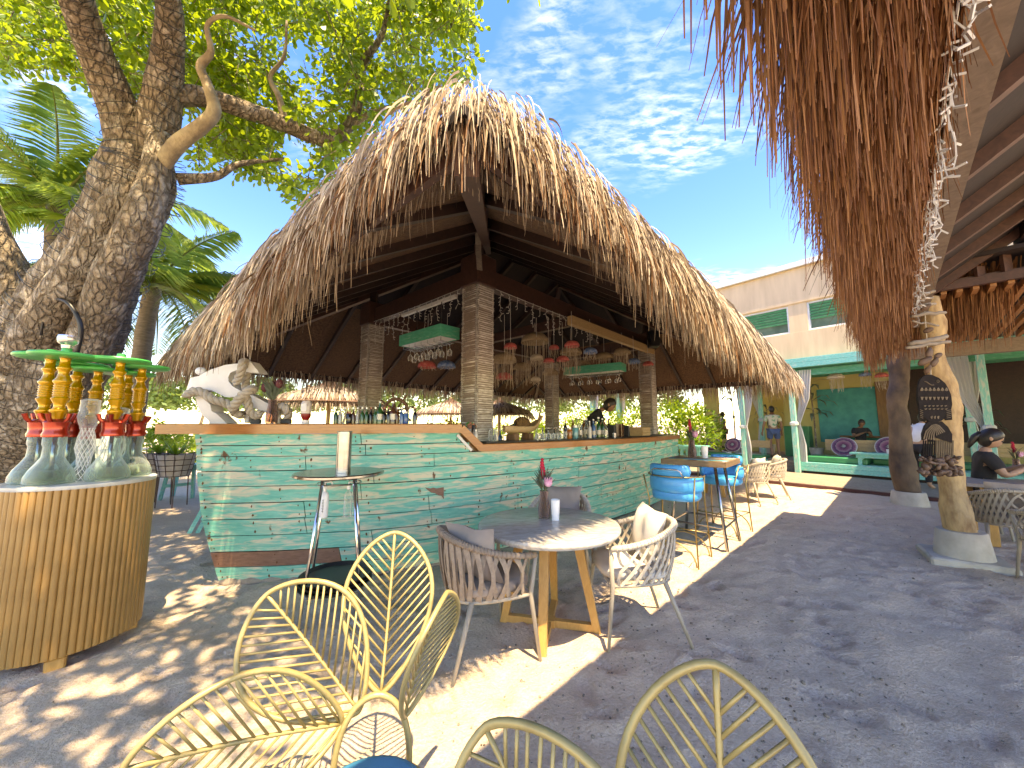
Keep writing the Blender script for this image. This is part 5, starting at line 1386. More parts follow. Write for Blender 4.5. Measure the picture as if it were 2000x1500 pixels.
twisted([ap(700, 830, 3.62), ap(780, 720, 3.6), ap(860, 630, 3.6), ap(960, 560, 3.62), ap(1010, 560, 3.68)], .040, 6, M['thickrope'], 'rope', anc)
twisted([ap(760, 480, 3.66), ap(810, 380, 3.64), ap(840, 280, 3.62), ap(860, 190, 3.64), ap(910, 210, 3.7), ap(915, 340, 3.74), ap(900, 450, 3.76), ap(890, 560, 3.74)], .034, 6, M['thickrope'], 'rope', anc)
twisted([ap(900, 650, 3.64), ap(930, 760, 3.66), ap(960, 860, 3.68), ap(1060, 920, 3.7), ap(1090, 850, 3.72)], .034, 6, M['thickrope'], 'rope', anc)
twisted([ap(1390 + 80 * cos(a), 890 + 110 * sin(a), 3.74 + .03 * sin(2 * a)) for a in [i * .8 for i in range(16)]], .034, 6, M['thickrope'], 'rope_knot', anc)
for i, (cx, lab) in enumerate(((1030, 'small black sign block under the anchor shank'), (1440, 'small black sign block beside the ketchup bottle'))):
    mb = MB(); c_ = ap(cx, 1000, 3.70); mb.bbox((c_.x, c_.y, 1.511 + .022), (.10, .04, .044), .006); tag(mb.build('sign_block', M['black']), lab, 'sign block')
vp = ap(1240, 1030, 3.66); v_ = vase(V(vp.x, vp.y, 1.511), 'glass vase with dark protea blooms in front of the anchor', s=1.15, seed=8, red=False, pink=False)
mb = MB()
for (dx, dz) in ((-.02, .38), (.05, .40), (-.09, .36)): mb.ball((dx, 0, dz), .035, 9, 6, (1, 1, 1.4))
mb.build('dark_blooms', pm('dark_bloom', (.10, .02, .03), (.16, .05, .05), scale=30, rough=.8, bmp=.6, bscale=60), v_, smooth=True)
# ketchup bottle (upside down squeeze bottle)
kp = ap(1700, 1030, 3.66)
kb = thing('sauce_bottle', 'upside down squeeze bottle of red sauce on the raised countertop', 'bottle', (kp.x, kp.y, 1.511))
mb = MB(); mb.lathe([(.005, 0), (.034, 0), (.036, .03), (.03, .034), (.005, .034)], n=20); mb.build('cap', M['cupwhite'], kb, smooth=35)
mb = MB(); mb.lathe([(.028, .035), (.034, .05), (.046, .075), (.045, .10), (.005, .10)], n=22); mb.build('red_sauce', pm('ketchup', (.25, .01, .01), (.2, .008, .008), rough=.3), kb, smooth=35)
mb = MB(); mb.lathe([(.045, .101), (.047, .16), (.046, .21), (.036, .225), (.005, .226)], n=22); mb.build('clear_body', pm('milky_plastic', (.60, .55, .52), (.52, .46, .43), rough=.25), kb, smooth=35)
mb = MB(); mb.box((0, -.0475, .16), (.055, .003, .075)); mb.build('label', pm('label_white', (.7, .68, .64), (.6, .58, .54), rough=.5), kb)

# ------------------------------------------------------------------ bottles, cups and tools on the bar
bt = {}
def bottle_mesh(kind):
    mb = MB()
    if kind == 0: mb.lathe([(.003, 0), (.022, 0), (.023, .09), (.018, .115), (.009, .13), (.009, .155), (.011, .158), (.003, .16)], n=14)
    elif kind == 1: mb.lathe([(.003, 0), (.036, 0), (.037, .18), (.030, .205), (.014, .235), (.013, .29), (.016, .30), (.003, .302)], n=16)
    elif kind == 2: mb.lathe([(.003, 0), (.03, 0), (.033, .01), (.033, .12), (.03, .125), (.003, .126)], n=16)
    elif kind == 3: mb.lathe([(.003, 0), (.04, 0), (.041, .14), (.022, .18), (.013, .2), (.013, .25), (.003, .252)], n=16)
    return mb.mesh('bottle', smooth=40)
for k in range(4): bt[k] = bottle_mesh(k)
bcols = {'green': (.02, .10, .03), 'dark': (.015, .012, .012), 'amber': (.16, .06, .015), 'clear': (.4, .44, .42), 'blue': (.04, .14, .35), 'white': (.62, .60, .56), 'red': (.32, .02, .02), 'brown': (.10, .04, .02), 'orange': (.45, .15, .03), 'teal': (.10, .35, .38)}
bm_ = {}
for k, c_ in bcols.items():
    bm_[k] = glass_mat('bottle_clear', (.8, .85, .82)) if k == 'clear' else pm('bottle_' + k, c_, tuple(x * .7 for x in c_), rough=.15, spec=.7)
capm = pm('cap', (.5, .5, .5), (.3, .3, .3), rough=.3, metal=.7)
def bottle(loc, kind, colr, lab, s=1.0, grp=None):
    o = thing('bottle', lab, 'bottle', tuple(loc), RND.uniform(0, 6), group=grp)
    me = bt[kind].copy(); b_ = obj('body', me, bm_[colr], o); b_.scale = (s, s, s)
    top = {0: .16, 1: .302, 2: .126, 3: .252}[kind] * s; r = {0: .011, 1: .016, 2: .026, 3: .014}[kind] * s
    mb = MB(); mb.lathe([(.002, top), (r, top), (r, top + .022 * s), (.002, top + .023 * s)], n=10); mb.build('cap', capm if colr != 'dark' else bm_['red'], o, smooth=35)
    if kind in (1, 3):
        mb = MB(); r2 = .038 * s if kind == 1 else .042 * s; mb.lathe([(r2, .05 * s), (r2, .12 * s)], n=14, cap=False); mb.build('label', bm_['white'], o, smooth=True)
    return o
seq = [('green', 0), ('white', 0), ('clear', 0), ('dark', 2), ('brown', 0), ('white', 0), ('green', 0), ('green', 0), ('dark', 0), ('green', 0), ('green', 3), ('dark', 0), ('dark', 0), ('brown', 3), ('amber', 0), ('blue', 0), ('blue', 2), ('clear', 0), ('dark', 0), ('dark', 0), ('amber', 0)]
for i, (c_, kd) in enumerate(seq):
    px = 655 + i * 8.6; d_ = 4.02 + .02 * (i % 3); p = D(px, 828, d_)
    if px > 815: continue
    bottle((p.x, p.y, 1.5105), kd, c_, '%s sauce bottle in the row on the raised countertop' % {'dark': 'black', 'clear': 'clear', 'white': 'white'}.get(c_, c_), .9 if kd else 1.0, 'sauce bottles on the raised countertop')
def G2(px, t_py, z=1.298): return G(px, t_py, z)
def on_counter(px, back=.22):      # point on the lower countertop under photo column px, 'back' metres behind its rim
    best = None
    for i in range(TSN):
        t = TS1 + (1 - TS1) * i / (TSN - 1); p = hull(t, 1.2) - hull_n(t) * back
        q = p.x / (p.y * cos(PITCH) + (1.29 - CAM_H) * sin(PITCH)) * FPX + 1000
        if best is None or abs(q - px) < best[0]: best = (abs(q - px), p)
    p = best[1]; return V(p.x, p.y, 1.298)
TSN = 400
cup(on_counter(866, .30), 'white cup of limes beside the sloping rim of the bar', .16, .045); cup(on_counter(882, .2), 'white cup of flowers on the bar, next to the corner column', .16, .045)
for (px, bk, c1, lab, nm) in ((866, .30, (.05, .35, .04), 'bunch of green limes and leaves in a white cup on the bar', 'lime_bunch'), (882, .20, (.62, .25, .14), 'orange and red blossoms in a white cup on the bar', 'blossom_bunch')):
    mb = MB(); p = on_counter(px, bk)
    for k in range(16): mb.ball(p + V(RND.gauss(0, .018), RND.gauss(0, .018), .17 + RND.uniform(0, .05)), RND.uniform(.014, .022), 7, 5)
    tag(mb.build(nm, pm(nm, c1, tuple(x * .6 for x in c1), scale=40, rough=.5), smooth=True, kind='stuff'), lab, 'fruit')
mb = MB(); mb.bbox(on_counter(897, .26) + V(0, 0, .045), (.13, .10, .09), .01, rz=UA); tag(mb.build('napkin_box', M['black']), 'black napkin box at the foot of the corner column', 'box')
mb = MB(); mb.lathe([(.003, 0), (.026, 0), (.027, .15), (.024, .19), (.02, .2), (.003, .2)], tuple(on_counter(912, .14)), 18); tag(mb.build('pepper_mill', M['black'], smooth=40), 'tall black pepper mill in front of the corner column', 'pepper mill')
bottle(on_counter(922, .10), 2, 'white', 'small white shaker next to the black pepper mill')
# wooden serving boat with pineapple
bp_ = on_counter(1020, .34); bo = thing('serving_boat', 'wooden serving boat on brown blocks on the bar top', 'serving boat', tuple(bp_), UA)
def boat_sec(t):
    w = .11 * max(.05, sin(pi * min(1, max(0, t * .94 + .03))) ** .6); z = .09 + .10 * max(0, t - .65) ** 1.5 * 5 + .03 * max(0, .25 - t) * 2; return w, z
mb = MB(); vs = []; fs = []; n = 16
for i in range(n + 1):
    t = i / n; w, z = boat_sec(t); x = -.36 + .72 * t
    for (y, zz) in ((-w, z + .09), (-w * .75, z + .02), (0, z), (w * .75, z + .02), (w, z + .09)): vs.append((x, y, zz))
for i in range(n):
    for k in range(4): fs.append((i * 5 + k, i * 5 + k + 1, (i + 1) * 5 + k + 1, (i + 1) * 5 + k))
mb.add(vs, fs); hl = mb.build('hull', M['palewood'], bo, smooth=True); md = hl.modifiers.new('t', 'SOLIDIFY'); md.thickness = .012
mb = MB(); mb.beam((.28, 0, .16), (.44, 0, .33), .05, .03); mb.build('bow', M['palewood'], bo)
for x in (-.18, .12):
    mb = MB(); mb.bbox((x, 0, .045), (.09, .14, .09), .004); mb.build('block', M['brownpanel'], bo)
pn = thing('pineapple', 'dark ripe pineapple lying in the wooden serving boat', 'pineapple', tuple(bp_ + V(0, 0, .17)), UA)
mb = MB(); n = 22
for i in range(16):
    t = i / 15; r = .075 * sin(pi * (t * .86 + .07)) ** .6
    for k in range(12):
        a = 2 * pi * (k + .5 * (i % 2)) / 12; mb.ball((-.12 + .24 * t, r * cos(a), .05 + r * sin(a)), .019, 5, 4)
mb.build('fruit', pm('pineapple', (.17, .09, .025), (.09, .05, .02), scale=30, rough=.7), pn, smooth=True, kind='stuff')
mb = MB(); mb.ball((0, 0, .05), .068, 12, 8, (1.7, 1, 1)); mb.build('core', pm('pine_core', (.12, .06, .02), rough=.8), pn, smooth=True)
mb = MB()
for k in range(18):
    a = RND.uniform(0, 6.28); mb.ribbon([V(-.13, 0, .05), V(-.18, .03 * cos(a), .05 + .03 * sin(a)), V(-.23, .07 * cos(a), .05 + .07 * sin(a))], [.014, .016, .003], V(0, sin(a), -cos(a)))
mb.build('crown_leaves', M['greyleaf'], pn, kind='stuff')
# cutlery and glass tray
for i in range(8):
    p = on_counter(1050 + i * 7.5, .16 + .02 * (i % 2)); o = thing('tumbler', 'small clear tumbler in the row between serving boat and bottles', 'glass', tuple(p), group='tumblers on the bar top')
    mb = MB(); mb.lathe([(.003, 0), (.024, 0), (.03, .085), (.027, .085), (.022, .008), (.003, .008)], n=16, cap=False); mb.build('glass', M['cglass'], o, smooth=40)
    mb = MB(); mb.tube([V(0, 0, .01), V(.01, .005, .15)], .003, 5); mb.ball((.011, .006, .155), .009, 7, 5, (1, 1, 1.5)); mb.build('spoon', M['steel'], o, smooth=True)
row = [(1112, .2, 'orange', 2, 1.1), (1124, .16, 'teal', 2, 1.3), (1133, .3, 'clear', 1, 1.0), (1146, .3, 'clear', 3, 1.1), (1152, .2, 'white', 1, .8), (1160, .3, 'blue', 1, .9), (1170, .25, 'green', 1, 1.0), (1177, .36, 'green', 1, .95), (1184, .2, 'clear', 3, .9), (1120, .4, 'amber', 1, .9), (1105, .4, 'dark', 1, .85), (1141, .42, 'amber', 1, .9), (1190, .42, 'dark', 1, .95), (1128, .44, 'clear', 1, 1.0), (1165, .45, 'white', 1, .8)]
names = {'orange': 'orange can-like bottle', 'teal': 'pale teal can-like bottle', 'clear': 'clear glass bottle', 'white': 'white labelled bottle', 'blue': 'blue bottle', 'green': 'green glass bottle', 'amber': 'amber bottle', 'dark': 'dark bottle'}
for (px, bk, c_, kd, s_) in row: bottle(on_counter(px, bk), kd, c_, names[c_] + ' in the cluster in front of the bartender', s_, 'bottles in front of the bartender')
for (px, bk, sz, mt, lab) in ((1196, .2, (.07, .12, .20), M['black'], 'upright black menu box on the bar beside the bottles'), (1210, .2, (.09, .12, .22), bm_['brown'], 'dark red brown menu box on the bar'), (1222, .22, (.05, .14, .19), M['black'], 'slim black menu box next to the wooden crate')):
    mb = MB(); mb.bbox(on_counter(px, bk) + V(0, 0, sz[2] / 2), sz, .006, rz=UA); tag(mb.build('menu_box', mt), lab, 'box')
cr = on_counter(1250, .26); ct = thing('wooden_crate', 'small slatted wooden crate near the far end of the bar', 'crate', tuple(cr), UA)
for k in range(3):
    for sy in (-1, 1): mb = MB(); mb.box((0, sy * .12, .03 + k * .05), (.36, .012, .042)); mb.build('slat', M['palewood'], ct)
for sx in (-1, 1): mb = MB(); mb.box((sx * .176, 0, .08), (.012, .226, .16)); mb.build('end_panel', M['palewood'], ct)
mb = MB(); mb.box((0, 0, .008), (.338, .226, .012)); mb.build('base', M['palewood'], ct)
mb = MB(); mb.lathe([(.003, 0), (.03, 0), (.034, .07), (.03, .07), (.027, .006), (.003, .006)], tuple(on_counter(1200, .08)), 18, cap=False); tag(mb.build('jigger', M['steel'], smooth=40), 'little steel jigger on the bar rim in front of the black box', 'jigger')
# jars behind the corner column side
p = on_counter(962, .36); mb = MB(); mb.lathe([(.003, 0), (.06, 0), (.062, .1), (.05, .13), (.052, .15), (.003, .15)], tuple(p), 20); tag(mb.build('glass_jar', M['cglass'], smooth=40), 'clear glass jar right behind the corner column', 'jar')
# back counter with bottle rows inside the bar
bcn = thing('back_counter', 'dark inner counter of the bar carrying rows of bottles', 'counter', tuple(site(2.6, -1.6)), UA)
mb = MB(); mb.bbox((0, 0, .5), (4.4, .55, 1.0), .01); mb.build('body', M['darkwood'], bcn)
mb = MB(); mb.bbox((0, 0, 1.03), (4.5, .62, .055), .008); mb.build('top', M['rail'], bcn)
rb_ = random.Random(8)
for i in range(34):
    a = .7 + i * .115; q = site(a, -1.6 + (.14 if i % 2 else -.12), 1.0585); c_ = rb_.choice(['green', 'dark', 'clear', 'amber', 'clear', 'white', 'blue', 'brown'])
    bottle(q, rb_.choice([1, 1, 3, 1]), c_, names.get(c_, c_ + ' bottle') + ' in the rows on the dark inner counter', rb_.uniform(.95, 1.15), 'bottles on the inner counter')
# ship's wheel
wp_ = D(773, 800, 4.65); wh = thing('ship_wheel', 'dark brown wooden ship wheel standing behind the sauce bottles', 'ship wheel', (wp_.x, wp_.y, 1.0585))
M['wheel'] = wood('wheel_wood', (.09, .04, .022), (.16, .08, .04), rough=.5)
wz_ = .62
mb = MB(); mb.tube([V(.145 * cos(a), 0, wz_ + .145 * sin(a)) for a in [2 * pi * i / 28 for i in range(28)]], .022, 8, closed=True); mb.build('rim', M['wheel'], wh, smooth=True)
mb = MB(); mb.tube([V(0, -.03, wz_), V(0, .03, wz_)], .04, 14); mb.build('hub', M['wheel'], wh, smooth=40)
for k in range(8):
    a = 2 * pi * k / 8 + .2; d = V(cos(a), 0, sin(a)); mb = MB(); mb.tube([V(0, 0, wz_) + d * q for q in (.035, .13, .17, .19, .225, .235)], [.012, .012, .010, .017, .016, .008], 8); mb.build('spoke', M['wheel'], wh, smooth=True)
mb = MB(); mb.beam((0, .0, 0), (0, .0, wz_ - .17), .06, .05); mb.build('stand', M['wheel'], wh)
# inner shelf the wheel stands on
shf = site(-.55, -.62); 
mb = MB(); mb.bbox((wp_.x, wp_.y, .5), (1.2, .35, 1.0), .01); mb.bbox((wp_.x, wp_.y, 1.03), (1.26, .4, .055), .008); tag(mb.build('side_cabinet', M['darkwood']), 'dark cabinet inside the raised end of the bar under the ship wheel', 'cabinet')

# ------------------------------------------------------------------ hanging racks, lamps and light strings
M['rackgreen'] = painted_wood('rack_green', (.02, .33, .20), (.04, .42, .28), (.2, .45, .33), wear=.62, scale=6)
def rack(c, L, rz, lab, glab, ng, grp):
    o = thing('glass_rack', lab, 'glass rack', tuple(c), rz)
    for (x, y, sx, sy) in ((0, -.16, L, .025), (0, .16, L, .025), (-L / 2 + .0125, 0, .025, .294), (L / 2 - .0125, 0, .025, .294)):
        mb = MB(); mb.bbox((x, y, .07), (sx, sy, .17), .003); mb.build('side_board', M['rackgreen'], o)
    mb = MB(); mb.box((0, 0, -.005), (L - .052, .29, .015)); mb.build('light_panel', M['white'], o)
    mb = MB()
    for k in range(5): mb.tube([V(-L / 2 + .05, -.12 + k * .06, -.07), V(L / 2 - .05, -.12 + k * .06, -.07)], .004, 5)
    for k in range(7): mb.tube([V(-L / 2 + .05 + k * (L - .1) / 6, -.12, -.07), V(-L / 2 + .05 + k * (L - .1) / 6, .12, -.07)], .004, 5); mb.tube([V(-L / 2 + .05 + k * (L - .1) / 6, -.12, -.07), V(-L / 2 + .05 + k * (L - .1) / 6, -.12, 0)], .004, 5)
    mb.build('wire_grid', M['chrome'], o, kind='stuff')
    for sx in (-1, 1): mb = MB(); mb.tube([V(sx * L * .3, 0, .15), V(sx * L * .3, 0, .55)], .008, 6); mb.build('hanger', M['steel'], o)
    gm = None
    for k in range(ng):
        x = -L / 2 + .08 + k * (L - .16) / (ng - 1); q = o.matrix_basis @ V(x, -.07 if k % 2 else .06, -.078)
        g_ = thing('wine_glass', glab, 'glass', tuple(q), group=grp)
        if gm is None:
            mb = MB(); mb.lathe([(.032, 0), (.033, -.004), (.006, -.012), (.0045, -.07), (.012, -.085), (.034, -.11), (.038, -.14), (.030, -.18)], n=14, cap=False); gm = mb.mesh('glass', smooth=True)
        obj('bowl_and_stem', gm, M['cglass'], g_)
    return o
r1 = D(836, 668, 5.55); rack(r1, 1.05, UA - pi / 2, 'green painted glass rack hanging beside the corner column', 'upside down wine glass under the rack beside the corner column', 11, 'wine glasses under the nearer rack')
r2 = D(1160, 728, 8.3); rack(r2, 1.35, UA - pi / 2 + .12, 'green painted glass rack hanging above the bartender', 'upside down wine glass under the rack above the bartender', 12, 'wine glasses under the rack above the bartender')
M['wicker'] = pm('wicker', (.40, .31, .20), (.28, .21, .13), scale=30, rough=.9, bmp=.5, bscale=80)
M['jred'] = pm('jelly_red', (.48, .07, .07), (.6, .18, .16), scale=18, rough=.7); M['jblue'] = pm('jelly_blue', (.03, .12, .36), (.25, .35, .5), scale=25, rough=.6)
M['string'] = pm('cream_string', (.52, .45, .36), (.42, .36, .28), rough=.9); M['wire'] = pm('white_wire', (.6, .6, .6), (.5, .5, .5), rough=.5)
def jelly(p, R, mat, lab, ten=16, tl=.35, cord=.8, grp='jellyfish lamps', seed=0):
    r_ = random.Random(seed); o = thing('jellyfish_lamp', lab, 'lamp', tuple(p), r_.uniform(0, 6), group=grp)
    mb = MB(); mb.lathe([(R, -.02), (R * 1.02, 0), (R * .95, R * .25), (R * .7, R * .52), (R * .35, R * .66), (.01, R * .7)], n=18, cap=False); d_ = mb.build('shade', mat, o, smooth=True); md = d_.modifiers.new('t', 'SOLIDIFY'); md.thickness = .006
    mb = MB()
    for k in range(ten):
        a = 2 * pi * k / ten; L = tl * r_.uniform(.6, 1.1); rr = R * r_.uniform(.5, .95); mb.tube([V(rr * cos(a), rr * sin(a), 0), V(rr * cos(a) + r_.gauss(0, .01), rr * sin(a) + r_.gauss(0, .01), -L * .5), V(rr * cos(a) + r_.gauss(0, .02), rr * sin(a) + r_.gauss(0, .02), -L)], .0035, 4)
    mb.build('tentacles', M['string'], o, kind='stuff')
    mb = MB(); mb.tube([V(0, 0, R * .68), V(0, 0, R * .68 + cord)], .004, 5); mb.build('cord', M['wire'], o)
    return o
JL = [(1045, 668, 7.2, .27, 'wicker', .75), (985, 705, 6.6, .22, 'wicker', .5), (1115, 690, 7.6, .22, 'wicker', .5), (1048, 700, 6.9, .12, 'cream', .15), (1046, 742, 7.4, .1, 'cream', .12),
      (997, 678, 6.0, .105, 'jred', .28), (1082, 680, 7.4, .10, 'jred', .25), (1099, 703, 7.2, .12, 'jred', .25), (1072, 706, 6.9, .10, 'jred', .25), (1117, 675, 6.5, .13, 'jred', .2), (1153, 688, 7.0, .13, 'jblue', .2), (1238, 708, 8.3, .14, 'jblue', .2), (1266, 712, 8.8, .12, 'jred', .2),
      (834, 716, 6.6, .16, 'jred', .06), (872, 716, 6.6, .16, 'jblue', .06), (985, 738, 6.9, .15, 'jred', .06), (1180, 700, 8.2, .2, 'wicker', .35), (1215, 690, 8.0, .18, 'wicker', .3), (1140, 712, 8.6, .16, 'wicker', .3), (1020, 720, 8.2, .2, 'wicker', .4), (1075, 730, 8.4, .18, 'wicker', .35)]
M['cream'] = pm('cream_shade', (.58, .52, .42), (.5, .44, .34), rough=.8)
lbl = {'wicker': 'wicker dome lamp with long fringe hanging above the bar', 'jred': 'red jellyfish lamp with cream tentacles hanging under the bar roof', 'jblue': 'blue jellyfish lamp hanging under the bar roof', 'cream': 'small cream lamp shade hanging in the middle of the bar'}
gl = {'wicker': 'wicker lamps over the bar', 'jred': 'red jellyfish lamps over the bar', 'jblue': 'blue jellyfish lamps over the bar', 'cream': 'cream lamps over the bar'}
for i, (px, py, d, R, mt, tl) in enumerate(JL):
    p = D(px, py, d); lb_ = {0: 'largest wicker dome lamp with the longest fringe above the bar', 13: 'red lamp shade with short fringe under the nearer glass rack', 14: 'blue lamp shade with short fringe under the nearer glass rack', 15: 'red lamp shade with short fringe just past the corner column'}.get(i, lbl[mt]); jelly(p, R, M[mt], lb_, 26 if mt == 'wicker' else 14, tl, max(.2, 3.55 - p.z - R), gl[mt], i)
for i, (px, py, b_, R, mt, lab) in enumerate(((1970, 636, 1.0, .14, 'jred', 'pink red jellyfish lamp hanging under the slatted ceiling'), (1632, 738, 3.0, .2, 'cream', 'pale pink jellyfish lamp hanging in front of the teal panel'), (1690, 733, 3.2, .14, 'jblue', 'blue jellyfish lamp hanging under the canopy by the dark log'), (1722, 735, 3.2, .15, 'jred', 'red jellyfish lamp hanging under the canopy by the dark log'))):
    p = WP(px, py, b_); jelly(p, R, M[mt], lab, 16, .4, .35, None, 40 + i)
# fairy light strings: one per span
def light_string(a, b_, n, lab, drop=(.2, .6), seed=0, step=.05):
    r_ = random.Random(seed); a = Vector(a); b_ = Vector(b_); mb = MB(); mb.tube([a, (a + b_) / 2 - V(0, 0, .02), b_], .004, 5)
    for k in range(n):
        p = a.lerp(b_, (k + .5) / n); L = r_.uniform(*drop); q = int(L / step) + 2; pts = []
        for i in range(q): pts.append(p + V(r_.gauss(0, .008), r_.gauss(0, .008), -L * i / (q - 1)))
        mb.tube(pts, .0032, 4)
        for i in range(1, q):
            d = V(r_.gauss(0, 1), r_.gauss(0, 1), r_.uniform(-.8, .2)).normalized(); mb.tube([pts[i], pts[i] + d * .035], .005, 4)
    return tag(mb.build('fairy_lights', M['wire'], kind='stuff'), lab, 'fairy lights')
light_string(site(-.1, -.25, 3.42), site(-.1, -2.75, 3.42), 16, 'white icicle fairy lights on the short beam of the bar roof', (.2, .55), 1)
light_string(site(.25, .1, 3.42), site(3.2, .1, 3.42), 16, 'white icicle fairy lights on the long beam of the bar roof', (.15, .45), 2)
light_string(rs(-.5, NR - .08, ZB - .31), rs(UE1 - 2.0, NR - .08, ZB - .31), 60, 'white icicle fairy lights along the grey eave beam of the restaurant', (.08, .34), 3)
# fluorescent batten lamp on the short beam and loudspeaker
mb = MB(); mb.beam(site(-.02, -.45, 3.38), site(-.02, -1.9, 3.38), .05, .05); tag(mb.build('tube_lamp', M['white']), 'unlit white tube lamp fixed under the short beam', 'lamp')
lp = site(5.4, .35, 3.55); sp = thing('loudspeaker', 'black loudspeaker mounted on the long beam near the far column', 'loudspeaker', tuple(lp), UA + .6)
mb = MB(); mb.bbox((0, 0, 0), (.28, .24, .40), .02); mb.build('cabinet', M['black'], sp); mb = MB(); mb.lathe([(.02, 0), (.10, .0), (.11, .01), (.1, .016), (.02, .008)], (0, 0, 0), 20); g_ = mb.build('cone', M['black'], sp, smooth=True); g_.location = (0, -.122, -.05); g_.rotation_euler = (pi / 2, 0, 0)

# ------------------------------------------------------------------ fish carving and driftwood mobile on the pale post
M['carve'] = pm('carved_dark', (.008, .007, .008), (.016, .012, .012), scale=14, spec=.15, rough=.8, bmp=.3, bscale=50); M['carve_l'] = pm('carved_light', (.15, .11, .07), (.10, .072, .045), scale=20, rough=.8)
FD = 3.54
def fp(cx, cy, d=FD): return D(1740 + cx / 5.0, 700 + cy / 5.0, d)
fish = thing('fish_carving', 'dark carved wooden fish hanging nose up on the pale log post', 'carving', tuple(fp(430, 500)))
def fslab(pts, d0, th, name, mat):
    mb = MB(); n = len(pts); a = [fp(x, y, d0) for x, y in pts]; b_ = [p + Vector((.02, th, 0)) for p in a]
    mb.add(a + b_, [tuple(range(n)), tuple(range(2 * n - 1, n - 1, -1))] + [(i, n + i, n + (i + 1) % n, (i + 1) % n) for i in range(n)]); return mb.build(name, mat, fish, world=True)
fslab([(300, 190), (350, 155), (400, 160), (470, 190), (530, 240), (565, 300), (590, 360), (600, 450), (585, 520), (545, 570), (500, 605), (430, 635), (370, 610), (310, 560), (280, 480), (265, 400), (265, 290), (280, 225)], FD, .035, 'body', M['carve'])
fslab([(280, 480), (330, 600), (300, 595), (280, 570)], FD - .002, .03, 'fin', M['carve']); fslab([(590, 500), (600, 600), (540, 605), (530, 580)], FD - .002, .03, 'fin', M['carve'])
fslab([(430, 636), (500, 615), (560, 670), (600, 740), (600, 825), (520, 800), (430, 770), (310, 800), (305, 740), (330, 660), (370, 615)], FD + .004, .03, 'tail', M['carve'])
for k in range(7):
    x = 285 + k * 40; fslab([(x, 312), (x + 14, 285), (x + 28, 310), (x + 14, 318)], FD - .007, .008, 'carved_mark', M['carve_l']); fslab([(x + 4, 375), (x + 26, 375), (x + 15, 405)], FD - .007, .008, 'carved_mark', M['carve_l'])
    if k < 6: fslab([(x + 35, 462), (x + 55, 458), (x + 45, 470)], FD - .007, .008, 'carved_mark', M['carve_l']); fslab([(x + 40, 492), (x + 62, 488), (x + 50, 500)], FD - .007, .008, 'carved_mark', M['carve_l'])
for k in range(3): fslab([(385 + k * 32, 570), (400 + k * 32, 562), (395 + k * 32, 590)], FD - .007, .008, 'carved_mark', M['carve_l'])
for k in range(5):
    w = 18 + k * 24
    pts = [(430 - w, 790 - k * 2), (430 - w * .8, 740 - k * 8), (430 - w * .3, 700 - k * 12), (432, 690 - k * 12), (430 + w * .3, 700 - k * 12), (430 + w * .8, 745 - k * 8)]
    inner = [(x * .97 + 430 * .03, y + 7) for x, y in pts][::-1]
    fslab(pts + inner, FD - .003, .008, 'carved_arc', M['carve_l'])
mb = MB(); mb.tube([fp(330 + 90 * t, 225 + 50 * sin(t * 2.4) * t, FD - .003) for t in (0, .25, .5, .75, 1)], .004, 5); mb.build('carved_mouth', M['carve_l'], fish, world=True)
mb = MB(); mb.tube([fp(460 + 12 * cos(a), 222 + 12 * sin(a), FD - .003) for a in [2 * pi * i / 10 for i in range(10)]], .0035, 5, closed=True); mb.build('carved_eye', M['carve_l'], fish, world=True)
for k in range(5):
    for (x, y, dx) in ((285, 500, 28), (545, 510, 40)): mb = MB(); mb.tube([fp(x, y + k * 18, FD - .005), fp(x + dx, y + 12 + k * 18 - (20 if x > 400 else 0), FD - .005)], .003, 5); mb.build('carved_fin_line', M['carve_l'], fish, world=True)
mb = MB(); mb.tube([fp(390, 160, FD + .01), fp(385, 60, FD + .02), fp(360, -60, FD + .02), fp(330, -460, FD + .02)], .004, 5); mb.build('hanging_cord', M['string'], fish, world=True)
shells = thing('shell_curtain', 'strings ending in a cluster of brown shells under the fish carving', 'shell ornament', tuple(fp(430, 1080)))
M['shell'] = pm('brown_shell', (.045, .022, .014), (.13, .075, .05), scale=14, rough=.6)
r_ = random.Random(4); sm = []
for k in range(4):
    mb = MB(); mb.ball((0, 0, 0), .022, 8, 6, (1, .75, 1.2 + .2 * k)); 
    mb.v = [tuple(Vector(v) * (1 + .25 * noise.noise(Vector(v) * 60))) for v in mb.v]; sm.append(mb.mesh('shell', smooth=True))
for k in range(95):
    p = fp(r_.uniform(290, 660), r_.uniform(960, 1130), FD + r_.uniform(-.04, .05)); o_ = obj('shell', r_.choice(sm), M['shell'], shells)
    o_.location = p - Vector(shells.location); o_.rotation_euler = (r_.uniform(0, 3), r_.uniform(0, 3), r_.uniform(0, 3)); s_ = r_.uniform(.7, 1.35); o_.scale = (s_, s_, s_)
for k in range(14):
    x = 320 + k * 22; mb = MB(); mb.tube([fp(x, 800, FD + .02), fp(x - 6, 970, FD + .01)], .006 if k < 6 else .008, 5); mb.build('string', M['carve'] if k < 6 else M['carve_l'], shells, world=True)
dw = thing('driftwood_ladder', 'driftwood sticks and shells strung on the pale post under the eave', 'ornament', tuple(fp(300, -60)))
M['drift'] = pm('driftwood', (.30, .25, .20), (.17, .135, .105), scale=9, rough=.9, bmp=.5, bscale=25)
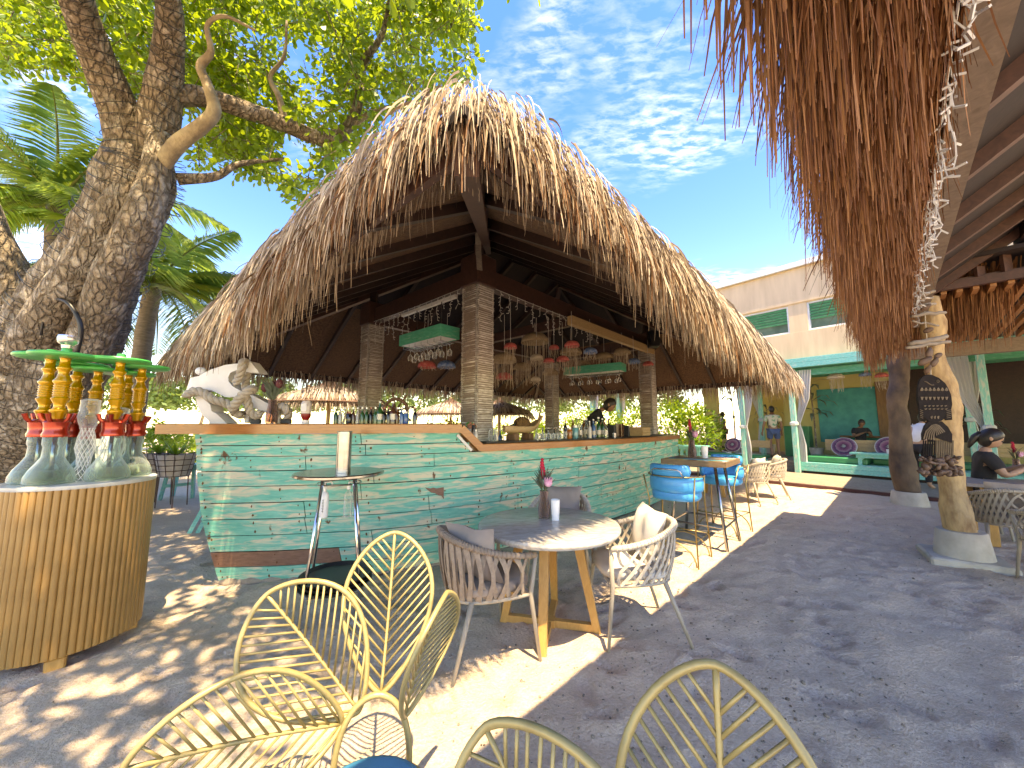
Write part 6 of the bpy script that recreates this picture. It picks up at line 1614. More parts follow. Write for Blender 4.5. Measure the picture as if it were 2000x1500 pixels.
for (x0, y0, x1, y1, r) in ((1776, 672, 1850, 658, .026), (1770, 680, 1855, 668, .018), (1780, 616, 1845, 610, .018), (1782, 628, 1835, 636, .010), (1798, 536, 1836, 515, .02), (1800, 577, 1824, 568, .018), (1788, 600, 1828, 590, .016), (1790, 545, 1825, 556, .014), (1784, 590, 1822, 582, .012)):
    a = D(x0, y0, 3.56); b_ = D(x1, y1, 3.56); n = 7; pts = [a.lerp(b_, i / (n - 1)) + V(0, RND.uniform(-.01, .01), RND.gauss(0, .006)) for i in range(n)]
    mb = MB(); mb.tube(pts, [r * (.6 + .4 * sin(pi * (.15 + .7 * i / (n - 1)))) for i in range(n)], 7); mb.build('stick', M['drift'], dw, smooth=True, world=True)
for (x, y, s_) in ((1815, 690, 1.5), (1806, 706, 1.6), (1825, 708, 1.3), (1832, 695, 1.2), (1812, 722, 1.2), (1808, 600, 1.1), (1813, 645, 1.2), (1802, 560, 1.2)):
    o_ = obj('shell', RND.choice(sm), M['carve_l'], dw); o_.location = D(x, y, 3.54) - Vector(dw.location); o_.scale = (s_, s_ * .8, s_); o_.rotation_euler = (RND.random(), RND.random(), 0)
# things on the grey dining table
tp = Vector(gt.location)
gtm = gt.matrix_basis
cup(G(1962, 932, .769), 'white paper cup on the grey dining table in front of the seated woman', .12, .045)
lem = G(1935, 916, .769); mb = MB(); mb.ball(lem + V(0, 0, .03), .032, 12, 8, (1.25, 1, 1)); tag(mb.build('lemon', pm('lemon', (.65, .48, .02), (.58, .4, .015), rough=.4, bmp=.2, bscale=60), smooth=True), 'yellow lemon lying on the grey dining table', 'lemon')
vase(G(1988, 925, .769), 'vase with red and pink flowers on the grey dining table', s=1.05, seed=12)
# ------------------------------------------------------------------ people (one continuous skinned body, clothing and hair as children)
M['skin'] = pm('skin', (.42, .245, .165), (.37, .21, .14), scale=5, rough=.55); M['skin_d'] = pm('skin_brown', (.27, .14, .085), (.23, .115, .07), scale=5, rough=.55)
M['hair'] = pm('black_hair', (.010, .008, .008), (.02, .016, .014), scale=40, rough=.4, bmp=.4, bscale=90)
M['clothblack'] = pm('black_cloth', (.014, .014, .017), (.022, .022, .026), scale=10, rough=.9, bmp=.2, bscale=30); M['clothwhite'] = pm('white_cloth', (.68, .69, .72), (.58, .59, .62), scale=6, rough=.9, bmp=.2, bscale=20)
M['shorts'] = pm('blue_denim', (.045, .085, .19), (.06, .11, .23), scale=30, rough=.9)
m, nt, b = new_mat('print_shirt')
n_ = noise_out(nt, 5.0, 4, .6, dist=.8); nt.links.new(ramp(nt, n_, [(.40, (.56, .53, .42)), (.52, (.54, .52, .40)), (.56, (.10, .34, .20)), (.64, (.06, .24, .15)), (.68, (.56, .40, .36))]), b.inputs['Base Color']); b.inputs['Roughness'].default_value = .9
M['print'] = m
m, nt, b = new_mat('dark_print')
n_ = noise_out(nt, 9.0, 3, .6); nt.links.new(ramp(nt, n_, [(.45, (.03, .03, .035)), (.6, (.4, .4, .4))]), b.inputs['Base Color']); M['darkprint'] = m
def skin_mesh(name, J, E, R, root, sub=2):
    """J joints dict name->Vector, E edges, R radius dict; returns evaluated mesh"""
    keys = list(J); idx = {k: i for i, k in enumerate(keys)}
    me = bpy.data.meshes.new(name + '_k'); me.from_pydata([tuple(J[k]) for k in keys], [(idx[a], idx[b_]) for a, b_ in E], []); me.update()
    o = bpy.data.objects.new(name + '_k', me); col.objects.link(o)
    md = o.modifiers.new('s', 'SKIN'); md.use_smooth_shade = True; md.branch_smoothing = .6
    for k in keys:
        sv = me.skin_vertices[0].data[idx[k]]; r = R[k]; sv.radius = r if isinstance(r, tuple) else (r, r); sv.use_root = (k == root)
    sb = o.modifiers.new('d', 'SUBSURF'); sb.levels = sub; sb.render_levels = sub
    bpy.context.view_layer.update(); dg = bpy.context.evaluated_depsgraph_get()
    out = bpy.data.meshes.new_from_object(o.evaluated_get(dg)); out.name = name
    bpy.data.objects.remove(o); bpy.data.meshes.remove(me)
    out.polygons.foreach_set('use_smooth', [True] * len(out.polygons)); out.materials.clear()
    return out
def person(label, loc, rz, pose, skin, top, bottom, hair_long=False, scale=1.0, sleeves=True, legs_bare=False, cap_hair=True):
    """pose: joint overrides in metres, person faces -Y; standard standing joints given below"""
    o = thing('person', label, 'person', tuple(loc), rz)
    J = dict(pel=V(0, 0, .95), spine=V(0, 0, 1.15), chest=V(0, .0, 1.33), neck=V(0, 0, 1.47), neck2=V(0, -.01, 1.54))
    for s, sx in (('l', 1), ('r', -1)):
        J.update({'sh' + s: V(.17 * sx, 0, 1.42), 'el' + s: V(.24 * sx, .02, 1.14), 'wr' + s: V(.25 * sx, -.06, .90), 'hp' + s: V(.10 * sx, 0, .90), 'kn' + s: V(.11 * sx, -.01, .50), 'an' + s: V(.11 * sx, .02, .08), 'to' + s: V(.12 * sx, -.13, .03)})
    J.update(pose.get('J', {}))
    head = pose.get('head', V(0, -.02, 1.64)); look = pose.get('look', V(0, -1, 0)).normalized()
    # hands
    E = [('pel', 'spine'), ('spine', 'chest'), ('chest', 'neck'), ('neck', 'neck2')]
    R = dict(pel=(.15, .11), spine=(.13, .10), chest=(.155, .11), neck=.062, neck2=.052)
    for s in 'lr':
        E += [('chest', 'sh' + s), ('sh' + s, 'el' + s), ('el' + s, 'wr' + s), ('pel', 'hp' + s), ('hp' + s, 'kn' + s), ('kn' + s, 'an' + s), ('an' + s, 'to' + s)]
        R.update({'sh' + s: .065, 'el' + s: .042, 'wr' + s: .028, 'hp' + s: .092, 'kn' + s: .058, 'an' + s: .04, 'to' + s: (.035, .025)})
        d = (J['wr' + s] - J['el' + s]).normalized(); fdir = pose.get('hand' + s, d); fdir = fdir.normalized(); side = fdir.cross(V(0, 0, 1)); side = side.normalized() if side.length > .1 else V(1, 0, 0)
        upv = side.cross(fdir).normalized(); palm = J['wr' + s] + d * .055; J['pa' + s] = palm; E.append(('wr' + s, 'pa' + s)); R['pa' + s] = (.034, .016)
        curl = pose.get('curl', .5)
        for i, (off, L) in enumerate(((-.026, .062), (-.009, .074), (.009, .078), (.026, .068))):
            b0 = palm + fdir * .035 + side * off; b1 = b0 + (fdir - upv * curl * .5).normalized() * L * .5; b2 = b1 + (fdir - upv * curl * 1.4).normalized() * L * .5
            for q, p_ in enumerate((b0, b1, b2)): J['f%s%d%d' % (s, i, q)] = p_; R['f%s%d%d' % (s, i, q)] = (.0105, .0095, .0075)[q]
            E += [('pa' + s, 'f%s%d0' % (s, i)), ('f%s%d0' % (s, i), 'f%s%d1' % (s, i)), ('f%s%d1' % (s, i), 'f%s%d2' % (s, i))]
        sg = 1 if s == 'l' else -1
        t0 = palm + side * .03 * sg * -1 - fdir * .005; t1 = t0 + (fdir * .6 - side * .7 * sg).normalized() * .04; J['t%s0' % s] = t0; J['t%s1' % s] = t1; R['t%s0' % s] = .012; R['t%s1' % s] = .009
        E += [('pa' + s, 't%s0' % s), ('t%s0' % s, 't%s1' % s)]
    body = obj('body', skin_mesh('body', J, E, R, 'pel', 2), skin, o)
    # head: lathe-like ellipsoid with nose, jaw, ears; oriented to 'look'
    up = pose.get('up', V(0, 0, 1)); z_ = (up - look * up.dot(look)).normalized(); x_ = look.cross(z_) * -1
    Mh = Matrix((x_, -look, z_)).transposed().to_4x4(); Mh.translation = head
    mb = MB(); n, m_ = 22, 18; vs = []; fs = []
    for i in range(m_ + 1):
        t = -pi / 2 + pi * i / m_
        for k in range(n):
            a = 2 * pi * k / n; x = .074 * cos(t) * cos(a); y = .094 * cos(t) * sin(a); z = .118 * sin(t)
            front = max(0, -sin(a)) * cos(t)
            if z < 0: x *= 1 - .22 * (-z / .118); y = y * (1 - .10 * (-z / .118)) - .012 * (-z / .118)
            if front > .8 and abs(x) < .02:
                if -.045 < z < .012: y -= .020 * (1 - abs(x) / .02) * max(0, 1 - abs(z + .025) / .035)      # nose
            if front > .75 and .0 < z < .03 and .018 < abs(x) < .045: y += .006      # eye sockets
            if front > .75 and -.075 < z < -.055 and abs(x) < .028: y -= .005      # lips
            vs.append(Mh @ Vector((x, y, z)))
    for i in range(m_):
        for k in range(n): fs.append((i * n + k, i * n + (k + 1) % n, (i + 1) * n + (k + 1) % n, (i + 1) * n + k))
    mb.add(vs, fs)
    for sx in (-1, 1): mb.ball(Mh @ V(sx * .074, .012, -.005), .028, 8, 6, (.4, .7, 1.1))
    hd = mb.build('head', skin, o, smooth=True)
    for sx in (-1, 1):
        mb = MB(); mb.ball(Mh @ V(sx * .031, -.082, .012), .0095, 8, 6); mb.build('eye', M['hair'], hd, smooth=True)
        mb = MB(); mb.tube([Mh @ V(sx * .018, -.088, .032), Mh @ V(sx * .034, -.086, .036), Mh @ V(sx * .048, -.076, .031)], .0035, 5); mb.build('eyebrow', M['hair'], hd, smooth=True)
    mb = MB(); mb.tube([Mh @ V(-.022, -.084, -.064), Mh @ V(0, -.092, -.063), Mh @ V(.022, -.084, -.064)], [.003, .0055, .003], 6); mb.build('mouth', pm('lips', (.33, .10, .085), (.3, .09, .08), rough=.5), hd, smooth=True)
    mb = MB(); vs = []; fs = []; n, m_ = 24, 14
    for i in range(m_ + 1):
        t = -pi / 2 * (.75 if not hair_long else .95) + (pi / 2 * (1.75 if not hair_long else 1.95)) * i / m_
        for k in range(n):
            a = 2 * pi * k / n; fr_ = max(0, -sin(a)); r0 = 1.12 + .03 * noise.noise(Vector((cos(a) * 3, sin(a) * 3, t * 3)))
            x = .074 * cos(t) * cos(a) * r0; y = .094 * cos(t) * sin(a) * r0 + .006; z = .118 * sin(t) * 1.08 + .008
            lim = .052 * fr_ * 1.5 - .055 * (1 - fr_)          # hairline: only above this height in front
            if z < lim and fr_ > .15: x *= .86; y *= .80; 
            vs.append(Mh @ Vector((x, y, z)))
    for i in range(m_):
        for k in range(n): fs.append((i * n + k, i * n + (k + 1) % n, (i + 1) * n + (k + 1) % n, (i + 1) * n + k))
    mb.add(vs, fs)
    if hair_long: mb.tube([Mh @ V(0, .09, .02), Mh @ V(0, .115, -.05), Mh @ V(0, .11, -.13), Mh @ V(0, .10, -.2)], [.04, .038, .03, .012], 10)
    mb.build('hair', M['hair'], o, smooth=True)
    # top
    k = 1.0
    def cl(keys, edges, grow, name, mat, root, extra=None):
        JJ = {q: J[q] for q in keys}; RR = {}
        for q in keys:
            r = R[q]; r = r if isinstance(r, tuple) else (r, r); RR[q] = (r[0] + grow, r[1] + grow)
        if extra:
            for q, (p_, r) in extra.items(): JJ[q] = p_; RR[q] = (r, r) if not isinstance(r, tuple) else r
        return obj(name, skin_mesh(name, JJ, edges, RR, root, 2), mat, o)
    ex = {}; ee = [('pel', 'spine'), ('spine', 'chest'), ('chest', 'neck')]; kk = ['pel', 'spine', 'chest', 'neck']
    for s in 'lr':
        mid = J['sh' + s].lerp(J['el' + s], .75 if sleeves is True else 1.0); ex['slv' + s] = (mid, .066 if sleeves is True else .052); ee += [('chest', 'sh' + s), ('sh' + s, 'slv' + s)]; kk.append('sh' + s)
        if sleeves == 'long':
            ex['cuf' + s] = (J['el' + s].lerp(J['wr' + s], .9), .042); ee.append(('slv' + s, 'cuf' + s))
    cl(kk, ee, .017, 'shirt', top, 'pel', ex)
    ex = {}; ee = []; kk = ['pel']
    for s in 'lr':
        kk.append('hp' + s); ee += [('pel', 'hp' + s)]
        if legs_bare: ex['hm' + s] = (J['hp' + s].lerp(J['kn' + s], .72), .098); ee.append(('hp' + s, 'hm' + s))
        else: kk += ['kn' + s]; ex['hm' + s] = (J['kn' + s].lerp(J['an' + s], .9), .06); ee += [('hp' + s, 'kn' + s), ('kn' + s, 'hm' + s)]
    cl(kk, ee, .014, 'shorts' if legs_bare else 'trousers', bottom, 'pel', ex)
    if scale != 1.0: o.scale = (scale, scale, scale)
    return o
# man walking away in a print shirt
pf = WP(1511, 850, 3.7); pm_ = wk(WAof(pf), 3.7, .381)
person('man seen from behind in cream shirt with green print and blue shorts', pm_, atan2(pm_.y, pm_.x) + pi / 2 + .25, dict(J=dict(ell=V(.27, .03, 1.14), wrl=V(.31, -.02, .90), anl=V(.12, .16, .12), tol=V(.12, .04, .04)), head=V(0, -.03, 1.645), look=V(.1, -1, -.1)), M['skin_d'], M['print'], M['shorts'], legs_bare=True)
# bartender bending forward behind the bar
bq = D(1138, 800, 6.9); bpos = V(bq.x, bq.y, .3)
person('bartender in black shirt bending over behind the bar', bpos, pi / 2 - .25, dict(J=dict(spine=V(.0, -.06, 1.14), chest=V(0, -.20, 1.28), neck=V(0, -.31, 1.38), neck2=V(0, -.37, 1.42), shl=V(.17, -.26, 1.33), shr=V(-.17, -.26, 1.33), ell=V(.22, -.36, 1.10), elr=V(-.22, -.36, 1.10), wrl=V(.12, -.52, 1.05), wrr=V(-.12, -.52, 1.05)), head=V(0, -.46, 1.47), look=V(0, -.75, -.6), up=V(0, -.3, 1)), M['skin_d'], M['clothblack'], M['clothblack'], scale=1.06)
# waitress in white leaning to the left
wq = WP(1792, 850, 1.3); wpos = wk(WAof(wq), 1.3, .086)
person('waitress in white top and dark skirt bending towards the low table behind the fish carving', wpos, pi * .5 + .3, dict(J=dict(chest=V(0, -.12, 1.30), neck=V(0, -.19, 1.43), neck2=V(0, -.22, 1.49), shl=V(.17, -.14, 1.38), shr=V(-.17, -.14, 1.38), ell=V(.23, -.22, 1.12), elr=V(-.23, -.22, 1.12), wrl=V(.15, -.42, 1.02), wrr=V(-.15, -.42, 1.02)), head=V(0, -.28, 1.58), look=V(0, -.9, -.4)), M['skin'], M['clothwhite'], M['clothblack'], scale=1.0)
# seated woman with a phone at the grey table
sq = D(1912, 905, 5.15)
spz = V(sq.x, sq.y, 0)
def seated(J=None):
    q = dict(pel=V(0, 0, .50), spine=V(0, -.02, .70), chest=V(0, -.05, .88), neck=V(0, -.06, 1.01), neck2=V(0, -.09, 1.07))
    for s, sx in (('l', 1), ('r', -1)):
        q.update({'sh' + s: V(.165 * sx, -.05, .97), 'el' + s: V(.22 * sx, -.14, .74), 'wr' + s: V(.09 * sx, -.34, .84), 'hp' + s: V(.1 * sx, -.04, .49), 'kn' + s: V(.12 * sx, -.44, .50), 'an' + s: V(.12 * sx, -.42, .08), 'to' + s: V(.12 * sx, -.55, .03)})
    q.update(J or {}); return q
wom = person('seated woman in black with tied hair looking at a phone at the grey table', spz, radians(50), dict(J=seated(), head=V(0, -.12, 1.17), look=V(0, -.9, -.55), curl=.9), M['skin'], M['clothblack'], M['clothblack'], hair_long=True, scale=1.12)
ph = wom.matrix_basis @ (V(0, -.40, .86) * 1.12)
mb = MB(); mb.bbox(ph, (.15, .075, .009), .003, rot=Matrix.Rotation(radians(50), 3, 'Z') @ Matrix.Rotation(radians(35), 3, 'X')); tag(mb.build('phone', M['black']), 'dark phone held by the seated woman in black', 'phone')
mb = MB(); mb.bbox(spz + V(0, .05, .42), (.44, .44, .05), .02, rz=radians(50))
st = thing('dining_stool', 'dark seat under the woman at the grey table', 'stool', tuple(spz), radians(50))
mb = MB(); mb.bbox((0, .05, .43), (.46, .46, .07), .02); mb.build('seat', M['cush'], st)
for sx in (-1, 1):
    for sy in (-1, 1): mb = MB(); mb.tube([V(.18 * sx, .05 + .18 * sy, .40), V(.21 * sx, .05 + .21 * sy, 0)], .015, 7); mb.build('leg', M['chairframe'], st)
# guest in black sitting at the far table before the teal panel
gq = WP(1680, 850, 4.75); gp_ = wk(WAof(gq), 4.75, .40)
person('guest in black sitting in front of the teal panel with head lowered', gp_, radians(-20) , dict(J=seated(), head=V(0, -.16, 1.15), look=V(-.2, -.8, -.55)), M['skin_d'], M['clothblack'], M['clothblack'], hair_long=False, scale=1.0)
dtb = thing('dark_table', 'dark table with glasses in front of the guest in black', 'table', tuple(wk(WAof(gq) + .1, 4.98, .40)), WA)
mb = MB(); mb.bbox((.3, .25, .72), (1.9, .5, .05), .006); mb.build('top', M['brownpanel'], dtb)
for x in (-.5, 1.1): mb = MB(); mb.bbox((x, .25, .345), (.08, .4, .69), .006); mb.build('trestle', M['brownpanel'], dtb)
bxs = thing('guest_bench', 'low dark bench under the guest in black', 'bench', tuple(gp_), WA)
mb = MB(); mb.bbox((0, -.02, .41), (1.2, .3, .06), .008); mb.build('seat', M['brownpanel'], bxs)
for x in (-.5, .5): mb = MB(); mb.bbox((x, -.02, .19), (.06, .26, .38), .006); mb.build('leg', M['brownpanel'], bxs)
# silhouette of a person in the passage and a visitor seen past the rear column
dq = WP(1413, 850, 5.6); dp = wk(WAof(dq), 5.6, .381)
person('person in dark patterned top standing in the passage beside the yellow pier', dp, atan2(dp.y, dp.x) + .4, dict(), M['skin_d'], M['darkprint'], M['clothblack'], hair_long=True, scale=.95)
vq = D(1079, 815, 13.0); person('visitor in pale pink top seen just past the rear column', V(vq.x, vq.y, 0), 2.0, dict(), M['skin'], pm('pink_cloth', (.62, .42, .40), (.55, .36, .35), rough=.9), M['shorts'], scale=1.0)
# ------------------------------------------------------------------ the big tree
m, nt, b = new_mat('bark')
t_ = nd(nt, 'ShaderNodeTexCoord'); mp_ = nd(nt, 'ShaderNodeMapping'); mp_.inputs['Scale'].default_value = (15, 15, 6); nt.links.new(t_.outputs['Object'], mp_.inputs['Vector'])
ns_ = nd(nt, 'ShaderNodeTexNoise'); ns_.inputs['Scale'].default_value = 1.3; ns_.inputs['Detail'].default_value = 5; nt.links.new(mp_.outputs[0], ns_.inputs['Vector'])
mxv = nd(nt, 'ShaderNodeMix', data_type='RGBA', blend_type='ADD'); mxv.inputs['Factor'].default_value = 2.6; nt.links.new(mp_.outputs[0], mxv.inputs[6]); nt.links.new(ns_.outputs['Color'], mxv.inputs[7])
vo = nd(nt, 'ShaderNodeTexVoronoi', feature='DISTANCE_TO_EDGE'); vo.inputs['Scale'].default_value = 1.0; nt.links.new(mxv.outputs[2], vo.inputs['Vector'])
crack = ramp(nt, vo.outputs[0], [(.0, (0, 0, 0)), (.16, (.75, .75, .75)), (.5, (1, 1, 1))])
n_a = noise_out(nt, 5.0, 6, .65); n_b = noise_out(nt, 26, 5, .7)
cb = ramp(nt, n_a, [(.3, (.44, .36, .27)), (.48, (.30, .235, .175)), (.60, (.56, .49, .41)), (.75, (.26, .195, .145))])
mxa = nd(nt, 'ShaderNodeMix', data_type='RGBA', blend_type='MULTIPLY'); mxa.inputs['Factor'].default_value = .28; nt.links.new(cb, mxa.inputs[6]); nt.links.new(crack, mxa.inputs[7])
mxb = nd(nt, 'ShaderNodeMix', data_type='RGBA', blend_type='MULTIPLY'); mxb.inputs['Factor'].default_value = .5; nt.links.new(mxa.outputs[2], mxb.inputs[6]); nt.links.new(ramp(nt, n_b, [(.35, (.5, .47, .43)), (.6, (1, 1, 1))]), mxb.inputs[7])
nt.links.new(mxb.outputs[2], b.inputs['Base Color']); b.inputs['Roughness'].default_value = .95; b.inputs['Specular IOR Level'].default_value = .2
hb = nd(nt, 'ShaderNodeMath', operation='MULTIPLY_ADD'); nt.links.new(n_b, hb.inputs[0]); hb.inputs[1].default_value = .5; nt.links.new(crack, hb.inputs[2])
bump(nt, b, hb.outputs[0], 1.0, .045)
M['bark'] = m
M['bark_p'] = pm('pale_bark', (.40, .32, .21), (.20, .15, .10), scale=6, rough=.9, bmp=.7, bscale=14, bdist=.03)
M['leaf'] = leaf_mat('tree_leaf', [(.035, .10, .016), (.08, .18, .024), (.05, .13, .018), (.14, .24, .03), (.065, .155, .02)], (.40, .52, .045), .48, .35)
M['palm'] = leaf_mat('palm_leaf', [(.06, .14, .03), (.11, .22, .05), (.08, .17, .05), (.16, .27, .07)], (.42, .55, .09), .5, .35)
M['shrub'] = leaf_mat('shrub_leaf', [(.08, .18, .02), (.16, .28, .03), (.12, .24, .02), (.22, .33, .04)], (.40, .50, .04), .4, .45)
tree = thing('big_tree', 'massive old tree with cable wound trunk and spreading leafy crown by the cabinet', 'tree', tuple(G(40, 1010) * .98))
def limb(ctrl, name, mat, nseg=10, nside=18, rough_=1.0, seed=0):
    pts = catmull([Vector(c_[:3]) for c_ in ctrl], nseg); rs_ = []
    m_ = len(ctrl)
    for i in range(len(pts)):
        f = i / nseg; k = min(int(f), m_ - 2); t = f - k; rs_.append(ctrl[k][3] * (1 - t) + ctrl[k + 1][3] * t)
    mb = MB(); mb.tube(pts, rs_, nside); out = []
    for j, v in enumerate(mb.v):
        i = j // nside if j // nside < len(pts) else len(pts) - 1; q = Vector(v); d = (q - pts[i]); L = d.length
        if L > 1e-5:
            an = 2 * pi * (j % nside) / nside; k = noise.noise(Vector((cos(an) * 1.5, sin(an) * 1.5, i * .07 + seed))) * .22 + noise.noise(q * 5) * .07
            q = pts[i] + d * (1 + k * rough_)
        out.append(tuple(q))
    mb.v = out; o = mb.build(name, mat, tree, smooth=True, world=True); return pts, rs_, o
def dp4(x, y, d, r): p = D(x, y, d); return (p.x, p.y, p.z, r)
base = G(40, 1010)
tr1, tr1r, _ = limb([(base.x, base.y + .2, -.1, .62), dp4(75, 800, 4.75, .52), dp4(130, 640, 4.7, .47), dp4(205, 500, 4.65, .42), dp4(265, 380, 4.55, .36), dp4(285, 300, 4.5, .30)], 'trunk', M['bark'], 10, 26, 1.2, 1)
limb([dp4(60, 760, 4.7, .40), dp4(30, 640, 4.75, .36), dp4(0, 540, 4.7, .28), dp4(-50, 420, 4.6, .24), dp4(-120, 250, 4.3, .2)], 'stem', M['bark'], 8, 18, 1.1, 5)
limb([dp4(165, 700, 4.45, .20), dp4(215, 560, 4.3, .20), dp4(270, 440, 4.25, .17), dp4(300, 350, 4.3, .13), dp4(312, 260, 4.4, .1)], 'stem', M['bark'], 8, 14, 1.1, 41)
limb([dp4(40, 720, 4.35, .22), dp4(110, 600, 4.25, .20), dp4(190, 470, 4.25, .17), dp4(245, 370, 4.3, .13), dp4(262, 300, 4.4, .1)], 'stem', M['bark'], 8, 14, 1.1, 47)
lA, lAr, _ = limb([dp4(270, 330, 4.5, .24), dp4(235, 220, 4.35, .195), dp4(190, 110, 4.1, .165), dp4(150, 0, 3.8, .15), dp4(110, -140, 3.4, .13), dp4(60, -330, 2.9, .1)], 'limb', M['bark'], 8, 16, .7, 9)
lB, lBr, _ = limb([dp4(285, 320, 4.5, .22), dp4(310, 220, 4.45, .19), dp4(325, 130, 4.35, .16), dp4(332, 30, 4.1, .12), dp4(318, -100, 3.8, .09), dp4(360, -300, 3.3, .06)], 'limb', M['bark'], 8, 16, .8, 13)
lC, lCr, _ = limb([dp4(330, 185, 4.45, .12), dp4(400, 190, 4.7, .11), dp4(480, 215, 4.95, .105), dp4(560, 245, 5.2, .10), dp4(630, 272, 5.4, .095), dp4(672, 255, 5.5, .085), dp4(700, 200, 5.5, .07), dp4(705, 130, 5.5, .055), dp4(745, 70, 5.4, .04), dp4(760, 0, 5.2, .02)], 'limb', M['bark'], 8, 12, .7, 17)
limb([dp4(262, 420, 4.62, .06), dp4(300, 350, 4.42, .085), dp4(345, 285, 4.3, .088), dp4(395, 245, 4.25, .075), dp4(418, 215, 4.25, .07), dp4(405, 165, 4.25, .055), dp4(392, 130, 4.25, .045), dp4(412, 100, 4.2, .035), dp4(405, 50, 4.15, .025), dp4(440, 32, 4.1, .02), dp4(500, 60, 4.2, .012)], 'bare_branch', M['bark_p'], 8, 10, .5, 21)
limb([dp4(555, 235, 5.2, .055), dp4(545, 190, 5.15, .045), dp4(528, 150, 5.1, .03), dp4(555, 110, 5.0, .022), dp4(560, 40, 4.9, .012)], 'branch', M['bark_p'], 6, 8, .4, 25)
limb([dp4(345, 350, 4.5, .07), dp4(420, 345, 4.7, .05), dp4(470, 320, 4.9, .035), dp4(560, 310, 5.2, .02)], 'branch', M['bark'], 6, 8, .4, 28)
limb([dp4(672, 255, 5.5, .05), dp4(740, 215, 5.6, .04), dp4(820, 205, 5.6, .025), dp4(860, 190, 5.6, .012)], 'branch', M['bark_p'], 6, 8, .4, 29)
# cable wound round trunk and limbs
mb = MB()
def wind(pts, rs_, step, rr=.007):
    for i in range(1, len(pts) - 1, step):
        t = (pts[i + 1] - pts[i - 1]).normalized(); u = t.orthogonal().normalized(); v = t.cross(u); n = 22
        tilt = RND.uniform(-.3, .3)
        mb.tube([pts[i] + (u * cos(2 * pi * k / n) + v * sin(2 * pi * k / n)) * rs_[i] * (1.0 + .14 * (1 + noise.noise(Vector((cos(2 * pi * k / n) * 1.5, sin(2 * pi * k / n) * 1.5, i * .07 + 1))))) + t * (tilt * rs_[i] * cos(2 * pi * k / n)) for k in range(n)], rr, 5, closed=True)
wind(tr1, tr1r, 1, .0042); wind(lA, lAr, 2, .004); wind(lB, lBr, 2, .004)
tag(mb.build('wound_cable', M['black'], kind='stuff'), 'thin black light cable wound round the trunk and limbs of the big tree', 'cable')
# leaves
rl = random.Random(77)
def inside(poly, x, y):
    c_ = False; j = len(poly) - 1
    for i in range(len(poly)):
        if (poly[i][1] > y) != (poly[j][1] > y) and x < (poly[j][0] - poly[i][0]) * (y - poly[i][1]) / (poly[j][1] - poly[i][1]) + poly[i][0]: c_ = not c_
        j = i
    return c_
lm = MB(); tw = MB()
def leaf(p, d, L, w):
    s_ = d.cross(V(rl.gauss(0, 1), rl.gauss(0, 1), rl.gauss(0, 1)))
    if s_.length < 1e-4: return
    s_.normalize(); nrm = d.cross(s_)
    lm.add([p, p + d * L * .45 - s_ * w * .42 + nrm * .006, p + d * L * .8 - s_ * w * .45, p + d * L, p + d * L * .8 + s_ * w * .45, p + d * L * .45 + s_ * w * .42 + nrm * .006], [(0, 1, 2, 3), (0, 3, 4, 5)])
def cluster(c_, n, R, L0=.09):
    ax = V(rl.gauss(0, 1), rl.gauss(0, 1), rl.gauss(.3, .6)).normalized()
    tw.tube([c_ - ax * R * 1.1, c_ + ax * R * .6], .006, 4)
    for _ in range(n):
        d = V(rl.gauss(0, 1), rl.gauss(0, 1), rl.gauss(-.15, .8)).normalized(); p = c_ + ax * rl.uniform(-R, R) * .7 + d * R * rl.uniform(.1, .8)
        L = L0 * rl.uniform(.75, 1.3); leaf(p, (d + V(0, 0, -.25)).normalized(), L, L * .6)
POLY = [(-60, -60), (-60, 150), (110, 130), (230, 190), (360, 170), (390, 330), (470, 330), (540, 350), (600, 420), (650, 340), (690, 290), (760, 210), (850, 170), (900, 165), (935, 110), (925, 40), (890, -60)]
HOLES = [(600, 120, 55, 70), (585, 300, 40, 40), (500, 60, 45, 25), (665, 235, 30, 20), (520, 380, 40, 30), (850, 120, 30, 20)]
cnt = 0
cents = []
while cnt < 1750:
    x = rl.uniform(-60, 945); y = rl.uniform(-60, 420)
    if not inside(POLY, x, y): continue
    if any(((x - hx) / rx) ** 2 + ((y - hy) / ry) ** 2 < 1 for hx, hy, rx, ry in HOLES) and rl.random() < .9: continue
    if noise.noise(Vector((x / 60, y / 60, 3))) < -.28 and rl.random() < .85: continue
    d = rl.uniform(5.0, 7.6) if x > 300 else rl.uniform(5.2, 7.5)
    cluster(D(x, y, d), 15, rl.uniform(.12, .26), .105); cnt += 1
# crown above and behind the camera's upper edge: shades the sand on the left
for _ in range(3400):
    x = rl.uniform(-7.5, .1); y = rl.uniform(-3.2, 4.6); z = rl.uniform(5.6, 8.2)
    if noise.noise(Vector((x * .55, y * .55, z * .4))) < -.12: continue
    pz = (z - CAM_H) * sin(PITCH) + y * cos(PITCH)
    if pz > .3:
        up = (z - CAM_H) * cos(PITCH) - y * sin(PITCH); py = 750 - FPX * up / pz
        if py > -20: continue
    cluster(V(x, y, z), 13, rl.uniform(.15, .3), .13)
me = bpy.data.meshes.new('crown'); me.from_pydata(lm.v, [], lm.f); me.update(); me.transform(tree.matrix_basis.inverted()); obj('crown', me, M['leaf'], tree, kind='stuff')
fast_mesh('twigs', tw, M['bark'], tree, 'stuff')
# limbs that carry the upper crown
for ctrl in ([(lB[-8].x, lB[-8].y, lB[-8].z, .08), (-1.6, 1.6, 6.6, .06), (-.9, .2, 6.9, .04), (-.4, -1.2, 7.1, .02)], [(lA[-8].x, lA[-8].y, lA[-8].z, .12), (-3.4, .6, 6.6, .09), (-3.2, -1.4, 7.0, .05), (-3.0, -2.8, 7.2, .03)]):
    limb(ctrl, 'limb', M['bark'], 6, 10, .6, 31)

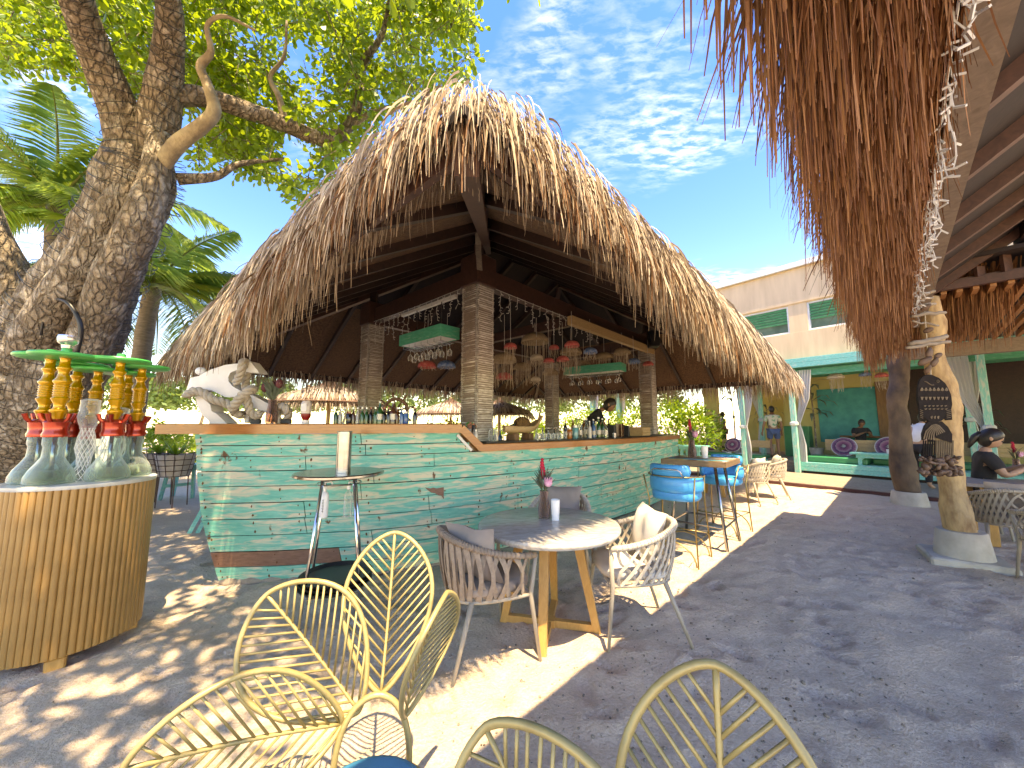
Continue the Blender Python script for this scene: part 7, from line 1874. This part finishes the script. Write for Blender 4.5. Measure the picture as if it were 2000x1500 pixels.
# ------------------------------------------------------------------ coconut palms
def frond(lf, rc, base, az, el, L, droop, rnd, wl=.55):
    d = V(cos(az) * cos(el), sin(az) * cos(el), sin(el)); p = base.copy(); pts = [p.copy()]; n = 18
    for i in range(n):
        d = (d + V(0, 0, -droop / n)).normalized(); p = p + d * (L / n); pts.append(p.copy())
    rc.tube(pts, [.03 * (1 - .85 * i / n) for i in range(n + 1)], 5)
    for i in range(2, n + 1):
        for sub in range(4):
            f = (i - 1 + sub / 4) / n; a = pts[i - 1].lerp(pts[i], sub / 4); t = (pts[i] - pts[i - 1]).normalized(); sd = t.cross(V(0, 0, 1)); sd = sd.normalized() if sd.length > .05 else V(1, 0, 0)
            ll = wl * sin(pi * min(1, f * .85 + .15)) ** .5 * rnd.uniform(.85, 1.1)
            for s_ in (-1, 1):
                dr = (sd * s_ * .8 + t * .55 + V(0, 0, -.25 + rnd.gauss(0, .08))).normalized()
                lf.ribbon([a, a + dr * ll * .5, a + dr * ll + V(0, 0, -.22 * ll)], [.022, .042, .005], (t * .8 + V(0, 0, .5)).normalized())
M['rachis'] = pm('rachis', (.24, .26, .08), (.18, .2, .06), rough=.5)
def palm2(base, crown, nfr, lab, seed, L, elr=(-.1, 1.15)):
    rnd = random.Random(seed); o = thing('coconut_palm', lab, 'palm tree', tuple(base))
    pts = [base.lerp(crown, i / 14) + V(.15 * sin(i * .3), 0, 0) * (1 - i / 14) for i in range(15)]
    mb = MB(); mb.tube(pts, [.17 - .05 * i / 14 + (.012 if i % 2 else 0) for i in range(15)], 12); mb.build('trunk', pm('palm_bark', (.28, .22, .16), (.18, .14, .1), scale=9, rough=.9, bmp=.6, bscale=20, stretch=(1, 1, 5)), o, smooth=True, world=True)
    for k in range(nfr):
        lf = MB(); rc = MB(); az = 2 * pi * k / nfr + rnd.uniform(-.2, .2); el = rnd.uniform(*elr)
        frond(lf, rc, crown, az, el, L * rnd.uniform(.85, 1.1), rnd.uniform(1.1, 1.9), rnd, .62)
        r = rc.build('frond', M['rachis'], o, world=True)
        me = bpy.data.meshes.new('leaflets'); me.from_pydata(lf.v, [], lf.f); me.update(); me.transform(o.matrix_basis.inverted()); obj('leaflets', me, M['palm'], r, kind='stuff')
    return o
c_ = D(110, 400, 7.0); palm2(V(c_.x + .3, c_.y + .2, 0), c_, 26, 'coconut palm with long drooping fronds directly behind the big tree', 1, 2.7, (-.3, 1.2))
c_ = D(300, 560, 6.9); palm2(V(c_.x - .6, c_.y + .3, 0), c_, 20, 'lower coconut palm spreading above the thatch end of the bar roof', 2, 2.1, (.0, 1.2))
c_ = D(-60, 560, 7.5); palm2(V(c_.x, c_.y, 0), c_, 18, 'yellow green coconut palm rising behind the second stem of the big tree', 3, 2.6)

# ------------------------------------------------------------------ shrubs, hedge and far trees
def shrub(p, rx, rz_, n, lab, seed, mat=None, L0=.13, name='shrub', cat='shrub', trunk=None):
    rnd = random.Random(seed); o = thing(name, lab, cat, tuple(p)); lf = MB()
    for _ in range(n):
        a = rnd.uniform(0, 2 * pi); t = rnd.uniform(-.2, 1); r = rnd.uniform(.35, 1) ** .5; ph = rnd.uniform(-.3, pi / 2)
        q = V(rx * r * cos(a) * cos(ph), rx * r * sin(a) * cos(ph), rz_ * (.45 + .55 * r * sin(ph))) * (1 + .25 * noise.noise(Vector((cos(a) * 2 + seed, sin(a) * 2, ph * 2))))
        if trunk: q.z += trunk
        d = V(cos(a) * .8 + rnd.gauss(0, .5), sin(a) * .8 + rnd.gauss(0, .5), rnd.gauss(.3, .6)).normalized(); s_ = d.orthogonal().normalized(); s_ = (Matrix.Rotation(rnd.uniform(0, 6.28), 3, d) @ s_); L = L0 * rnd.uniform(.7, 1.4)
        lf.add([q, q + d * L * .5 - s_ * L * .22, q + d * L, q + d * L * .5 + s_ * L * .22], [(0, 1, 2, 3)])
    me = bpy.data.meshes.new('foliage'); me.from_pydata(lf.v, [], lf.f); me.update(); obj('foliage' if not trunk else 'crown', me, mat or M['shrub'], o, kind='stuff')
    mb = MB()
    for k in range(4 if not trunk else 1):
        a = k * 1.7; mb.tube([V(.04 * cos(a), .04 * sin(a), 0), V(rx * .3 * cos(a), rx * .3 * sin(a), (trunk or 0) + rz_ * .6)], [.02 if not trunk else .12, .01 if not trunk else .07], 7)
    mb.build('stems' if not trunk else 'trunk', M['bark'], o)
    return o
def far(px, d): q = D(px, 829, d); return V(q.x, q.y, 0)
SH = [(310, 9.5, .7, 1.5), (345, 10.5, .7, 1.2), (475, 12, .8, 1.4), (540, 13, .9, 1.3), (835, 15.5, .8, 1.5), (880, 16.5, 1.0, 1.7), (905, 15, .7, 1.3), (985, 17, .9, 1.5), (1040, 17.5, .9, 1.6), (1065, 16.5, .8, 1.6), (1120, 15.5, .9, 1.9), (1150, 16.5, .9, 2.1), (1200, 15.5, .8, 1.9), (1245, 15, .8, 2.1), (1330, 13.5, .8, 2.0), (1355, 13.2, .8, 2.3), (1375, 14.0, .7, 2.0), (1310, 14, .8, 2.4)]
where = ['left of the thatched parasol beyond the anchor', 'beyond the raised end of the bar', 'seen under the anchor rope', 'next to the anchor knot', 'between the thatched parasols', 'beside the small thatched parasol', 'in front of the small thatched parasol', 'under the middle parasol', 'right of the middle parasol', 'behind the pink visitor', 'behind the bartender on the column side', 'behind the bartender', 'between both curtained garden posts', 'past the curtained garden post', 'between the bar and the yellow pier', 'in front of the yellow pier', 'beside the yellow pier', 'behind the far column of the bar']
for i, (px, d, rx, hz) in enumerate(SH): shrub(far(px, d), rx, hz, 900, 'bright yellow green garden shrub ' + where[i], 100 + i)
M['farleaf'] = leaf_mat('far_leaf', [(.05, .11, .03), (.09, .17, .05), (.07, .14, .04), (.12, .2, .06)], (.25, .35, .06), .35, .5)
ft_ = [(-260, 20, 'far garden tree behind the second stem of the big tree'), (60, 22, 'far garden tree behind the big trunk'), (230, 21, 'far garden tree above the hookahs'), (380, 24, 'far garden tree above the anchor'), (520, 26, 'far garden tree left of the second column'), (660, 28, 'far garden tree behind the second column'), (800, 27, 'far garden tree above the ship wheel'), (930, 29, 'far garden tree behind the corner column'), (1040, 28, 'far garden tree above the small parasol'), (1150, 27, 'far garden tree behind the bartender'), (1260, 25, 'far garden tree behind the far column')]
for i, (px, d, lab) in enumerate(ft_): shrub(far(px, d), 2.6, 3.2, 2600, lab, 300 + i, M['farleaf'], .32, 'garden_tree', 'tree', 1.4)
# big leaved house plants in the passage
def broad_plant(p, h, lab, seed, n=16, mat=None):
    rnd = random.Random(seed); o = thing('broadleaf_plant', lab, 'plant', tuple(p)); 
    mb = MB(); mb.lathe([(.01, 0), (.15, 0), (.2, .35), (.18, .35), (.16, .3), (.01, .3)], n=20); mb.build('pot', M['concrete'], o, smooth=40)
    mb = MB(); mb.tube([V(0, 0, .3), V(.03, .02, h * .5), V(0, .05, h)], [.03, .025, .015], 7); mb.build('stem', M['bark'], o)
    for k in range(n):
        a = rnd.uniform(0, 6.28); z = h * rnd.uniform(.55, 1.0); L = rnd.uniform(.45, .75); d = V(cos(a), sin(a), rnd.uniform(.1, .6)).normalized(); pts = [V(0, .03, z), V(0, .03, z) + d * L * .5, V(0, .03, z) + d * L * .85 + V(0, 0, -.12), V(0, .03, z) + d * L + V(0, 0, -.3)]
        mb = MB(); mb.ribbon(pts, [.02, .10, .08, .01], V(-sin(a), cos(a), 0)); mb.build('leaf', mat or M['greyleaf'], o)
    return o
for i, (px, b_, h, lab) in enumerate(((1432, 4.4, 2.3, 'dark broad leaved pot plant between the two turquoise posts'), (1325, 4.2, 2.2, 'dark drooping pot plant beside the far column of the bar'), (1588, 4.6, 2.6, 'dark strap leaved pot plant at the edge of the teal panel'), (1498, 6.0, 1.9, 'dark pot plant beyond the walking man'), (1905, 4.6, 1.6, 'dark pot plant behind the fish carving post'))):
    q = WP(px, 800, b_); broad_plant(wk(WAof(q), b_, .381), h, lab, 50 + i)
# pots with agave and wire chairs seen past the stern
for i, (px, d, lab) in enumerate(((318, 7.2, 'spiky green agave in a wire basket planter past the bar end'), (350, 7.0, 'yellow green agave in a wire basket planter next to the bar end'))):
    p = far(px, d); o = thing('agave_planter', lab, 'planter', tuple(p)); rnd = random.Random(i)
    mb = MB(); mb.lathe([(.01, .55), (.22, .55), (.3, .95), (.28, .95), (.2, .58), (.01, .58)], n=20); mb.build('bowl', pm('pot_white', (.6, .55, .5), (.5, .45, .4), rough=.8), o, smooth=40)
    mb = MB()
    for k in range(14):
        a = 2 * pi * k / 14; mb.tube([V(.23 * cos(a), .23 * sin(a), .56), V(.33 * cos(a), .33 * sin(a), .98)], .006, 4)
    for z, r in ((.56, .23), (.66, .255), (.76, .28), (.86, .305), (.97, .33)): mb.tube([V(r * cos(2 * pi * k / 20), r * sin(2 * pi * k / 20), z) for k in range(20)], .006, 4, closed=True)
    for k in range(4):
        a = pi / 4 + k * pi / 2; mb.tube([V(.2 * cos(a), .2 * sin(a), .56), V(.22 * cos(a), .22 * sin(a), 0)], .01, 5)
    mb.build('wire_basket', M['beamwood'], o, kind='stuff')
    for k in range(18):
        a = rnd.uniform(0, 6.28); d_ = V(cos(a), sin(a), rnd.uniform(.4, 1.6)).normalized(); L = rnd.uniform(.25, .4); mb = MB(); mb.ribbon([V(0, 0, .93), V(0, 0, .93) + d_ * L * .5, V(0, 0, .93) + d_ * L], [.05, .05, .004], V(-sin(a), cos(a), 0)); mb.build('leaf', M['shrub'], o)
# turquoise plank stand and stepladder past the stern
p = G(345, 975); tsd = thing('turquoise_chair', 'plank built turquoise chair frame standing in the sand past the bar end', 'chair', tuple(p), .35)
for (a, b_, w) in (((-.27, 0, 0), (-.18, 0, .55), .06), ((-.18, 0, .50), (-.17, 0, .85), .06), ((.26, .0, 0.0), (.24, 0, .62), .07), ((-.19, .0, .59), (.28, 0, .61), .08), ((-.2, 0, .27), (.24, 0, .30), .06)):
    mb = MB(); mb.beam(a, b_, .05, w, up=(0, 1, 0)) if abs(a[2] - b_[2]) > .3 else mb.beam(a, b_, .05, w); mb.build('leg' if abs(a[2] - b_[2]) > .3 else 'rail', M['teal2'], tsd)
for (a, b_) in (((-.25, .45, 0), (-.18, .45, .6)), ((.26, .45, 0), (.24, .45, .62))): mb = MB(); mb.beam(a, b_, .05, .06, up=(0, 1, 0)); mb.build('leg', M['teal2'], tsd)
mb = MB(); mb.box((.03, .225, .665), (.5, .5, .03)); mb.build('seat', M['teal2'], tsd)
p = G(388, 1040); ld = thing('folding_ladder', 'low turquoise folding ladder leaning at the end of the bar', 'ladder', tuple(p), .2)
for dx in (0, .10):
    mb = MB(); mb.beam((-.10 + dx, -.03, 0), (.10 + dx, .05, .55), .03, .05); mb.build('rail', M['teal2'], ld)
for z in (.18, .36): mb = MB(); mb.beam((-.02 + z * .2, 0, z), (.06 + z * .2, .03, z), .03, .03); mb.build('rung', M['teal2'], ld)

# ------------------------------------------------------------------ thatched parasols beyond the bar
def parasol(p, R, H, lab, seed):
    rnd = random.Random(seed); o = thing('thatched_parasol', lab, 'parasol', tuple(p))
    mb = MB(); mb.tube([V(0, 0, 0), V(0, 0, H + .2)], .06, 10); mb.build('pole', M['palewood'], o, smooth=True)
    mb = MB(); mb.lathe([(R * .95, H - .62 * R * .55), (R * .5, H - .2 * R), (.05, H + .15)], n=28, cap=False); mb.build('core', M['thatch_slab'], o, smooth=True)
    mb = MB()
    for row in range(7):
        r0 = R * (1 - row / 7.5); z0 = H - .34 * r0 + .06
        for k in range(int(150 * r0 + 20)):
            a = rnd.uniform(0, 6.28); d = V(cos(a) * .85, sin(a) * .85, -.5).normalized(); strand(mb, V(r0 * .8 * cos(a), r0 * .8 * sin(a), H - .34 * r0 * .8 + .09), d, rnd.uniform(.4, .65), .03, 1.2 if row < 2 else .3, rnd, 4)
    fast_mesh('thatch', mb, M['thatch'], None, 'stuff').parent = o
    for k in range(8):
        a = k * pi / 4; mb = MB(); mb.tube([V(.05 * cos(a), .05 * sin(a), H), V(R * .9 * cos(a), R * .9 * sin(a), H - .33 * R)], .02, 6); mb.build('rib', M['palewood'], o)
    return o
parasol(far(640, 11.5), 1.75, 2.75, 'wide thatched parasol beyond the sauce bottles, behind the second column', 1)
parasol(far(600, 17.5), 1.9, 3.2, 'thatched parasol further back, behind the wide one', 2)
parasol(far(880, 16.0), 1.6, 2.5, 'pale sunlit thatched parasol beside the corner column', 3)
parasol(far(975, 14.0), 1.35, 2.35, 'small thatched parasol above the pineapple', 4)
# low blue painted wall and pale beach buildings beyond
mb = MB(); a = far(480, 15.0); b_ = far(860, 15.0); mb.beam(a + V(0, 0, .8), b_ + V(0, 0, .8), .1, 1.5); bw = mb.build('blue_wall', pm('blue_paint', (.03, .28, .55), (.05, .36, .62), scale=2, rough=.6)); tag(bw, 'low bright blue painted wall beyond the sauce bottles', 'wall')

# distant white lattice mast above the thatch
mp0 = D(1024, 829, 34); mp0.z = 0; mh = D(1024, 196, 34).z
mast = thing('lattice_mast', 'white lattice mast rising far behind the bar roof ridge', 'mast', tuple(mp0))
for (sx, sy) in ((-1, -1), (1, -1), (0, 1)):
    mb = MB(); mb.tube([V(.45 * sx, .45 * sy, 0), V(.45 * sx, .45 * sy, mh)], .07, 6); mb.build('mast_leg', M['white'], mast)
mb = MB(); k = mh - 6
while k < mh:
    for (p, q) in (((-.45, -.45), (.45, -.45)), ((.45, -.45), (0, .45)), ((0, .45), (-.45, -.45))):
        mb.tube([V(p[0], p[1], k), V(q[0], q[1], k + .9)], .045, 5); mb.tube([V(p[0], p[1], k + .9), V(q[0], q[1], k + .9)], .045, 5)
    k += .9
mb.build('lattice_bars', M['white'], mast, kind='stuff')
